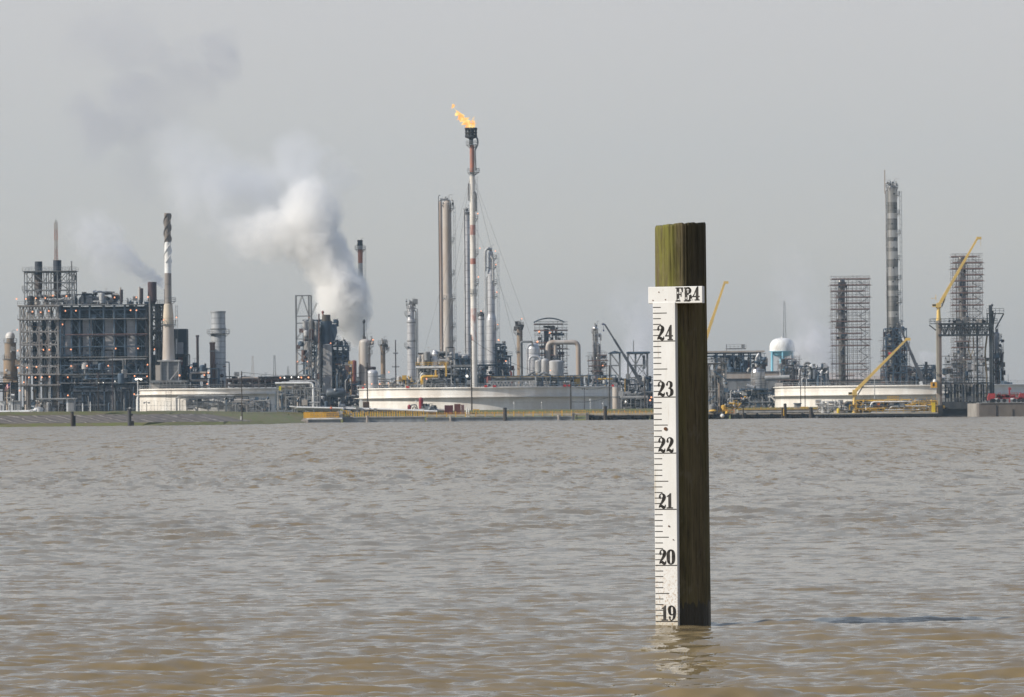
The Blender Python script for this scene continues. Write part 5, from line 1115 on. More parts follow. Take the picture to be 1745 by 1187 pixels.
# scaffolded tower with roof
m = Map(DM+10, 940, 600); t = thing('roofed_scaffold_tower', 'scaffolded tower under a dark curved roof with red-brown planks', 'scaffold', (m.x(940), DM+10, GZ))
scaffold(t, m, 912, 966, 553, None, 7, 10.5, 7, 11, prob=.8); mb = MB(); n = 12
for k in range(n):
    u0, u1 = k/n, (k+1)/n; f = lambda u: (m.x(910+52*u), m.z(549.5-7*math.sin(math.pi*u)**.8))
    (xa, za), (xb, zb2) = f(u0), f(u1); vs = [(xa, DM+5, za), (xb, DM+5, zb2), (xb, DM+15, zb2), (xa, DM+15, za), (xa, DM+5, za+.25), (xb, DM+5, zb2+.25), (xb, DM+15, zb2+.25), (xa, DM+15, za+.25)]
    mb.add(vs, [(0,3,2,1),(4,5,6,7),(0,1,5,4),(2,3,7,6)])
mb.build('roof', NAVY, t); mb = MB(); mb.lathe(m.x(931), DM+10, [(4*m.s, GZ), (4*m.s, m.z(560))], 14); mb.build('inner_column', NAVY, t)
clutter(t, m, 916, 962, 556, 640, (-2, 4), 110, 134, [NAVY, BLACK, DRUST, GREY], 'vbph', rmax=.4); lamps(t, m, [(919,565),(937,567),(916,582)], -4.5, .38)
t, m = column('domed_reactor', 'wide grey domed vessel beside the rust-orange column with pipe arching onto it', 'vessel', DM-10, 909, [(590,20),(594,23),(704,23)], ALU, 'domed grey vessels', 'dome', davits=False)
mb = MB(); bendpipe(mb, [(m.x(888), DM-12, GZ), m.p(888,582,-2), m.p(908,582,-2), m.p(908,589,-2)], 1.8*m.s, 12); mb.build('overhead_pipe', GREY, t)
mb = MB(); bendpipe(mb, [m.p(902,640,-4), m.p(902,607,-4), m.p(921,607,-4), m.p(922,615,-4)], 2.1*m.s, 12, q=1.6); mb.build('crossover_pipe', ALU, t)
for i, (x, w_, yt, lab) in enumerate(((917.5,11.5,616,'narrow domed tank, smallest and first of the trio under the big arched pipe'), (929,12.5,614,'domed tank in the middle of the trio under the big arched pipe'), (948.5,25,616,'broadest domed tank of the trio under the big arched pipe'))):
    t, m = column('domed_tank', lab, 'vessel', DM-14-i*2, x, [(yt,w_),(704,w_)], LGREY, 'domed grey vessels', 'low' if i == 2 else 'dome', davits=False, lampsat=((938,631),) if i == 2 else ())
m = Map(DM-8, 960, 620); t = thing('arched_transfer_pipe', 'very thick pale pipe rising, running level and bending down beside the domed tanks', 'pipe', (m.x(985), DM-8, GZ))
mb = MB(); bendpipe(mb, [m.p(934,614), m.p(934,583), m.p(985.5,583), (m.x(986), DM-8, GZ)], 4.1*m.s, 20, q=1.7, k=8); mb.build('main_pipe', PALE, t); mb = MB(); bendpipe(mb, [m.p(946.5,612), m.p(946.5,584)], 2.8*m.s, 16); mb.build('branch_pipe', PALE, t)
mb = MB(); mb.lathe(m.x(947), DM-8, [(6*m.s, m.z(612)), (6.4*m.s, m.z(611)), (6*m.s, m.z(610))], 16); mb.build('flange', GREY, t)
# long pipe rack behind the big tank
m = Map(DM-40, 930, 648); t = thing('trussed_pipe_rack', 'long pipe rack with zigzag truss just above the rim of the big tank', 'pipe rack', (m.x(930), DM-40, GZ))
mb = MB()
for dy in (0, 5):
    for y in (648.5, 658): mb.bar(m.p(832, y, dy), m.p(913, y, dy), .35)
    for k in range(14): x = 835+k*5.8; mb.bar(m.p(x, 648.5, dy), m.p(x+2.9, 658, dy), .3); mb.bar(m.p(x+5.8, 648.5, dy), m.p(x+2.9, 658, dy), .3)
mb.build('truss', LGREY, t)
for i, (y, mt, r) in enumerate(((641,YELL,.12),(643,GREY,.4),(645.5,LGREY,.4),(647,NAVY,.35),(641.8,PALE,.3))):
    mb = MB(); bendpipe(mb, [m.p(836+i*4, y, i), m.p(1003-i*8, y, i)], r, 8); mb.build('pipe', mt, t)
mb = MB(); mb.box(m.x(911.5), m.x(914), DM-41, DM-39, GZ, m.z(641)); mb.build('concrete_post', LGREY, t)
frame(t, m, [838,862,887,912,925,938,951,964,977,990,1003,1018,1034,1050], [640,655,None], 6, 2, cw=.28, bw=.25, mt=NAVY, brace='')
clutter(t, m, 914, 1050, 640, 700, (0, 8), 220, 141, [NAVY, GREY, LGREY, BLACK, YELL, GREY], 'vbphe', rmax=.32, name='piping')
mb = MB()
for x0, x1 in ((893,921),(911,941)): bendpipe(mb, [m.p(x0,645,8), m.p(x0+1,636,8), m.p(x1-1,634,8), m.p(x1,645,8)], 2.3*m.s, 12, q=3)
mb.build('manifold_bend', GREY, t)
# shiny column with scaffold and boom
t, m = column('shiny_domed_column', 'narrow column with mirror-bright domed head half wrapped in scaffold', 'column', DM+5, 1016, [(560,8),(578,8),(580,7.5),(704,8)], CHROME, None, 'dome', pipes=((1010.8,556,1.8,CHROME,None),), plats=((567,100,250,3),))
mb = MB(); mb.ball(m.p(1014.5,559.5,-1), 3.4*m.s, 16, 10); bendpipe(mb, [m.p(1018,572,-1), m.p(1024,568,-1), m.p(1024,580,-1)], .3, 8); mb.build('domed_head', CHROME, t)
clutter(t, m, 1011, 1024, 562, 640, (-2.5, -1), 40, 142, [LGREY, GREY, CHROME], 'vph', rmax=.25)
m = Map(DM+5, 1015, 640); t = thing('column_scaffold', 'dense scaffold wrapped round the lower half of the mirror-headed column', 'scaffold', (m.x(1018), DM+5, GZ))
scaffold(t, m, 1003, 1034, 606, None, 9, 9, 5, 12); clutter(t, m, 1008, 1032, 604, 700, (-4, 4), 70, 143, [NAVY, BLACK, MAROON, GREY, DRUST], 'vbph', rmax=.4); lamps(t, m, [(1027,623)], -5, .25)
m = Map(DM-5, 1062, 605); t = thing('mobile_crane', 'mobile crane with long dark boom leaning down to a carrier behind the tank', 'crane', (m.x(1092), DM-5, GZ))
boom(t, m, (1094, 655), (1031, 552), 5.5, 2.6, mat('dark_boom_steel', (.09,.095,.105), .5, .1)); mb = MB(); mb.bar(m.p(1031,552), m.p(1026,551.5), .5); mb.bar(m.p(1029,552), m.p(1029,561), .09); mb.box(m.x(1028), m.x(1030), DM-5.4, DM-4.6, m.z(564), m.z(561)); mb.build('hook_block', mat('hook_blue', (.03,.04,.14), .5), t)
mb = MB(); mb.box(m.x(1084), m.x(1104), DM-8, DM-2, m.z(690), m.z(676)); mb.box(m.x(1092), m.x(1100), DM-7.5, DM-3, m.z(676), m.z(660)); mb.build('carrier', GREY, t)
for x in (1087, 1093, 1099): mb = MB(); c = m.p(x, 692, -3.2); mb.tube([c, c+Vector((0,.5,0))], .95, 14); mb.build('wheel', BLACK, t)
m = Map(DM+30, 1073, 640); t = thing('pipe_bridge_frame', 'tall open grey steel frame with flat roofs seen through the grey steam', 'steel frame', (m.x(1073), DM+30, GZ))
frame(t, m, [1041,1057], [600,622,643,None], 12, 2, cw=.35, bw=.3, mt=GREY, brace='d'); frame(t, m, [1071,1084,1104], [602,622,643,None], 12, 2, cw=.35, bw=.3, mt=GREY, brace='mix')
mb = MB(); mb.add([m.p(1038,600.5,-1), m.p(1048,597,-1), m.p(1059,600,-1), m.p(1059,600,13), m.p(1048,597,13), m.p(1038,600.5,13), m.p(1038,601.8,-1), m.p(1059,601.3,-1), m.p(1059,601.3,13), m.p(1038,601.8,13)], [(0,1,4,5),(1,2,3,4),(0,6,7,2,1),(5,4,3,8,9),(6,9,8,7)]); mb.box(m.x(1069), m.x(1108), DM+29, DM+43, m.z(602), m.z(599)); mb.build('roof', NAVY, t)
mb = MB(); mb.bar(m.p(1080,600), m.p(1080,580), .3); mb.box(m.x(1096), m.x(1100), DM+32, DM+35, m.z(628), m.z(605)); mb.build('vent', GREY, t)
clutter(t, m, 1056, 1112, 640, 700, (-5, 5), 120, 144, [NAVY, GREY, LGREY, BLACK], 'vbphef', rmax=.35)
mb = MB(); mb.box(m.x(1064), m.x(1065.2), DM+27, DM+28, m.z(672), m.z(645)); mb.build('yellow_post', YELL, t)
# ---- the big tank
t, m = tank('storage_tank', 'huge low white tank in the middle with a shadowed wind girder around it', 1632, 612, 1052, 660, 676.5, overhang=1.3)
for x, w_ in ((620.5,3.4),(698,5),(829,5),(843.5,5.5),(961,5.5),(968,4),(1043.5,4)):
    mb = MB(); xx = m.x(x); cy0 = m.D - math.sqrt(max(1, (220*m.s)**2 - (xx - m.x(832))**2)); mb.box(xx-w_/2*m.s, xx+w_/2*m.s, cy0+.3, cy0+1.2, m.z(660.5), m.z(657.3)); mb.build('foam_box', mat('signal_red', (.60,.03,.03), .5), t)
t, m = column('white_surge_drum', 'upright off-white cylinder with ringed middle at the end of the huge white tank', 'vessel', 1620, 1050, [(659,13),(704,13)], PALE, None, 'flat', rings=(676,), davits=False)
m = Map(1600, 1085, 685); t = thing('valve_shelter', 'low grey shelter with flat roof between the huge tank and the gauge pile', 'building', (m.x(1085), 1600, GZ))
obox(t, m, 1058, 1104, 674, 677, 0, 9, LGREY, 'roof'); frame(t, m, [1059,1067,1075,1083,1092,1103], [678,None], 8, 2, cw=.2, bw=.2, mt=GREY, brace=''); obox(t, m, 1059, 1110, 680, None, 7, 9, PANEL, 'wall')
clutter(t, m, 1058, 1112, 666, 676, (2, 7), 40, 151, [GREY, LGREY, BLACK], 'vbph', rmax=.3); clutter(t, m, 1060, 1112, 680, 704, (0, 6), 60, 152, [GREY, LGREY, BLACK], 'vbph', rmax=.25)
lamps(t, m, [(1110,677),(1108,682)], -1, .34); lamps(t, m, [(1066,684)], -1, .22, GLOWW)
# poles in front of the big tank
for x, yt, yb, w_, lab, ar in ((626,618,690,2.2,'dark pole with short crossarm crossing the sunny end of the huge tank',((627,4),)), (803.5,570,705,2.3,'tallest dark pole in front of the huge white tank, right by the flare',()), (972.5,640,704,2.4,'black pole standing alone before the shaded half of the huge tank',()), (1038.5,622,702,2.2,'black pole before the far end of the huge tank',()), (1099,643,703,2.4,'black pole between the grey shelter and the gauge pile',())):
    pole('utility_pole', lab, 1560, x, yt, yb+4, w_, WOOD, 'poles before the huge tank', arms=ar, zb=GZ)
lamp_post(1558, 996, 660, 'slim dark lamp post with two curled arms before the shaded tank wall', DRUST, 1.0, ((-3.5, 0), (4.5, 0)), False)
for i, (x, y, lab) in enumerate(((1006,681,'low white yard lamp on a thin white post before the shaded tank wall'), (876,687,'small white yard lamp nearest the flare on the green strip'), (923,686,'small white yard lamp in the middle of the green strip'), (1027.5,687,'small white yard lamp near the far end of the huge tank'), (709,684,'small dark-posted lamp beside the upright red vessel'))):
    lamp_post(1557, x, y-3, lab, WHITE2, .6, ((.01, 1),))
# cables between the poles
for i, (p, q, D, sag, lab) in enumerate((((803.5,578),(972.5,644),1560,2.2,'sagging wire from the tallest dark pole to the lone black pole'), ((972.5,655),(1038.5,656),1560,1.2,'sagging wires between the two black poles before the huge tank'), ((972.5,684),(1038.5,676),1560,.6,'lower wire between the two black poles before the huge tank'), ((412,634),(626,634),1560,1.0,'wires running level above the overhead rack towards the steam'))):
    a, b = PX(*p, D), PX(*q, D); mb = MB(); pts = [a + (b-a)*(k/20) - Vector((0,0,sag*4*(k/20)*(1-k/20))) for k in range(21)]; mb.tube(pts, .05, 4); o = mb.build('overhead_wire', BLACK); tag(o, lab, 'wire', 'overhead wires')
# ------------------------------------------------------------------ docks in front of the plant
DD = 1500.0
ROAD = mat('pale_road_deck', (.52,.46,.36), .85, 0, (.36,.31,.24), .4, .6, .7)
m = Map(DD, 545, 712); t = thing('landing_stage', 'floating landing stage with bright orange-yellow railing and white edge', 'dock', (m.x(546), DD, -.4))
wl = .05
mb = MB(); mb.box(m.x(522), m.x(583), DD, DD+7, m.z(714.2), m.z(711.8)); mb.build('deck', WHITE2, t)
mb = MB(); mb.box(m.x(525), m.x(579), DD+.4, DD+6.5, -.4, m.z(714.3)); mb.build('float', GUN, t)
mb = MB(); mb.box(m.x(513.5), m.x(525), DD-.3, DD+6, -.1, m.z(714.5)); [mb.tube([m.p(x, 718.2, -.7), m.p(x, 718.2, -.2)], .38, 10) for x in (515, 519, 523)]; mb.box(m.x(516), m.x(521), DD+1, DD+3, m.z(714.5), m.z(712)); mb.build('fender_block', PALE, t)
mb = MB(); z0 = m.z(711.8)
for yy in (DD+.15, DD+6.8):
    n = 24
    for k in range(n+1): x = m.x(518)+(m.x(577)-m.x(518))*k/n; mb.bar((x, yy, z0), (x, yy, z0+1.55), .11 if k > 3 else .2)
    for h in (.35, .95, 1.5): mb.bar((m.x(518), yy, z0+h), (m.x(577), yy, z0+h), .09)
mb.build('railing', mat('orange_yellow_rail', (.80,.42,.02), .5, 0, (.65,.33,.02), 2, .5, .4), t)
clutter(t, m, 576, 600, 702, 716, (0, 5), 26, 161, [GUN, BLACK, NAVY, YELL, LGREY], 'vbh', rmax=.25)
mb = MB(); mb.box(m.x(579), m.x(584), DD+.5, DD+3, z0-.3, m.z(700)); mb.build('gangway_post', LGREY, t)
# person at the rail
def tube_body(name, parent, mt, chains):
    """one skinned surface: chains of (point, radius) rows sharing their first joint"""
    me = bpy.data.meshes.new(name); o = bpy.data.objects.new(name, me); vs = []; es = []; rd = []; key = {}
    off = wloc(parent) if parent else Vector((0,0,0))
    for ch in chains:
        prev = None
        for p, r in ch:
            k = tuple(round(c, 4) for c in p)
            if k not in key: key[k] = len(vs); vs.append(Vector(p)-off); rd.append(r)
            if prev is not None: es.append((prev, key[k]))
            prev = key[k]
    me.from_pydata(vs, es, []); COL.objects.link(o)
    if parent: o.parent = parent
    md = o.modifiers.new('skin', 'SKIN'); 
    for i, r in enumerate(rd): me.skin_vertices[0].data[i].radius = (r, r)
    me.skin_vertices[0].data[0].use_root = True
    md.use_smooth_shade = True; ss = o.modifiers.new('smooth', 'SUBSURF'); ss.levels = ss.render_levels = 1
    me.materials.append(mt); return o
SKIN = mat('skin', (.42,.26,.18), .6, 0, (.38,.22,.15), 8, 1, .3); VEST = mat('orange_vest', (.85,.16,.04), .6, 0, (.75,.13,.03), 6, 1, .3); JEAN = mat('dark_trousers', (.03,.035,.05), .8); HIVIS = mat('lime_vest', (.45,.50,.06), .6)
def person(X, Y, Z, label, vest, lean=.0, hat=None, bend=0.0):
    V_ = lambda x, y, z: (X + x, Y + y, Z + z)
    t = thing('person', label, 'person', (X, Y, Z))
    b = tube_body('body', t, SKIN, [[(V_(0,0,.92), .15), (V_(lean*.4,-bend*.3,1.15), .13), (V_(lean*.8,-bend*.7,1.38), .15), (V_(lean,-bend,1.50), .06), (V_(lean*1.1,-bend*1.15,1.60), .085), (V_(lean*1.15,-bend*1.2,1.73), .085)],
        [(V_(0,0,.92), .15), (V_(-.10,0,.84), .10), (V_(-.12,.02,.47), .065), (V_(-.13,.04,.10), .045), (V_(-.13,-.12,.04), .04)],
        [(V_(0,0,.92), .15), (V_(.10,0,.84), .10), (V_(.13,-.05,.47), .065), (V_(.13,.02,.10), .045), (V_(.13,-.14,.04), .04)],
        [(V_(lean*.8,-bend*.7,1.38), .15), (V_(lean*.8-.20,-bend*.7,1.38), .06), (V_(lean*.8-.27,-bend-.05,1.12), .045), (V_(lean-.22,-bend-.28,1.0), .035), (V_(lean-.21,-bend-.36,.98), .03)],
        [(V_(lean*.8,-bend*.7,1.38), .15), (V_(lean*.8+.20,-bend*.7,1.38), .06), (V_(lean*.8+.27,-bend-.05,1.12), .045), (V_(lean+.22,-bend-.28,1.0), .035), (V_(lean+.21,-bend-.36,.98), .03)]])
    tube_body('vest', t, vest, [[(V_(0,0,.90), .18), (V_(lean*.4,-bend*.3,1.15), .165), (V_(lean*.8,-bend*.7,1.40), .175), (V_(lean,-bend,1.46), .09)], [(V_(lean*.8,-bend*.7,1.40), .175), (V_(lean*.8-.2,-bend*.7,1.37), .085), (V_(lean*.8-.27,-bend-.05,1.13), .065)], [(V_(lean*.8,-bend*.7,1.40), .175), (V_(lean*.8+.2,-bend*.7,1.37), .085), (V_(lean*.8+.27,-bend-.05,1.13), .065)]])
    tube_body('trousers', t, JEAN, [[(V_(0,0,.91), .17), (V_(-.10,0,.84), .12), (V_(-.12,.02,.47), .085), (V_(-.13,.04,.09), .07)], [(V_(0,0,.91), .17), (V_(.10,0,.84), .12), (V_(.13,-.05,.47), .085), (V_(.13,.02,.09), .07)]])
    mb = MB(); c = Vector(V_(lean*1.15, -bend*1.2, 1.73)); mb.dome(c.x, c.y, .125, c.z+.02, .12, 14); mb.lathe(c.x, c.y, [(.16, c.z+.015), (.125, c.z+.025)], 14); mb.build('hard_hat', hat or WHITE2, t)
    return t
pz = m.z(711.8)
person(m.x(563.5), DD+3.2, pz+1.35, 'person in an orange vest and dark trousers standing above the orange-yellow railing', VEST, .05, mat('orange_hat', (.85,.18,.05), .5))
mb = MB(); mb.box(m.x(556), m.x(572), DD+1.6, DD+5, pz, pz+1.35); o = mb.build('dock_box', mat('dock_box_paint', (.10,.11,.115), .7)); tag(o, 'dark grey storage box on the landing stage that the person stands on', 'box')
person(m.x(581), DD+4.5, pz+.75, 'person in a lime vest bending near the gangway of the landing stage', HIVIS, .1, None, .35)
mb = MB(); mb.box(m.x(577.5), m.x(586), DD+3.2, DD+6, pz-.4, pz+.75); o = mb.build('gangway_landing', GUN); tag(o, 'grey steel step at the end of the landing stage under the bending person', 'step')
# long floating pontoon with yellow posts
def pontoon(x0, x1, lab, n_posts, yt=709.4, seed=1):
    m = Map(DD+2, (x0+x1)/2, 712); t = thing('pontoon', lab, 'dock', (m.x((x0+x1)/2), DD+2, -.4)); rr = random.Random(seed)
    mb = MB(); mb.box(m.x(x0), m.x(x1), DD+2, DD+6, m.z(yt+1.4)-.02, m.z(yt)); mb.build('deck', LGREY if seed < 3 else GUN, t)
    mb = MB(); mb.box(m.x(x0+.5), m.x(x1-.5), DD+2.3, DD+5.7, -.4, m.z(yt+1.4)); mb.build('float', GUN, t)
    mb = MB(); z = m.z(yt)
    for k in range(n_posts):
        x = m.x(x0+2+(x1-x0-4)*k/(n_posts-1)) + rr.uniform(-.08, .08); h = 1.5*rr.uniform(.8, 1.05); mb.box(x-.14, x+.14, DD+2.1, DD+2.3, z, z+h)
    mb.bar((m.x(x0+2), DD+2.2, z+.75), (m.x(x1-2), DD+2.2, z+.75), .06); mb.bar((m.x(x0+2), DD+2.2, z+1.1), (m.x(x1-2), DD+2.2, z+1.1), .06); mb.build('railing', YELL, t)
    for x in range(int(x0)+40, int(x1)-10, 92):
        mb = MB(); mb.box(m.x(x), m.x(x+3.5), DD+1.2, DD+2, -.3, m.z(yt+.5)); mb.lathe(m.x(x+1.7), DD+1.4, [(.28, -.4), (.28, m.z(yt-2))], 10); mb.build('guide_pile', PALE, t)
    return t, m
pontoon(584, 724, 'long pontoon lined with a dense row of yellow posts next to the landing stage', 34, seed=1)
pontoon(726, 976, 'grey pontoon with sparse yellow posts below the green strip', 16, 709.6, seed=3)
# approach road on the bank with the pipes
m = Map(1530, 840, 700); t = thing('dock_road', 'pale concrete walkway with thin orange posts running behind the pontoons', 'walkway', (m.x(900), 1530, .5))
mb = MB(); mb.box(m.x(716), m.x(1120), 1527, 1533, m.z(708.6), m.z(704.8)); mb.build('deck', ROAD, t); mb = MB()
for k in range(44): x = 722+k*9; mb.bar(m.p(x, 705, -2.8), m.p(x, 700.8, -2.8), .11 if k % 2 else .16)
mb.bar(m.p(722, 703, -2.8), m.p(1110, 703, -2.8), .05); mb.build('railing', mat('orange_post', (.75,.32,.06), .6), t)
mb = MB()
for x in range(730, 1110, 28): mb.box(m.x(x), m.x(x+1.6), 1527.6, 1528.4, -.5, m.z(708.6))
mb.build('support_pile', CONC, t)
m = Map(1528, 650, 698); t = thing('dock_pipeline', 'pale pipes sloping down along the bank above the yellow posts', 'pipeline', (m.x(650), 1528, 1))
for i in range(4):
    mb = MB(); bendpipe(mb, [m.p(505, 692.5+i*1.4, i*.7), m.p(560, 694+i*1.5, i*.7), m.p(650, 697+i*1.6, i*.7), m.p(745, 701.5+i*.8, i*.7)], .26, 8, q=4); mb.build('pipe', LGREY if i % 2 else WHITE2, t)
mb = MB()
for x in range(520, 740, 14): mb.box(m.x(x), m.x(x+1.2), 1528, 1531, .3, m.z(696+(x-520)*.02))
mb.build('support', GUN, t)
clutter(t, m, 585, 640, 694, 704, (-1, 1), 30, 162, [GUN, NAVY, GREY, PALE], 'vbh', rmax=.25)
# vehicles and equipment on the bank
def pickup(X, Y, Z, body, label, L_=5.4, sc=1.0, van=False):
    t = thing('parked_van' if van else 'parked_truck', label, 'van' if van else 'truck', (X, Y, Z))
    P = [(-2.6,.45),(-2.6,1.0),(-2.5,1.08),(-.4,1.08),(-.35,1.75),(.9,1.75),(1.35,1.12),(2.45,1.02),(2.6,.9),(2.6,.45)] if not van else [(-2.6,.45),(-2.6,1.9),(-2.4,2.05),(1.3,2.05),(1.9,1.3),(2.5,1.1),(2.6,.9),(2.6,.45)]
    n = len(P); mb = MB(); mb.add([(X+x*sc, Y-.9*sc, Z+z*sc) for x, z in P] + [(X+x*sc, Y+.9*sc, Z+z*sc) for x, z in P], [tuple(range(n)), tuple(range(2*n-1, n-1, -1))] + [(i, n+i, n+(i+1)%n, (i+1)%n) for i in range(n)]); mb.build('body', body, t)
    mb = MB(); a, b = ((-.25, .95) if not van else (.6, 1.35)); mb.box(X+a*sc, X+b*sc, Y-.915*sc, Y-.9*sc, Z+1.2*sc, Z+1.62*sc); mb.build('window', mat('dark_glass', (.02,.025,.03), .1), t)
    for x in (-1.7, 1.7):
        mb = MB(); mb.tube([(X+x*sc, Y-.95*sc, Z+.38*sc), (X+x*sc, Y-.65*sc, Z+.38*sc)], .38*sc, 14); mb.build('wheel', BLACK, t)
    return t
g = Map(1556, 600, 695)
pickup(g.x(585), 1550, GZ+.25, mat('red_truck_paint', (.55,.03,.03), .35), 'small red truck parked behind the pale pipes near the fractionating column')
mb = MB(); hdrum(mb, g.x(580), g.x(588), 1550, GZ+2.2, .75, 12); o = mb.build('tank_trailer', LGREY); tag(o, 'small light grey cylinder tank right above the small red truck', 'tank')
pickup(g.x(606), 1551, GZ+.4, mat('green_van_paint', (.02,.35,.12), .4), 'green vehicle parked beside the brown stacked container', van=False)
m = Map(1550, 622, 692)
t = thing('storage_container', 'brown-orange container standing before the sunny end of the huge tank', 'container', (m.x(624), 1550, GZ)); obox(t, m, 618.5, 629, 684, None, 0, 3, RUSTB, 'shell'); mb = MB(); [mb.box(m.x(618.5+k*1.3), m.x(619+k*1.3), 1549.9, 1550, GZ, m.z(684.5)) for k in range(9)]; mb.build('ribs', RUSTY, t)
t = thing('white_kiosk', 'tall narrow white kiosk left of the brown-orange container', 'kiosk', (m.x(614), 1552, GZ)); obox(t, m, 613, 617.5, 680, None, 2, 4, WHITE2, 'wall'); obox(t, m, 612.5, 618, 679, 680, 1.8, 4.2, LGREY, 'roof')
t, m2_ = column('red_vessel', 'upright dark red cylinder standing before the sunny part of the huge tank', 'vessel', 1552, 717.5, [(679,7.6),(704,7.6)], mat('crimson_paint', (.28,.025,.04), .5, 0, (.2,.02,.03), .8, .4, .5), None, 'dome', davits=False)
m = Map(1548, 777, 697)
for i, (a, b, yt, mt, lab) in enumerate(((757.5,772,690,mat('crimson_container', (.20,.045,.055), .7, 0, (.13,.035,.04), .6, .4, .8),'dark crimson container, first of the reddish pair right of the upright red cylinder'), (774,785,688,mat('brick_container', (.25,.09,.08), .75, 0, (.18,.07,.06), .6, .4, .8),'taller brick-red container between the crimson and the pinkish one'), (785.8,791,689.5,mat('pink_container', (.36,.22,.21), .75, 0, (.26,.15,.14), .6, .4, .8),'narrow faded pinkish box at the end of the reddish containers'))):
    t = thing('shipping_container', lab, 'container', (m.x((a+b)/2), 1548, GZ-.2), 'reddish containers on the bank'); mb = MB(); mb.box(m.x(a), m.x(b), 1548, 1550.5, 1.2, m.z(yt)); mb.build('shell', mt, t)
    mb = MB(); x = m.x(a)+.1
    while x < m.x(b)-.05: mb.box(x, x+.09, 1547.94, 1548, 1.2, m.z(yt)-.05); x += .32
    mb.build('ribs', mt, t)
m = Map(1550, 700, 695); t = thing('hydrant_manifold', 'dark red valve with looping grey hoses beside the upright red cylinder', 'hydrant', (m.x(700), 1550, GZ))
mb = MB(); mb.box(m.x(694.5), m.x(699.5), 1549, 1550.4, 1.2, m.z(692.5)); mb.ball(m.p(697.5, 692), .5, 8, 6); mb.build('valve', mat('crimson_paint', (.28,.025,.04)), t)
mb = MB(); bendpipe(mb, [m.p(699,698), m.p(701,689.5), m.p(709,689.5), m.p(712,698)], .18, 8); bendpipe(mb, [m.p(703,698), m.p(704,693), m.p(708,693), m.p(709,698)], .15, 8); mb.build('hose', GREY, t); clutter(t, m, 720, 745, 691, 699, (-1, 1), 20, 163, [GUN, BLACK, GREY], 'vbh', rmax=.3)
mb = MB(); bendpipe(mb, [m.p(705,698.5), m.p(757,699)], .35, 8); mb.build('pipe', LGREY, t)
for i, (x, yt, lab) in enumerate(((795.5,694,'short white post right of the pinkish box'), (799,696,'shortest white post next to the tallest dark pole'))): pole('marker_post', lab, 1540, x, yt, 706, 2.2, WHITE2, 'white posts by the containers', cat='post', zb=.9)
m = Map(1545, 812, 700); t = thing('barrier', 'bright yellow low barrier at the foot of the tallest dark pole', 'barrier', (m.x(812), 1545, 1.5)); mb = MB(); mb.box(m.x(806), m.x(817), 1544.9, 1545.1, m.z(698.6), m.z(697)); [mb.bar(m.p(x, 698), m.p(x, 703), .14) for x in (806.5, 811.5, 816.5)]; mb.build('frame', YELL, t)
# mooring piles and piers in the middle
dolphin(1497, 860.5, 695, 716, 6.6, 'black mooring pile in the water before the green strip', False, cap=False)
dolphin(1497, 1031.5, 692, 716, 6.5, 'black mooring pile near the far end of the huge tank', False, cap=False)
m = Map(DD, 990, 710)
for i, (x, lab) in enumerate(((974.5,'pale concrete pier block at the end of the grey pontoon'), (998,'pale concrete pier block beside the black rubber-lined wharf'))):
    t = thing('pier_block', lab, 'pier', (m.x(x+2), DD, -.5), 'concrete pier blocks'); mb = MB(); mb.box(m.x(x), m.x(x+5), DD-1, DD+3, -.5, m.z(703)); mb.build('block', CONC, t); mb = MB(); mb.box(m.x(x+.6), m.x(x+2), DD-1.1, DD-1, 0, m.z(704)); mb.build('ladder', GREY, t)
t = thing('catwalk', 'short catwalk with flat deck between the two concrete pier blocks', 'walkway', (m.x(988), DD+1, 0)); mb = MB(); mb.box(m.x(979.5), m.x(998), DD, DD+2, m.z(706.8), m.z(705.8)); mb.build('deck', CONC, t); mb = MB(); mb.box(m.x(980), m.x(997), DD+.3, DD+1.7, m.z(713), m.z(711)); mb.build('lower_beam', GUN, t); mb = MB(); rails(mb, m.x(979.5), m.x(998), DD, m.z(705.8), 1.0, 1.2, .1); mb.build('railing', YELL, t)
def wharf(x0, x1, yt, yd, lab, seed, posts=True, road=True):
    m = Map(DD+2, (x0+x1)/2, 708); t = thing('timber_wharf', lab, 'wharf', (m.x((x0+x1)/2), DD+2, -.5)); rr = random.Random(seed)
    mb = MB(); mb.box(m.x(x0), m.x(x1), DD+3, DD+9, m.z(yt+1.8), m.z(yt)); mb.build('deck', ROAD if road else BLACK, t)
    mb = MB(); mb.box(m.x(x0), m.x(x1), DD+2.6, DD+3, m.z(yt+3.4), m.z(yt+1.5)); mb.box(m.x(x0), m.x(x1), DD+2.5, DD+2.8, m.z(yt+5.8), m.z(yt+5)); mb.build('wale', WOOD, t)
    mb = MB(); x = x0+1
    while x < x1-1: mb.lathe(m.x(x), DD+3+rr.uniform(0, 1), [(.24, -.6), (.22, m.z(yt+1.9+rr.uniform(-.6, .4)))], 8); x += rr.uniform(2.2, 4.2)
    mb.build('timber_pile', WOOD, t)
    mb = MB()
    for k in range(int((x1-x0)/7)):
        x = m.x(rr.uniform(x0+3, x1-3)); z = rr.uniform(.3, .9); mb.tube([(x, DD+2.1, z), (x, DD+2.5, z)], rr.uniform(.35, .6), 12)
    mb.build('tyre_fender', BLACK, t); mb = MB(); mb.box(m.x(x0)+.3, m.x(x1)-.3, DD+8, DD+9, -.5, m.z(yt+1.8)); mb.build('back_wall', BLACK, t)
    if posts:
        mb = MB(); x = x0+2
        while x < x1: mb.bar(m.p(x, yt, 1.2), m.p(x, yt-rr.uniform(4, 6.5), 1.2), .16); x += rr.uniform(4, 7)
        mb.bar(m.p(x0+2, yt-3, 1.2), m.p(x1-2, yt-3, 1.2), .07); mb.build('railing', YELL, t)
    return t, m
wharf(1003, 1108, 705.5, 708, 'black timber wharf with hanging tyres between the concrete piers and the gauge pile', 4)
wharf(1109, 1244, 704, 708, 'black timber wharf continuing on the other side of the gauge pile', 5)
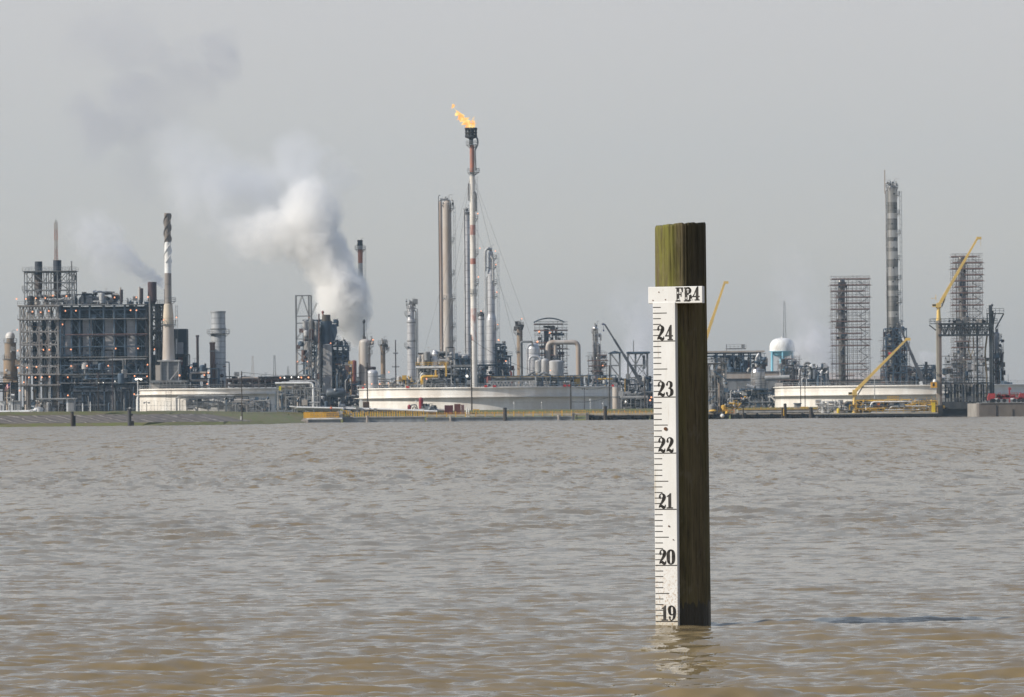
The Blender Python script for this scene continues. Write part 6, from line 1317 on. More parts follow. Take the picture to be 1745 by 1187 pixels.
# ------------------------------------------------------------------ eastern plant (photo x 1200..1745)
# dockside cranes
def deck_crane(D, px, yb, ytop, w_, p, q, w0, w1, lab, base=None):
    m = Map(D, px, (yb+ytop)/2); t = thing('jib_crane', lab, 'crane', (m.x(px), D, base if base is not None else GZ), 'yellow jib cranes')
    zb = m.z(yb); r = w_/2*m.s
    mb = MB(); mb.lathe(m.x(px), D, [(r*1.25, zb), (r*1.2, zb+.4), (r, zb+.5), (r*.8, m.z(ytop+4)), (r*1.3, m.z(ytop+3.4)), (r*1.3, m.z(ytop+2))], 18); mb.build('pedestal', CRANE, t)
    a = m.p(*p); mb = MB(); mb.box(a.x-.75, a.x+.35, D-.8, D+.8, m.z(ytop+2), a.z+.35); mb.box(a.x-1.9, a.x-.7, D-.7, D+.1, m.z(ytop+1.6), m.z(ytop-3.2)); mb.build('slewing_house', CRANE, t)
    mb = MB(); mb.box(a.x-1.92, a.x-1.0, D-.73, D-.7, m.z(ytop-.2), m.z(ytop-2.8)); mb.build('cab_window', mat('dark_glass', (.02,.025,.03), .1), t)
    aa, b = boom(t, m, p, q, w0, w1, CRANE); d = (b-aa).normalized()
    mb = MB(); hb_ = Vector((b.x + .9*1, D, b.z-.15)); mb.box(b.x-.3, b.x+1.0, D-.35, D+.35, b.z-.35, b.z+.35); mb.build('boom_head', CRANE, t)
    mb = MB(); base_ = Vector((a.x+.6, D, m.z(ytop+1.5))); mb.tube([base_, aa + d*3.6 + Vector((.12,0,-.2))], .16, 8); mb.build('ram', GREY, t)
    return t, m, b
t, m, b = deck_crane(DD+6, 1194, 704, 601, 7, (1195.5, 600), (1236.5, 481.5), 5.6, 3.6, 'yellow jib crane rising steeply from behind the gauge pile', .5)
m = Map(DD+6, 1194, 700); t2 = thing('crane_tower', 'slim steel tower carrying the steep yellow crane behind the gauge pile', 'tower', (m.x(1194), DD+6, -.5)); frame(t2, m, [1188,1200], [604,628,652,676,706], 3.4, 2, cw=.35, bw=.25, mt=NAVY, brace='x', deck=(604,), dy0=-1.7)
m = Map(1490, 1220, 660); t = thing('loading_structure', 'open steel loading frame with grey pipes beside the gauge pile', 'steel frame', (m.x(1220), DD+4, -.4)); m = Map(DD+4, 1220, 660)
frame(t, m, [1208,1218,1231,1237.5], [620,640,662,684,707], 5, 2, cw=.38, bw=.28, mt=GREY, brace='', deck=(620,)); frame(t, m, [1233,1237.5], [680,707], 2, 2, cw=.5, bw=.3, mt=BLACK, brace='')
for i, (x, yt) in enumerate(((1211,642),(1214,646),(1222,640),(1227,636),(1234,655))): mb = MB(); bendpipe(mb, [m.p(x, 706, .5), m.p(x, yt, .5), m.p(x+6, yt+2+i, .5)], .2, 8, q=.6); mb.build('riser_pipe', LGREY, t)
mb = MB(); mb.bar(m.p(1206,683,-1), m.p(1219,674,-1), .3); mb.bar(m.p(1216,632,-.5), m.p(1236,645,-.5), .35); mb.build('gangway', NAVY, t); clutter(t, m, 1207, 1238, 632, 700, (-.5, 4), 90, 171, [GREY, LGREY, NAVY, PALE], 'vbph', rmax=.22); clutter(t, m, 1205, 1238, 688, 704, (-2, 3), 40, 172, [LGREY, YELL, GREY, WHITE2], 'vbpe', rmax=.3)
# canopy structure
m = Map(1900, 1255, 620); t = thing('canopy_structure', 'large steel canopy with pale flat roof carrying a railed platform', 'steel frame', (m.x(1255), 1900, GZ))
mb = MB(); mb.box(m.x(1196), m.x(1303), 1899, 1915, m.z(600.2), m.z(597.4)); mb.build('roof', PALE, t); frame(t, m, [1204,1222,1236,1251,1262,1267,1279,1296], [601,606,None], 14, 2, cw=.45, bw=.4, mt=NAVY, brace='')
mb = MB(); mb.box(m.x(1238), m.x(1272), 1902, 1908, m.z(594.5), m.z(592.6)); rails(mb, m.x(1238), m.x(1272), 1902, m.z(592.6), 1.2, 1.4, .08); mb.box(m.x(1264.5), m.x(1270), 1903, 1906, m.z(592.6), m.z(586.5)); mb.bar(m.p(1239,597,3), m.p(1239,586,3), .2); mb.build('roof_platform', GREY, t)
clutter(t, m, 1240, 1270, 606, 634, (-1, 8), 90, 173, [NAVY, BLACK, NAVY, GREY], 'vbphe', rmax=.45); clutter(t, m, 1204, 1240, 606, 650, (-1, 8), 40, 174, [NAVY, PALE, GREY], 'vbph', rmax=.3); clutter(t, m, 1274, 1306, 608, 640, (-1, 6), 60, 175, [MAROON, GREY, NAVY, PALE], 'vbph', rmax=.4)
mb = MB(); bendpipe(mb, [m.p(1290,628,-2), m.p(1290,606,-2), m.p(1294,603,-2)], .55, 10); mb.build('riser_pipe', ALU, t)
m = Map(1850, 1280, 640); t = thing('flat_roofed_hall', 'long low hall with a beige parapet band under the canopy', 'building', (m.x(1280), 1850, GZ)); obox(t, m, 1234, 1345, 633.5, 644.5, 0, 20, PALE, 'parapet'); obox(t, m, 1235, 1344, 644.5, None, .5, 20, mat('hall_wall_grey', (.25,.26,.27), .8), 'wall'); obox(t, m, 1232, 1346, 632.6, 633.5, -.3, 20, NAVY, 'roof')
frame(t, m, [1239,1255,1270,1310,1325], [650,668,None], 4, 2, cw=.3, bw=.3, mt=GREY, brace='', dy0=-5)
clutter(t, m, 1238, 1330, 664, 700, (-8, -1), 170, 176, [NAVY, GREY, LGREY, BLACK, PALE], 'vbphu', rmax=.32); mb = MB(); bendpipe(mb, [m.p(1262,672,-7), m.p(1306,672,-7), m.p(1306,680,-7)], .35, 8); mb.build('pipe', PALE, t); lamps(t, m, [(1266.5,674)], -9, .62, emis('amber_lamp', (1.0, .50, .04), 2.6)); lamps(t, m, [(1261,678)], -9, .34)
lamps(t, m, [(1260,669.5),(1260,673.5)], -8, .28, GLOWW)
t, m = column('shiny_pot_vessel', 'squat shiny metal vessel with dark crown of pipes', 'vessel', 1780, 1292, [(631,22),(634,24),(704,24)], CHROME, None, 'dome', davits=False, plats=((631,-90,150,1.5),(656,0,360,2)), rings=(645,)); clutter(t, m, 1286, 1304, 610, 628, (-2, 2), 40, 177, [NAVY, BLACK, DRUST, GREY], 'vph', rmax=.35)
mb = MB(); bendpipe(mb, [m.p(1303,644,-2), m.p(1345,643,-2)], .75, 10); bendpipe(mb, [m.p(1290,626,0), m.p(1290,608,0)], .5, 8); bendpipe(mb, [m.p(1284,660,-2.5), m.p(1272,656,-2.5)], .5, 8); mb.build('side_pipe', LGREY, t)
m = Map(1775, 1290, 668); t = thing('dark_pump_deck', 'dark deck with pumps at the foot of the squat shiny vessel', 'platform', (m.x(1285), 1775, GZ)); obox(t, m, 1262, 1308, 661.5, 664, -4, 4, NAVY, 'deck'); clutter(t, m, 1240, 1318, 664, 690, (-4, 2), 110, 178, [NAVY, BLACK, GREY, LGREY], 'vbph', rmax=.3)
# water tower
D_ = 2350; m = Map(D_, 1333, 610); t = thing('water_tower', 'round water tower with white dome and sky-blue bowl on blue legs', 'water tower', (m.x(1333), D_, GZ)); cx = m.x(1333); r = 21.5*m.s
mb = MB(); mb.lathe(cx, D_, [(r, m.z(598)), (r, m.z(592)), (r*.985, m.z(588.5)), (r*.93, m.z(584.5)), (r*.83, m.z(581)), (r*.68, m.z(578.2)), (r*.5, m.z(576.6)), (r*.25, m.z(575.6)), (.02, m.z(575.3))], 48, True); mb.build('dome', WHITE2, t)
mb = MB(); mb.lathe(cx, D_, [(.02, m.z(609)), (r*.3, m.z(608.3)), (r*.6, m.z(606.3)), (r*.78, m.z(603.4)), (r*.86, m.z(598.2)), (r, m.z(598))], 48, True); mb.lathe(cx, D_, [(r*1.03, m.z(598.6)), (r*1.03, m.z(597.8))], 48); mb.build('bowl', BLUE, t)
mb = MB(); mb.lathe(cx, D_, [(1.1, GZ), (1.1, m.z(608))], 12); mb.build('riser', BLUE, t)
for k in range(6):
    a = R(30+60*k); mb = MB(); mb.tube([(cx+r*.98*math.cos(a), D_+r*.98*math.sin(a), GZ), (cx+r*.93*math.cos(a), D_+r*.93*math.sin(a), m.z(598))], .42, 8); mb.build('leg', BLUE, t)
mb = MB(); mb.ball((cx, D_, m.z(575)), .5); mb.build('finial', WHITE2, t)
# small scaffolded unit
m = Map(1820, 1343, 635); t = thing('scaffolded_unit', 'low scaffolded process unit in front of the water tower legs', 'scaffold', (m.x(1343), 1820, GZ)); scaffold(t, m, 1326, 1362, 612, None, 6, 9, 6, 21, prob=.6); clutter(t, m, 1330, 1362, 612, 665, (-2, 3), 130, 181, [NAVY, BLACK, GREY, LGREY, ALU], 'vbphu', rmax=.4)
m = Map(1815, 1378, 640); t = thing('pipe_loop_unit', 'cluster of tall looped pipes between the low scaffolded unit and the slim scaffold', 'process unit', (m.x(1380), 1815, GZ))
mb = MB(); bendpipe(mb, [m.p(1371,645), m.p(1371,618), m.p(1380,618), m.p(1380,645)], .4, 8); mb.build('pipe', GREY, t); mb = MB(); bendpipe(mb, [m.p(1379,645,-1), m.p(1382,620,-1), m.p(1386,630,-1), m.p(1386,645,-1)], .5, 8); mb.build('pipe', WHITE2, t)
clutter(t, m, 1362, 1412, 622, 660, (-2, 3), 130, 182, [NAVY, GREY, LGREY, ALU, BLACK], 'vbphu', rmax=.35)
m = Map(1830, 1420, 645); t = thing('sloped_roof_hall', 'long low grey hall with pale sloping roof behind the tank', 'building', (m.x(1420), 1830, GZ)); obox(t, m, 1345, 1610, 646, None, 0, 14, mat('hall_wall_grey', (.25,.26,.27)), 'wall')
mb = MB(); mb.add([m.p(1378,646,-.6), m.p(1612,646,-.6), m.p(1612,634,14), m.p(1396,634,14), m.p(1378,647,-.6), m.p(1612,647,-.6), m.p(1612,635,14), m.p(1396,635,14)], [(0,1,2,3),(7,6,5,4),(0,4,5,1),(1,5,6,2),(2,6,7,3),(3,7,4,0)]); mb.build('roof', PALE, t)
mb = MB()
for x in range(1380, 1430, 9): mb.box(m.x(x), m.x(x+5), 1829.94, 1830, m.z(657), m.z(649))
mb.build('window', mat('dark_glass', (.02,.025,.03), .1), t)
clutter(t, m, 1500, 1600, 626, 646, (-6, 0), 110, 183, [NAVY, GREY, BLACK, LGREY], 'vbphf', rmax=.35)
# scaffolded columns
def scaf_column(D, x, w_, y0, x0, x1, ys0, lab, clab, mats, seed, step=10.3):
    t, m = column('scaffolded_column', clab, 'column', D, x, [(y0,w_),(704,w_)], mats, 'columns inside scaffold', 'dome', pipes=((x-w_*.75,y0+4,1.6,GREY,None),(x+w_*.7,y0+8,1.4,BLACK,None)), mapc=Map(D, x, 560))
    mb = MB(); rr = random.Random(seed); z = m.z(y0+10)
    while z > GZ+3: sgn = rr.choice((-1, 1)); mb.bar((m.x(x)-sgn*w_*.4*m.s, D-w_*.6*m.s, z), (m.x(x)+sgn*w_*.4*m.s, D-w_*.6*m.s, z-3.2), .35); z -= rr.uniform(3.5, 6)
    mb.build('brace', LGREY, t); clutter(t, m, x-w_*.6, x+w_*.6, y0, 660, (-w_*.11-1.2, -w_*.11-.3), 60, seed+50, [BLACK, GREY, NAVY, LGREY], 'vbh', rmax=.35)
    m = Map(D, (x0+x1)/2, 560); t = thing('scaffold_tower', lab, 'scaffold', (m.x((x0+x1)/2), D, GZ), 'tall scaffold towers'); scaffold(t, m, x0, x1, ys0, None, 8, step, 9, seed, prob=.85)
    mb = MB(); X_ = m.x(x1-11 if x1-x0 > 55 else x1-9); z = m.z(ys0+3); s = 1
    while z > GZ+4: mb.bar((X_-1.4*s, D-3.4, z), (X_+1.4*s, D-3.4, z-1.8), .38, .18); z -= 1.8; s = -s
    mb.build('stair', GREY, t)
scaf_column(1760, 1434.5, 12.5, 479, 1417, 1481, 476, 'scaffold tower with red-brown planks, the one with zigzag stairs left of the tallest column', 'dark column inside the scaffold tower left of the tallest column', FOIL, 31)
scaf_column(1700, 1640, 13, 440, 1622.5, 1673, 438, 'scaffold tower with red-brown planks behind the tall yellow crane boom', 'dark column inside the scaffold behind the tall yellow crane boom', FOIL, 37)
# tallest column
CH2 = mat('bright_band_cladding', (.55,.54,.52), .30, .85, (.40,.38,.35), .5, .2, .6)
segs = [(320,17)]; mats = []
for y, mt in ((331,CH2),(344,CH2),(363,FOIL),(372,CH2),(392,FOIL),(404,CH2),(411,FOIL),(422,CH2),(428,FOIL),(441,CH2),(455,FOIL),(470,CH2),(478,FOIL),(486,CH2),(495,FOIL),(504,CH2),(514,FOIL),(530,FOIL),(540,CH2),(560,FOIL),(640,FOIL),(704,FOIL)): segs.append((y, 17+(y-320)*.012)); mats.append(mt)
t, m = column('tallest_column', 'tallest column with alternating bright and dull metal bands and thin mast', 'column', 1740, 1521.5, segs, mats, None, 'dome', plats=((319,0,360,2),(332,-60,60,4),(364,-60,60,4),(398,-60,60,5),(441,-60,60,4),(475,-60,60,5),(501,-60,60,4),(515,-60,60,6),(551,-60,60,5)), ladder=(1,325), mapc=Map(1740, 1521, 480), pipes=((1510.8,322,2.2,GREY,None),))
mb = MB(); mb.bar((m.x(1509.3), 1740, m.z(330)), (m.x(1509.3), 1740, m.z(289)), .3); mb.build('mast', PALE, t); clutter(t, m, 1512, 1530, 308, 318, (-2, 2), 30, 184, [GREY, ALU, BLACK], 'vph', rmax=.25)
mb = MB(); z = m.z(330)
rr = random.Random(5)
while z > m.z(640): mb.ball((m.x(1521+rr.uniform(-1, 6)), 1740-9*m.s, z), rr.uniform(.15, .32), 8, 5); z -= rr.uniform(2, 5)
mb.build('manway', BLACK, t)
m = Map(1738, 1525, 610); t = thing('column_scaffold', 'dense dark scaffold around the foot of the tallest column', 'scaffold', (m.x(1525), 1738, GZ)); scaffold(t, m, 1503, 1548, 580, None, 10, 9, 6, 41); clutter(t, m, 1508, 1542, 550, 690, (-5, -3), 110, 185, [NAVY, BLACK, GREY, DRUST, LGREY], 'vbph', rmax=.45); frame(t, m, [1508,1520,1532,1543], [560,575,590,605,620,635,None], 11, 2, cw=.28, bw=.28, mt=NAVY, brace='mix', seed=14, dy0=-5.5)
mb = MB(); mb.box(m.x(1512), m.x(1517.5), 1732.2, 1732.35, m.z(604), m.z(600.5)); mb.build('red_banner', mat('signal_red', (.6,.03,.03)), t)
m = Map(1690, 1553, 600); t = thing('mobile_crane', 'mobile crane with dark boom leaning away from the foot of the tallest column', 'crane', (m.x(1573), 1690, GZ)); boom(t, m, (1574, 655), (1531, 548), 6, 3, mat('dark_boom_steel', (.09,.095,.105)))
mb = MB(); mb.bar(m.p(1568,650,-.6), m.p(1572,664,-.6), 5*m.s); mb.bar(m.p(1538,575,-.6), m.p(1540,580,-.6), 3.2*m.s); mb.build('white_boom_collar', WHITE2, t); mb = MB(); mb.box(m.x(1566), m.x(1592), 1687, 1693, GZ+.9, m.z(690)); mb.box(m.x(1572), m.x(1584), 1687.5, 1692.5, m.z(690), m.z(668)); mb.build('carrier', GREY, t)
for x in (1569, 1579, 1589): mb = MB(); c = m.p(x, 704, -3.2); c.z = GZ+.9; mb.tube([c, c+Vector((0,.5,0))], .9, 14); mb.build('wheel', BLACK, t)
m = Map(1760, 1580, 640); t = thing('vent_posts', 'dark vent pipe and steel posts between the tallest column and the gantry', 'process unit', (m.x(1580), 1760, GZ)); frame(t, m, [1563,1578,1590,1594], [622,640,None], 5, 2, cw=.3, bw=.25, mt=NAVY, brace='mix'); mb = MB(); mb.bar(m.p(1578.5,616), (m.x(1578.5), 1760, GZ), .8); mb.bar(m.p(1563,618), (m.x(1563), 1760, GZ), .4); mb.build('vent_pipe', BLACK, t); clutter(t, m, 1545, 1600, 628, 690, (-3, 3), 80, 186, [NAVY, GREY, BLACK, DRUST], 'vbph', rmax=.3)
# ---- tank on the right
t, m = tank('storage_tank', 'brightest white tank, behind the yellow loading deck', 1590, 1321, 1800, 656.5, 672, overhang=1.4)
mb = MB(); mb.bar(m.p(1314,674,m.s*0-2), m.p(1331,690,-2), .35); mb.bar(m.p(1309,673.5,2), m.p(1326,673.5,2), .3); mb.build('stair', WHITE2, t); mb = MB(); mb.box(m.x(1323), m.x(1335), m.D+2, m.D+3, m.z(655.5), m.z(650)); mb.build('gauge_platform', PALE, t)
pole('utility_pole', 'thin dark pole, first of two crossing the brightest white tank', 1560, 1364.3, 628, 706, 1.3, DRUST, 'poles before the brightest tank', zb=GZ); pole('utility_pole', 'thin dark pole, second of two crossing the brightest white tank', 1560, 1371.8, 632, 706, 1.3, DRUST, 'poles before the brightest tank', zb=GZ); pole('utility_pole', 'pale slim pole before the tank under the low yellow boom', 1560, 1490.5, 640, 706, 1.5, LGREY, 'poles before the brightest tank', zb=GZ)
# ---- right docks
m = Map(1530, 1300, 700); t = thing('dock_walkway', 'long pale walkway with yellow edge from the gauge pile to the loading deck', 'walkway', (m.x(1300), 1530, 0)); mb = MB(); mb.box(m.x(1256), m.x(1405), 1527, 1533, m.z(702.6), m.z(697.4)); mb.build('deck', LGREY, t); mb = MB(); mb.box(m.x(1256), m.x(1405), 1526.8, 1527, m.z(697.6), m.z(696.6)); mb.build('edge_strip', YELL, t)
mb = MB()
for x in range(1260, 1402, 12): mb.bar(m.p(x, 697, -3), m.p(x, 693, -3), .12)
mb.bar(m.p(1260, 695, -3), m.p(1400, 695, -3), .06); mb.build('railing', YELL, t); mb = MB()
for x in range(1262, 1404, 16): mb.lathe(m.x(x), 1529, [(.35, -.6), (.35, m.z(702))], 8)
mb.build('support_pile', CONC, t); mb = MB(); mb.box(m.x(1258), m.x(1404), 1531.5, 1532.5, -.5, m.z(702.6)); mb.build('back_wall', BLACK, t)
wharf(1246, 1400, 703.6, 708, 'black timber wharf with tyres under the pale walkway right of the gauge pile', 6, posts=False)
m = Map(DD+1, 1253, 698); t = thing('valve_station', 'yellow pipework and pale post on the wharf corner nearest the gauge pile', 'platform', (m.x(1253), DD+5, 0)); mb = MB(); mb.box(m.x(1251), m.x(1254.5), DD+4, DD+5, .5, m.z(687.5)); mb.build('pale_post', PALE, t); mb = MB(); mb.box(m.x(1240), m.x(1252), DD+3, DD+3.2, m.z(704), m.z(702)); mb.box(m.x(1240), m.x(1252), DD+3, DD+3.2, m.z(699), m.z(697.6)); [mb.bar(m.p(x, 704, 2), m.p(x, 697, 2), .22) for x in (1240.5, 1246, 1251.5)]; mb.build('orange_barrier', mat('pale_orange_paint', (.7,.33,.12), .6), t); clutter(t, m, 1240, 1264, 686, 696, (2, 5), 34, 191, [YELL, YELL, GREY, LGREY], 'vh', rmax=.25)
mb = MB(); c = m.p(1231, 708, .5); mb.ball((c.x, c.y, .75), .55, 12, 8); mb.build('white_buoy', WHITE2, t)
for x, w_, yt, lab in ((1266.5,2.4,696,'short black bollard pile at the near end of the pale walkway'), (1333,3,695,'thinner black pile with yellow stripe beside the thick one'), (1338,5.4,688,'thick dark pile standing in the pale walkway'), (1382,6.5,694,'stubby brown pile at the start of the loading deck')):
    t, mm_ = dolphin(1499, x, yt, 711, w_, lab, False, cap=False)
    if x == 1333: mb = MB(); mb.box(mm_.x(1334.8), mm_.x(1336), 1498.5, 1499, .6, mm_.z(697)); mb.build('yellow_stripe', YELL, t)
m = Map(1540, 1360, 690); t = thing('site_cabin', 'small grey cabin with flat roof before the thin dark poles', 'cabin', (m.x(1360), 1540, 1.5)); obox(t, m, 1354, 1365, 688, 696, 0, 3, LGREY, 'wall'); obox(t, m, 1353, 1366, 686.4, 688, -.3, 3.3, NAVY, 'roof'); obox(t, m, 1358, 1364.5, 688.6, 694, -.06, 0, GUN, 'window'); mb = MB(); mb.box(m.x(1354.5), m.x(1365), 1540.2, 1542.8, .6, m.z(696)); mb.build('base', CONC, t)
m = Map(1537, 1368, 695); mb = MB(); mb.box(m.x(1363), m.x(1377), 1537, 1537.3, m.z(694.4), m.z(692.6)); mb.box(m.x(1365), m.x(1366), 1537, 1537.3, .8, m.z(694.4)); mb.box(m.x(1374), m.x(1375), 1537, 1537.3, .8, m.z(694.4)); o = mb.build('yellow_barrier', YELL); tag(o, 'bright yellow barrier beside the small grey cabin', 'barrier')
# loading deck
m = Map(DD+1, 1500, 700); t = thing('loading_deck', 'wide loading deck crowded with yellow, white and grey pipework over black piles', 'dock', (m.x(1500), DD+1, -.5))
mb = MB(); mb.box(m.x(1388), m.x(1600), DD+1, DD+13, m.z(705.2), m.z(703)); mb.build('deck', mat('cream_deck', (.45,.41,.33), .8), t); mb = MB(); mb.box(m.x(1388), m.x(1600), DD+.8, DD+1, m.z(708.4), m.z(705)); mb.box(m.x(1462), m.x(1602), DD+.6, DD+.8, m.z(709), m.z(706)); mb.build('fender_beam', BLACK, t)
mb = MB(); rr = random.Random(9); x = 1390
while x < 1600: mb.lathe(m.x(x), DD+1.6+rr.uniform(0, 3), [(.3, -.6), (.3, m.z(705))], 8); x += rr.uniform(2.5, 5)
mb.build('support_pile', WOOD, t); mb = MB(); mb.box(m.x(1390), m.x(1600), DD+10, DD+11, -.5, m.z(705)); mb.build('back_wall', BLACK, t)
mb = MB()
for x in range(1392, 1430, 7): mb.tube([m.p(x, 707.5, .4), m.p(x, 707.5, .8)], .5, 10)
mb.build('tyre_fender', GUN, t)
for x0, x1, y0, y1, mts, n, s_, kk in ((1395,1445,684,703,[LGREY,WHITE2,GREY,PALE],110,201,'vbphf'), (1445,1600,683,703,[LGREY,GREY,WHITE2,NAVY,YELL],330,202,'vbphuf'), (1460,1600,680,700,[YELL,YELL,GREY],90,203,'hvf'), (1500,1598,686,703,[GREY,NAVY,BLACK,LGREY],170,204,'vbhp')):
    clutter(t, m, x0, x1, y0, y1, (2, 10), n, s_, mts, kk, rmax=.2, rmin=.06)
frame(t, m, [1402,1412,1424,1432], [682.5,692,703], 3, 2, cw=.26, bw=.22, mt=WHITE2, brace='', dy0=3); frame(t, m, [1472,1488,1502,1518,1535,1552,1568,1584,1597], [685,694,703], 6, 2, cw=.2, bw=.18, mt=LGREY, brace='', dy0=3, name='pipe_frame')
mb = MB(); rails(mb, m.x(1470), m.x(1598), DD+1.3, m.z(703), 1.2, 1.8, .09); rails(mb, m.x(1555), m.x(1598), DD+1.5, m.z(690), 1.0, 1.5, .13); rails(mb, m.x(1513), m.x(1532), DD+1.5, m.z(681), .9, .6, .13); mb.build('railing', YELL, t)
mb = MB(); mb.box(m.x(1588), m.x(1594), DD+1.2, DD+2.2, m.z(703), m.z(686)); mb.lathe(m.x(1429.5), DD+3, [(.5, m.z(703)), (.5, m.z(698)), (.15, m.z(694))], 10); mb.lathe(m.x(1592), DD+2, [(.4, m.z(703)), (.5, m.z(692))], 10); mb.build('yellow_cabinet', mat('bright_yellow', (.80,.58,.03), .5), t); mb = MB(); mb.box(m.x(1496), m.x(1500.5), DD+3, DD+4, m.z(692), m.z(687)); mb.build('orange_box', mat('orange_paint', (.7,.2,.03), .5), t)
mb = MB(); mb.lathe(m.x(1431), DD+4, [(1.4, m.z(703)), (1.5, m.z(699))], 14); mb.build('drip_pan', PALE, t)
t, m, b = deck_crane(DD+5, 1456, 703, 671, 6.4, (1458, 666), (1546, 578.5), 5.2, 3.2, 'low-angled yellow jib crane standing on the crowded loading deck', .6)
m = Map(DD+8, 1460, 690); clutter(t, m, 1448, 1475, 684, 700, (-1, 1), 20, 205, [BLACK, GREY, CRANE], 'vb', rmax=.2, name='hose_reel')
# gantry
GANT = mat('gantry_green_grey', (.50,.53,.46), .7, 0, (.28,.22,.17), .5, .15, .8)
m = Map(DD+4, 1650, 620); t = thing('loading_gantry', 'marine loading gantry of pale rusty column and dark truss beam', 'gantry', (m.x(1650), DD+4, -.5))
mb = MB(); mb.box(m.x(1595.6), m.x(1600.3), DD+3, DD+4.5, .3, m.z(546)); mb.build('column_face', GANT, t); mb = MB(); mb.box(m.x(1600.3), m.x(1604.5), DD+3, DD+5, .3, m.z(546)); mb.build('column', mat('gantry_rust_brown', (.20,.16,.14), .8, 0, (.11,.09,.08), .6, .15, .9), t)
TR = mat('truss_blue_black', (.055,.065,.072), .6, 0, (.025,.03,.035), .8, .4, .7)
mb = MB()
for dy in (3, 7):
    for y in (551.5, 557, 570.5): mb.bar(m.p(1599, y, dy-4), m.p(1692, y, dy-4), .5 if y != 557 else .25)
    x = 1604; s = 1
    while x < 1690: mb.bar(m.p(x, 552, dy-4), m.p(x+7, 570.5, dy-4), .24) if s > 0 else mb.bar(m.p(x, 570.5, dy-4), m.p(x+7, 552, dy-4), .24); mb.bar(m.p(x, 552, dy-4), m.p(x, 570.5, dy-4), .22); x += 7; s = -s
for x in (1604, 1626, 1648, 1670, 1690):
    for y in (551.5, 570.5): mb.bar(m.p(x, y, -1), m.p(x, y, 3), .35)
mb.build('truss', TR, t); mb = MB(); mb.box(m.x(1586), m.x(1700), DD+3, DD+7.4, m.z(551), m.z(550.2)); mb.build('deck', TR, t); mb = MB(); rails(mb, m.x(1586), m.x(1700), DD+3.1, m.z(550.2), 1.2, 1.3, .08); rails(mb, m.x(1586), m.x(1700), DD+7.3, m.z(550.2), 1.2, 1.3, .08); mb.bar(m.p(1584,553,0), m.p(1597,563,0), .3); mb.build('railing', TR, t)
clutter(t, m, 1616, 1690, 543, 551, (0, 3), 34, 211, [TR, GREY, BLACK, PALE], 'vbp', rmax=.2)
for x, w_, y0 in ((1666,2.6,552),(1688.5,5.2,520),(1692.8,2.4,530)): mb = MB(); mb.bar(m.p(x, y0, 0), (m.x(x), DD+4, .3), w_*m.s); mb.build('leg', TR, t)
mb = MB(); mb.bar(m.p(1690.5,552,0), m.p(1690.5,519.5,0), .4); mb.box(m.x(1682), m.x(1711), DD+3, DD+5.5, m.z(535), m.z(533.6)); mb.bar(m.p(1683,535), m.p(1683,553), .3); mb.bar(m.p(1711,535), m.p(1697,560), .35); mb.bar(m.p(1697,533), m.p(1692,560), .3); rails(mb, m.x(1682), m.x(1711), DD+3.1, m.z(533.6), 1.2, 1.2, .09); mb.ball(m.p(1691.5,520), .35, 8, 6); mb.build('upper_platform', TR, t)
mb = MB(); mb.bar(m.p(1588,634,-1.4), m.p(1596,634,-1.4), .3); mb.box(m.x(1584.5), m.x(1597), DD+1.8, DD+3.6, m.z(661.5), m.z(660)); mb.build('cabin_platform', GREY, t); mb = MB(); mb.box(m.x(1585.5), m.x(1595.5), DD+2, DD+3.4, m.z(660), m.z(650.5)); mb.build('yellow_cabin', mat('amber_cabin', (.70,.36,.04), .5), t); mb = MB(); mb.dome(m.x(1592), DD+2.8, 3.6*m.s, m.z(650), 5*m.s, 14); mb.build('white_dome', WHITE2, t)
mb = MB(); mb.box(m.x(1588), m.x(1591), DD+1.94, DD+2, m.z(657), m.z(652)); mb.build('cabin_window', mat('dark_glass', (.02,.025,.03), .1), t)
# loading arms in a row, each on its own
ARM = [(1611,610,PALE,1.0),(1616,606,PALE,1.0),(1621,612,ALU,1.3),(1627,605,GREY,1.5),(1632,612,PALE,1.0),(1637,604,ALU,1.4),(1642,610,GREY,1.2),(1647,602,PALE,1.3),(1653,606,GREY,1.6),(1659,601,ALU,1.2),(1664,612,GREY,1.2),(1672,606,ALU,1.2),(1676,608,GREY,1.0)]
ordw = ['first','second','third','fourth','fifth','sixth','seventh','eighth','ninth','tenth','eleventh','twelfth','last']
for i, (x, yt, mt, w_) in enumerate(ARM):
    D_ = DD+4.5+(i % 3)*.8; m = Map(D_, x, 650); t = thing('marine_loader', '%s folded loading arm of the row under the truss beam counting from its pale column' % ordw[i], 'loading arm', (m.x(x), D_, .5), 'folded loading arms'); zb = m.z(684)
    mb = MB(); mb.lathe(m.x(x), D_, [(1.15*w_*m.s, zb), (1.05*w_*m.s, m.z(655))], 10); mb.build('riser', BLACK if i % 3 else mat('navy_riser', (.02,.04,.08), .5), t)
    mb = MB(); bendpipe(mb, [m.p(x, 655), m.p(x, yt), m.p(x+2.6, yt-.5, .3), m.p(x+2.8, 668, .3)], .5*w_*m.s, 8, q=.4); mb.build('pipe_leg', mt, t); mb = MB(); mb.ball(m.p(x+1, yt-.3, -.2), (1.6 if i < 8 else 2.2)*m.s, 10, 6); mb.build('counterweight', LGREY if i != 8 else GREY, t)
    if i == 8: mb = MB(); mb.box(m.x(x-3), m.x(x+3), D_-.5, D_+.5, m.z(634), m.z(618)); mb.build('balance_plate', GREY, t)
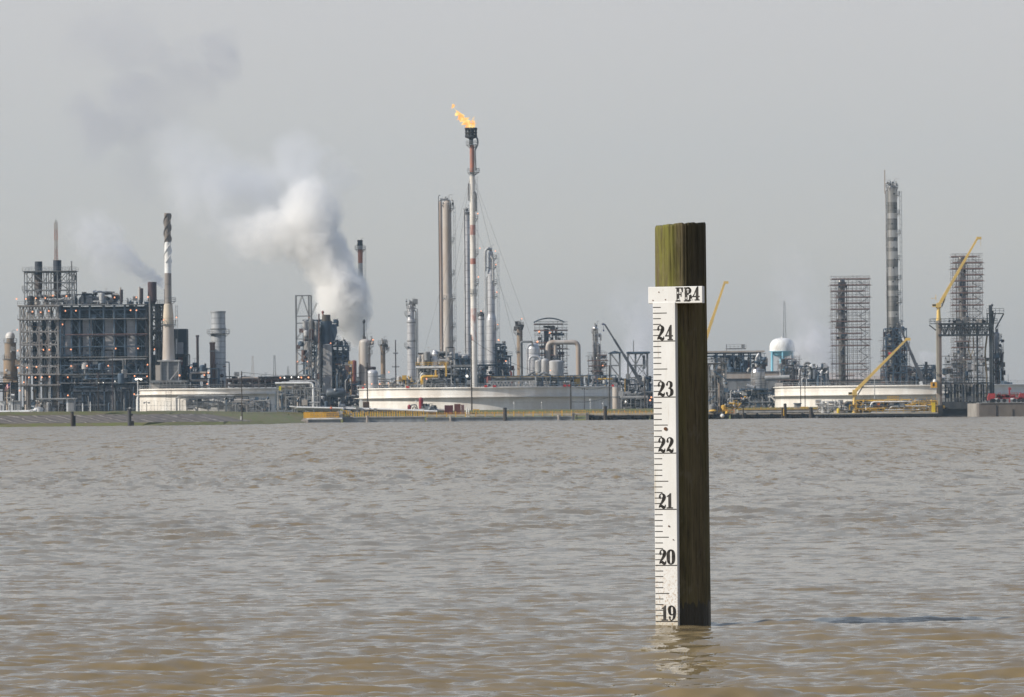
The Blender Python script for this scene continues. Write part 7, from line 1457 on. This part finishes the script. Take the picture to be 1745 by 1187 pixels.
m = Map(DD+4, 1650, 652); t = thing('service_gallery', 'dark gallery beam with rails crossing the row of loading arms', 'walkway', (m.x(1650), DD+3.4, 1)); m = Map(DD+3.4, 1650, 652); mb = MB(); mb.box(m.x(1604), m.x(1690), DD+3, DD+3.8, m.z(653.2), m.z(651.2)); rails(mb, m.x(1604), m.x(1690), DD+3, m.z(651.2), 1.1, 1.2, .1); [mb.bar(m.p(x, 653), m.p(x, 686), .3) for x in (1620, 1640, 1660, 1683)]; mb.build('beam', TR, t)
m = Map(DD+4, 1650, 640); t = thing('hose_tower', 'tall slanting brown hose arm hanging under the truss beam near its far leg', 'loading arm', (m.x(1682), DD+4.6, .5))
mb = MB(); bendpipe(mb, [m.p(1683,572,.6), m.p(1679,600,.6), m.p(1682,640,.6), m.p(1682,684,.6)], 1.5*m.s, 8, q=2); bendpipe(mb, [m.p(1654,572,.6), m.p(1650,590,.6), m.p(1656,612,.6)], .5*m.s*1.5, 8, q=1.5); bendpipe(mb, [m.p(1659,572,.6), m.p(1661,592,.6), m.p(1655,606,.6)], .5*m.s*1.5, 8, q=1.5); mb.build('hose', mat('tan_hose', (.22,.17,.10), .7), t)
clutter(t, m, 1606, 1690, 604, 684, (1, 3), 120, 212, [GREY, LGREY, NAVY, PALE, ALU], 'vhb', rmax=.2)
m = Map(DD+2, 1638, 697); t = thing('gantry_base', 'black hull-like base platform under the row of loading arms', 'platform', (m.x(1638), DD+2, -.5)); mb = MB(); mb.box(m.x(1607), m.x(1674), DD+2, DD+12, m.z(696), m.z(683.8)); mb.build('upper_block', mat('base_dark_grey', (.06,.065,.07), .8, 0, (.03,.035,.04), .8, .3, .8), t); mb = MB(); mb.box(m.x(1600), m.x(1666), DD+3, DD+11, -.5, m.z(696.1)); mb.box(m.x(1600), m.x(1672), DD+1.6, DD+3, -.5, m.z(706)); mb.box(m.x(1598), m.x(1606), DD+1, DD+3, -.4, m.z(690)); mb.build('hull', BLACK, t)
mb = MB(); rails(mb, m.x(1607), m.x(1674), DD+2.1, m.z(683.8), .9, 1.5, .08); mb.build('railing', GREY, t); mb = MB(); mb.ball(m.p(1608, 693, -.4), .42, 8, 6); mb.build('yellow_marker', YELL, t)
t, m, b = deck_crane(DD+4, 1599.5, 546, 521, 7.4, (1601, 518), (1667, 406), 5.2, 3.2, 'tall yellow jib crane standing on top of the marine loading gantry', None); t.location.z = m.z(546)
for ch in t.children:
    ch.location.z += GZ - m.z(546)
mb = MB(); mb.bar(m.p(1595,512), m.p(1595,502), .14); mb.bar(m.p(1587,508), m.p(1595,507.5), .12); mb.bar(m.p(1608,516), m.p(1611,509), .2); mb.bar((b.x+.8, DD+4, b.z), (b.x+.8, DD+4, b.z-2.2), .06); mb.build('rigging', CRANE, t)
# slender tower on the far side of the gantry
t, m = column('grey_process_column', 'grey column with pipes rising behind the far leg of the gantry', 'column', 1700, 1699, [(568,9),(700,9)], mat('blue_grey_paint', (.22,.235,.26), .6, 0, (.13,.14,.16), .5, .2, .7), None, 'dome', plats=((575,-60,60,4),(602,-60,60,5),(622,-80,80,5),(633,-60,60,8)), pipes=((1704.5,592,1.5,GREY,None),), ladder=(1,590)); clutter(t, m, 1694, 1710, 575, 660, (-3, -1.5), 50, 221, [GREY, BLACK, DRUST, NAVY], 'vpb', rmax=.3)
# quay wall with red trucks
m = Map(1405, 1710, 698); t = thing('quay_wall', 'weathered brown-grey concrete quay wall beside the black base platform', 'wall', (m.x(1712), 1405, -.5)); mb = MB(); mb.box(m.x(1668), m.x(1900), 1404, 1412, -.5, m.z(686.5)); mb.build('wall', mat('quay_concrete', (.20,.175,.15), .9, 0, (.115,.10,.09), .25, .5, .9), t); mb = MB(); mb.box(m.x(1667.6), m.x(1900), 1403.8, 1412.2, m.z(686.4), m.z(685.6)); mb.build('coping', LGREY, t)
mb = MB(); [mb.box(m.x(x), m.x(x+1), 1403.86, 1404, -.4, m.z(y)) for x, y in ((1697,690), (1725,697))]; mb.build('joint', BLACK, t); mb = MB(); mb.box(m.x(1668), m.x(1900), 1412, 1440, -.3, m.z(686.5)); mb.build('apron', CONC, t)
DK = Map(1408, 1720, 685); zq = DK.z(685.6)
REDT = mat('red_steel_paint', (.38,.035,.035), .55, 0, (.20,.03,.03), .8, .5, .6)
def redtruck(x0, L_, lab, cab=True, s_=1):
    X = DK.x(x0); t = thing('flatbed_truck', lab, 'truck', (X+L_/2, 1408, zq), 'red machines on the quay'); mb = MB(); mb.box(X+(2.0 if cab else 0), X+L_, 1407, 1409.2, zq+.9, zq+1.25); mb.build('chassis', REDT, t)
    if cab: mb = MB(); q = [(0,.6),(0,1.5),(.35,2.3),(1.8,2.3),(1.8,.6)]; n = 5; mb.add([(X+x, 1407, zq+z) for x, z in q]+[(X+x, 1409.2, zq+z) for x, z in q], [(0,1,2,3,4)[::-1],(5,6,7,8,9)]+[(i, (i+1)%n, n+(i+1)%n, n+i) for i in range(n)]); mb.build('cab', REDT, t)
    rr = random.Random(s_); mb = MB()
    for k in range(9): x = X+(2.2 if cab else .3)+rr.uniform(0, L_-3.2); mb.box(x, x+rr.uniform(.3, 1.2), 1407.1, 1409, zq+1.25, zq+1.25+rr.uniform(.2, .9))
    mb.build('equipment', MAROON if s_ % 2 else REDT, t)
    for x in (1.0, L_-1.0, L_-2.1): mb = MB(); mb.tube([(X+x, 1406.85, zq+.5), (X+x, 1407.2, zq+.5)], .5, 14); mb.build('wheel', BLACK, t)
    mb = MB(); mb.box(X+L_*.45, X+L_*.45+.9, 1406.9, 1407, zq+.75, zq+1.1); mb.build('white_plate', WHITE2, t); mb = MB(); rails(mb, X+2.6, X+L_-.5, 1407.1, zq+1.6, .8, .9, .08); mb.build('rail', REDT, t)
redtruck(1683, 3.6, 'small red machine on the quay right beside the gantry leg', True, 1); redtruck(1704, 5.6, 'long red flatbed truck with railed load in the middle of the quay', False, 2); redtruck(1736, 6, 'red machine with clutter on top cut off by the picture edge', True, 3)
mb = MB(); mb.bar(DK.p(1724,686,6), DK.p(1724,659,6), .35); mb.box(DK.x(1722.5), DK.x(1727), 1413.8, 1414.4, DK.z(664), DK.z(660)); o = mb.build('red_signal_post', REDT); tag(o, 'dark red post with square head rising over the red machines', 'post')
# far right background
m = Map(1640, 1725, 650); t = thing('pipe_bend_rig', 'small dark machine with pipe above the tank rim over the red machines', 'machine', (m.x(1713), 1640, GZ)); m.D = 1640; mb = MB(); mb.bar((m.x(1713), 1638, GZ), m.p(1713, 655, -2), .5); mb.box(m.x(1706), m.x(1714), 1637, 1639, m.z(655), m.z(649)); mb.bar(m.p(1713,652,-2), m.p(1724,653,-2), .6); mb.bar(m.p(1717,652,-2), m.p(1717,638,-2), .12); mb.build('body', NAVY, t)
# treeline behind everything
m = Map(2900, 872, 700); LEAF = mat('far_tree_leaf', (.045,.055,.035), .9, 0, (.02,.028,.018), .2, 1, .6)
rr = random.Random(44); mb = MB()
for k in range(420):
    X = rr.uniform(-330, 330); h = rr.uniform(3, 8.5); r = rr.uniform(3, 6)
    for q in range(5):
        c = Vector((X+rr.uniform(-r, r)*.6, 2900+rr.uniform(-25, 25), 2+h*rr.uniform(.35, .9))); rr2 = r*rr.uniform(.3, .6)
        mb.ball(c, rr2, 6, 4, .8)
o = mb.build('far_treeline', LEAF); tag(o, 'low dark line of trees far beyond the plant', 'trees', None, 'stuff')
# ------------------------------------------------------------------ smoke, steam and haze
def smoke(name, label, cat, D, blobs, col, aniso, warp, seedz=0.0, res=3.0, dens=1.0):
    """blobs: (photo x, photo y, radius px, density per metre, depth offset m)"""
    s = D/F; cs = []
    for x, y, r, d, dy in blobs:
        p = PX(x, y, D); cs.append((Vector((p.x, D + dy, p.z)), r*s, d))
    mbd = bpy.data.metaballs.new(name); mbd.resolution = res; mbd.render_resolution = res; mbd.threshold = .25
    mo = bpy.data.objects.new('tmp_meta_' + name, mbd); COL.objects.link(mo)
    for c, r, d in cs:
        e = mbd.elements.new(); e.co = c; e.radius = r*2.5
    dg = bpy.context.evaluated_depsgraph_get(); dg.update()
    me = bpy.data.meshes.new_from_object(mo.evaluated_get(dg)); me.name = name
    bpy.data.objects.remove(mo); bpy.data.metaballs.remove(mbd)
    o = bpy.data.objects.new(name, me); COL.objects.link(o); tag(o, label, cat, None, 'stuff')
    m = bpy.data.materials.new(name); m.use_nodes = True; nt = m.node_tree; nt.nodes.clear(); L = nt.links.new; N = nt.nodes.new
    out = N('ShaderNodeOutputMaterial'); v = N('ShaderNodeVolumePrincipled'); L(v.outputs[0], out.inputs['Volume'])
    v.inputs['Color'].default_value = (*col, 1); v.inputs['Anisotropy'].default_value = aniso
    g = N('ShaderNodeNewGeometry'); pos = g.outputs['Position']
    def vm(op, a, b):
        x = N('ShaderNodeVectorMath'); x.operation = op
        for i, q in enumerate((a, b)):
            if isinstance(q, (tuple, Vector)): x.inputs[i].default_value = q
            elif isinstance(q, float): x.inputs['Scale'].default_value = q
            else: L(q, x.inputs[i])
        return x
    for sc_, am in warp:
        n = N('ShaderNodeTexNoise'); n.inputs['Scale'].default_value = 1/sc_; n.inputs['Detail'].default_value = 2
        L(vm('ADD', g.outputs['Position'], (seedz, seedz, seedz)).outputs[0], n.inputs['Vector'])
        w_ = vm('SCALE', vm('SUBTRACT', n.outputs['Color'], (.5, .5, .5)).outputs[0], float(am))
        pos = vm('ADD', pos, w_.outputs[0]).outputs[0]
    acc = None
    for c, r, d in cs:
        di = vm('DISTANCE', pos, c)
        mr = N('ShaderNodeMapRange'); mr.interpolation_type = 'SMOOTHSTEP'
        mr.inputs['From Min'].default_value = r*1.45; mr.inputs['From Max'].default_value = r*.7
        mr.inputs['To Min'].default_value = 0; mr.inputs['To Max'].default_value = d
        L(di.outputs['Value'], mr.inputs[0])
        if acc is None: acc = mr.outputs[0]
        else:
            a = N('ShaderNodeMath'); a.operation = 'MAXIMUM'; L(acc, a.inputs[0]); L(mr.outputs[0], a.inputs[1]); acc = a.outputs[0]
    n = N('ShaderNodeTexNoise'); n.inputs['Scale'].default_value = 1/(warp[-1][0]*1.2); n.inputs['Detail'].default_value = 4
    L(pos, n.inputs['Vector'])
    r2 = N('ShaderNodeMapRange'); r2.inputs['From Min'].default_value = .36; r2.inputs['From Max'].default_value = .60; r2.inputs['To Min'].default_value = .22; r2.inputs['To Max'].default_value = 1.3
    L(n.outputs['Fac'], r2.inputs[0])
    a = N('ShaderNodeMath'); a.operation = 'MULTIPLY'; L(acc, a.inputs[0]); L(r2.outputs[0], a.inputs[1])
    a2 = N('ShaderNodeMath'); a2.operation = 'MULTIPLY'; L(a.outputs[0], a2.inputs[0]); a2.inputs[1].default_value = dens*1.9
    L(a2.outputs[0], v.inputs['Density'])
    me.materials.clear(); me.materials.append(m)
    return o
smoke('steam_plume', 'thick white steam billowing up beside the red banded stack', 'steam', 1880,
      [(609,584,9,.5,0),(603,572,15,.5,0),(597,556,22,.5,0),(590,535,29,.5,0),(583,512,36,.5,0),(574,486,38,.5,0),(562,462,36,.5,0),(550,436,33,.45,0),(604,500,20,.3,4),
       (541,410,36,.36,0),(532,378,40,.24,0),(524,345,34,.12,0),(500,400,38,.16,2),(460,398,40,.10,2),(425,400,34,.06,4),(395,396,24,.035,4)],
      (.995,.99,.98), .1, ((13, 9), (4.5, 3.2), (1.7, 1.2)), dens=1.1)
smoke('drifting_steam', 'pale grey steam drifting away above the thick white plume', 'steam', 1900,
      [(560,350,42,.04,0),(575,320,36,.04,0),(500,300,52,.05,0),(490,262,42,.035,0),(440,330,60,.05,0),(385,330,60,.045,0),(330,320,56,.04,0),(520,380,46,.03,0),(310,280,48,.03,0),
       (560,395,40,.03,0),(420,380,50,.03,0)],
      (.93,.94,.96), .0, ((30, 22), (9, 6)), 31.0, dens=.6)
smoke('high_smoke', 'faint grey smoke hanging high above the plant', 'smoke', 1950,
      [(365,88,44,.026,0),(300,100,46,.02,0),(320,140,44,.016,0),(220,70,54,.012,0),(150,60,50,.008,0),(230,180,56,.016,0),(150,222,46,.020,0),(210,220,40,.02,0),(270,190,50,.012,0),(240,290,50,.01,0)],
      (.62,.63,.70), .0, ((34, 26), (10, 7)), 77.0, dens=.6)
smoke('vent_steam', 'thin white steam streaming from the rusty stack by the spiral chimney', 'steam', 1715,
      [(276,487,6,.5,0),(270,480,8,.3,0),(262,474,9,.16,0),(250,464,13,.12,0),(236,455,16,.1,0),(220,446,20,.07,0),(200,434,26,.045,0),(180,418,34,.03,0),(160,400,38,.022,0),(180,450,28,.018,0),(140,385,30,.014,0),(246,474,12,.04,0)],
      (.95,.955,.97), .1, ((9, 5), (3, 1.6)), 11.0, dens=1.5)
smoke('low_steam', 'grey steam rising behind the dark boom and the steel frame', 'steam', 2050,
      [(1098,612,30,.10,0),(1085,632,26,.12,0),(1090,575,32,.05,0),(1075,545,36,.03,0),(1120,560,40,.04,0),(1060,520,36,.014,0),(1110,520,40,.02,0),(1068,640,18,.08,0)],
      (.85,.86,.90), .0, ((20, 12), (6, 4)), 5.0, dens=.65)
smoke('grey_steam', 'pale steam drifting between the water tower and the scaffolded column', 'steam', 2000,
      [(1352,600,14,.03,0),(1365,585,24,.05,0),(1395,590,28,.09,0),(1405,575,22,.06,0),(1375,560,30,.03,0),(1400,612,24,.06,0),(1360,530,36,.014,0),(1350,480,38,.008,0),(1345,440,34,.006,0),(1375,610,20,.05,0),(1580,608,12,.05,0),(1572,602,8,.05,0)],
      (.9,.9,.93), .0, ((16, 10), (6, 4)), 23.0)
hb = MB(); hb.box(-3100, 3100, -350, 7000, -1.6, 330)
hz = hb.build('haze', bpy.data.materials.new('haze_air')); hz['kind'] = 'stuff'; tag(hz, 'thin pale blue haze in the air over the whole river and plant', 'haze')
hm = hz.data.materials[0]; hm.use_nodes = True; hm.node_tree.nodes.clear()
ho = hm.node_tree.nodes.new('ShaderNodeOutputMaterial'); hv = hm.node_tree.nodes.new('ShaderNodeVolumePrincipled')
hv.inputs['Density'].default_value = 5.2e-5; hv.inputs['Color'].default_value = (.56, .79, 1.0, 1); hv.inputs['Anisotropy'].default_value = 0.2
hm.node_tree.links.new(hv.outputs[0], ho.inputs['Volume'])
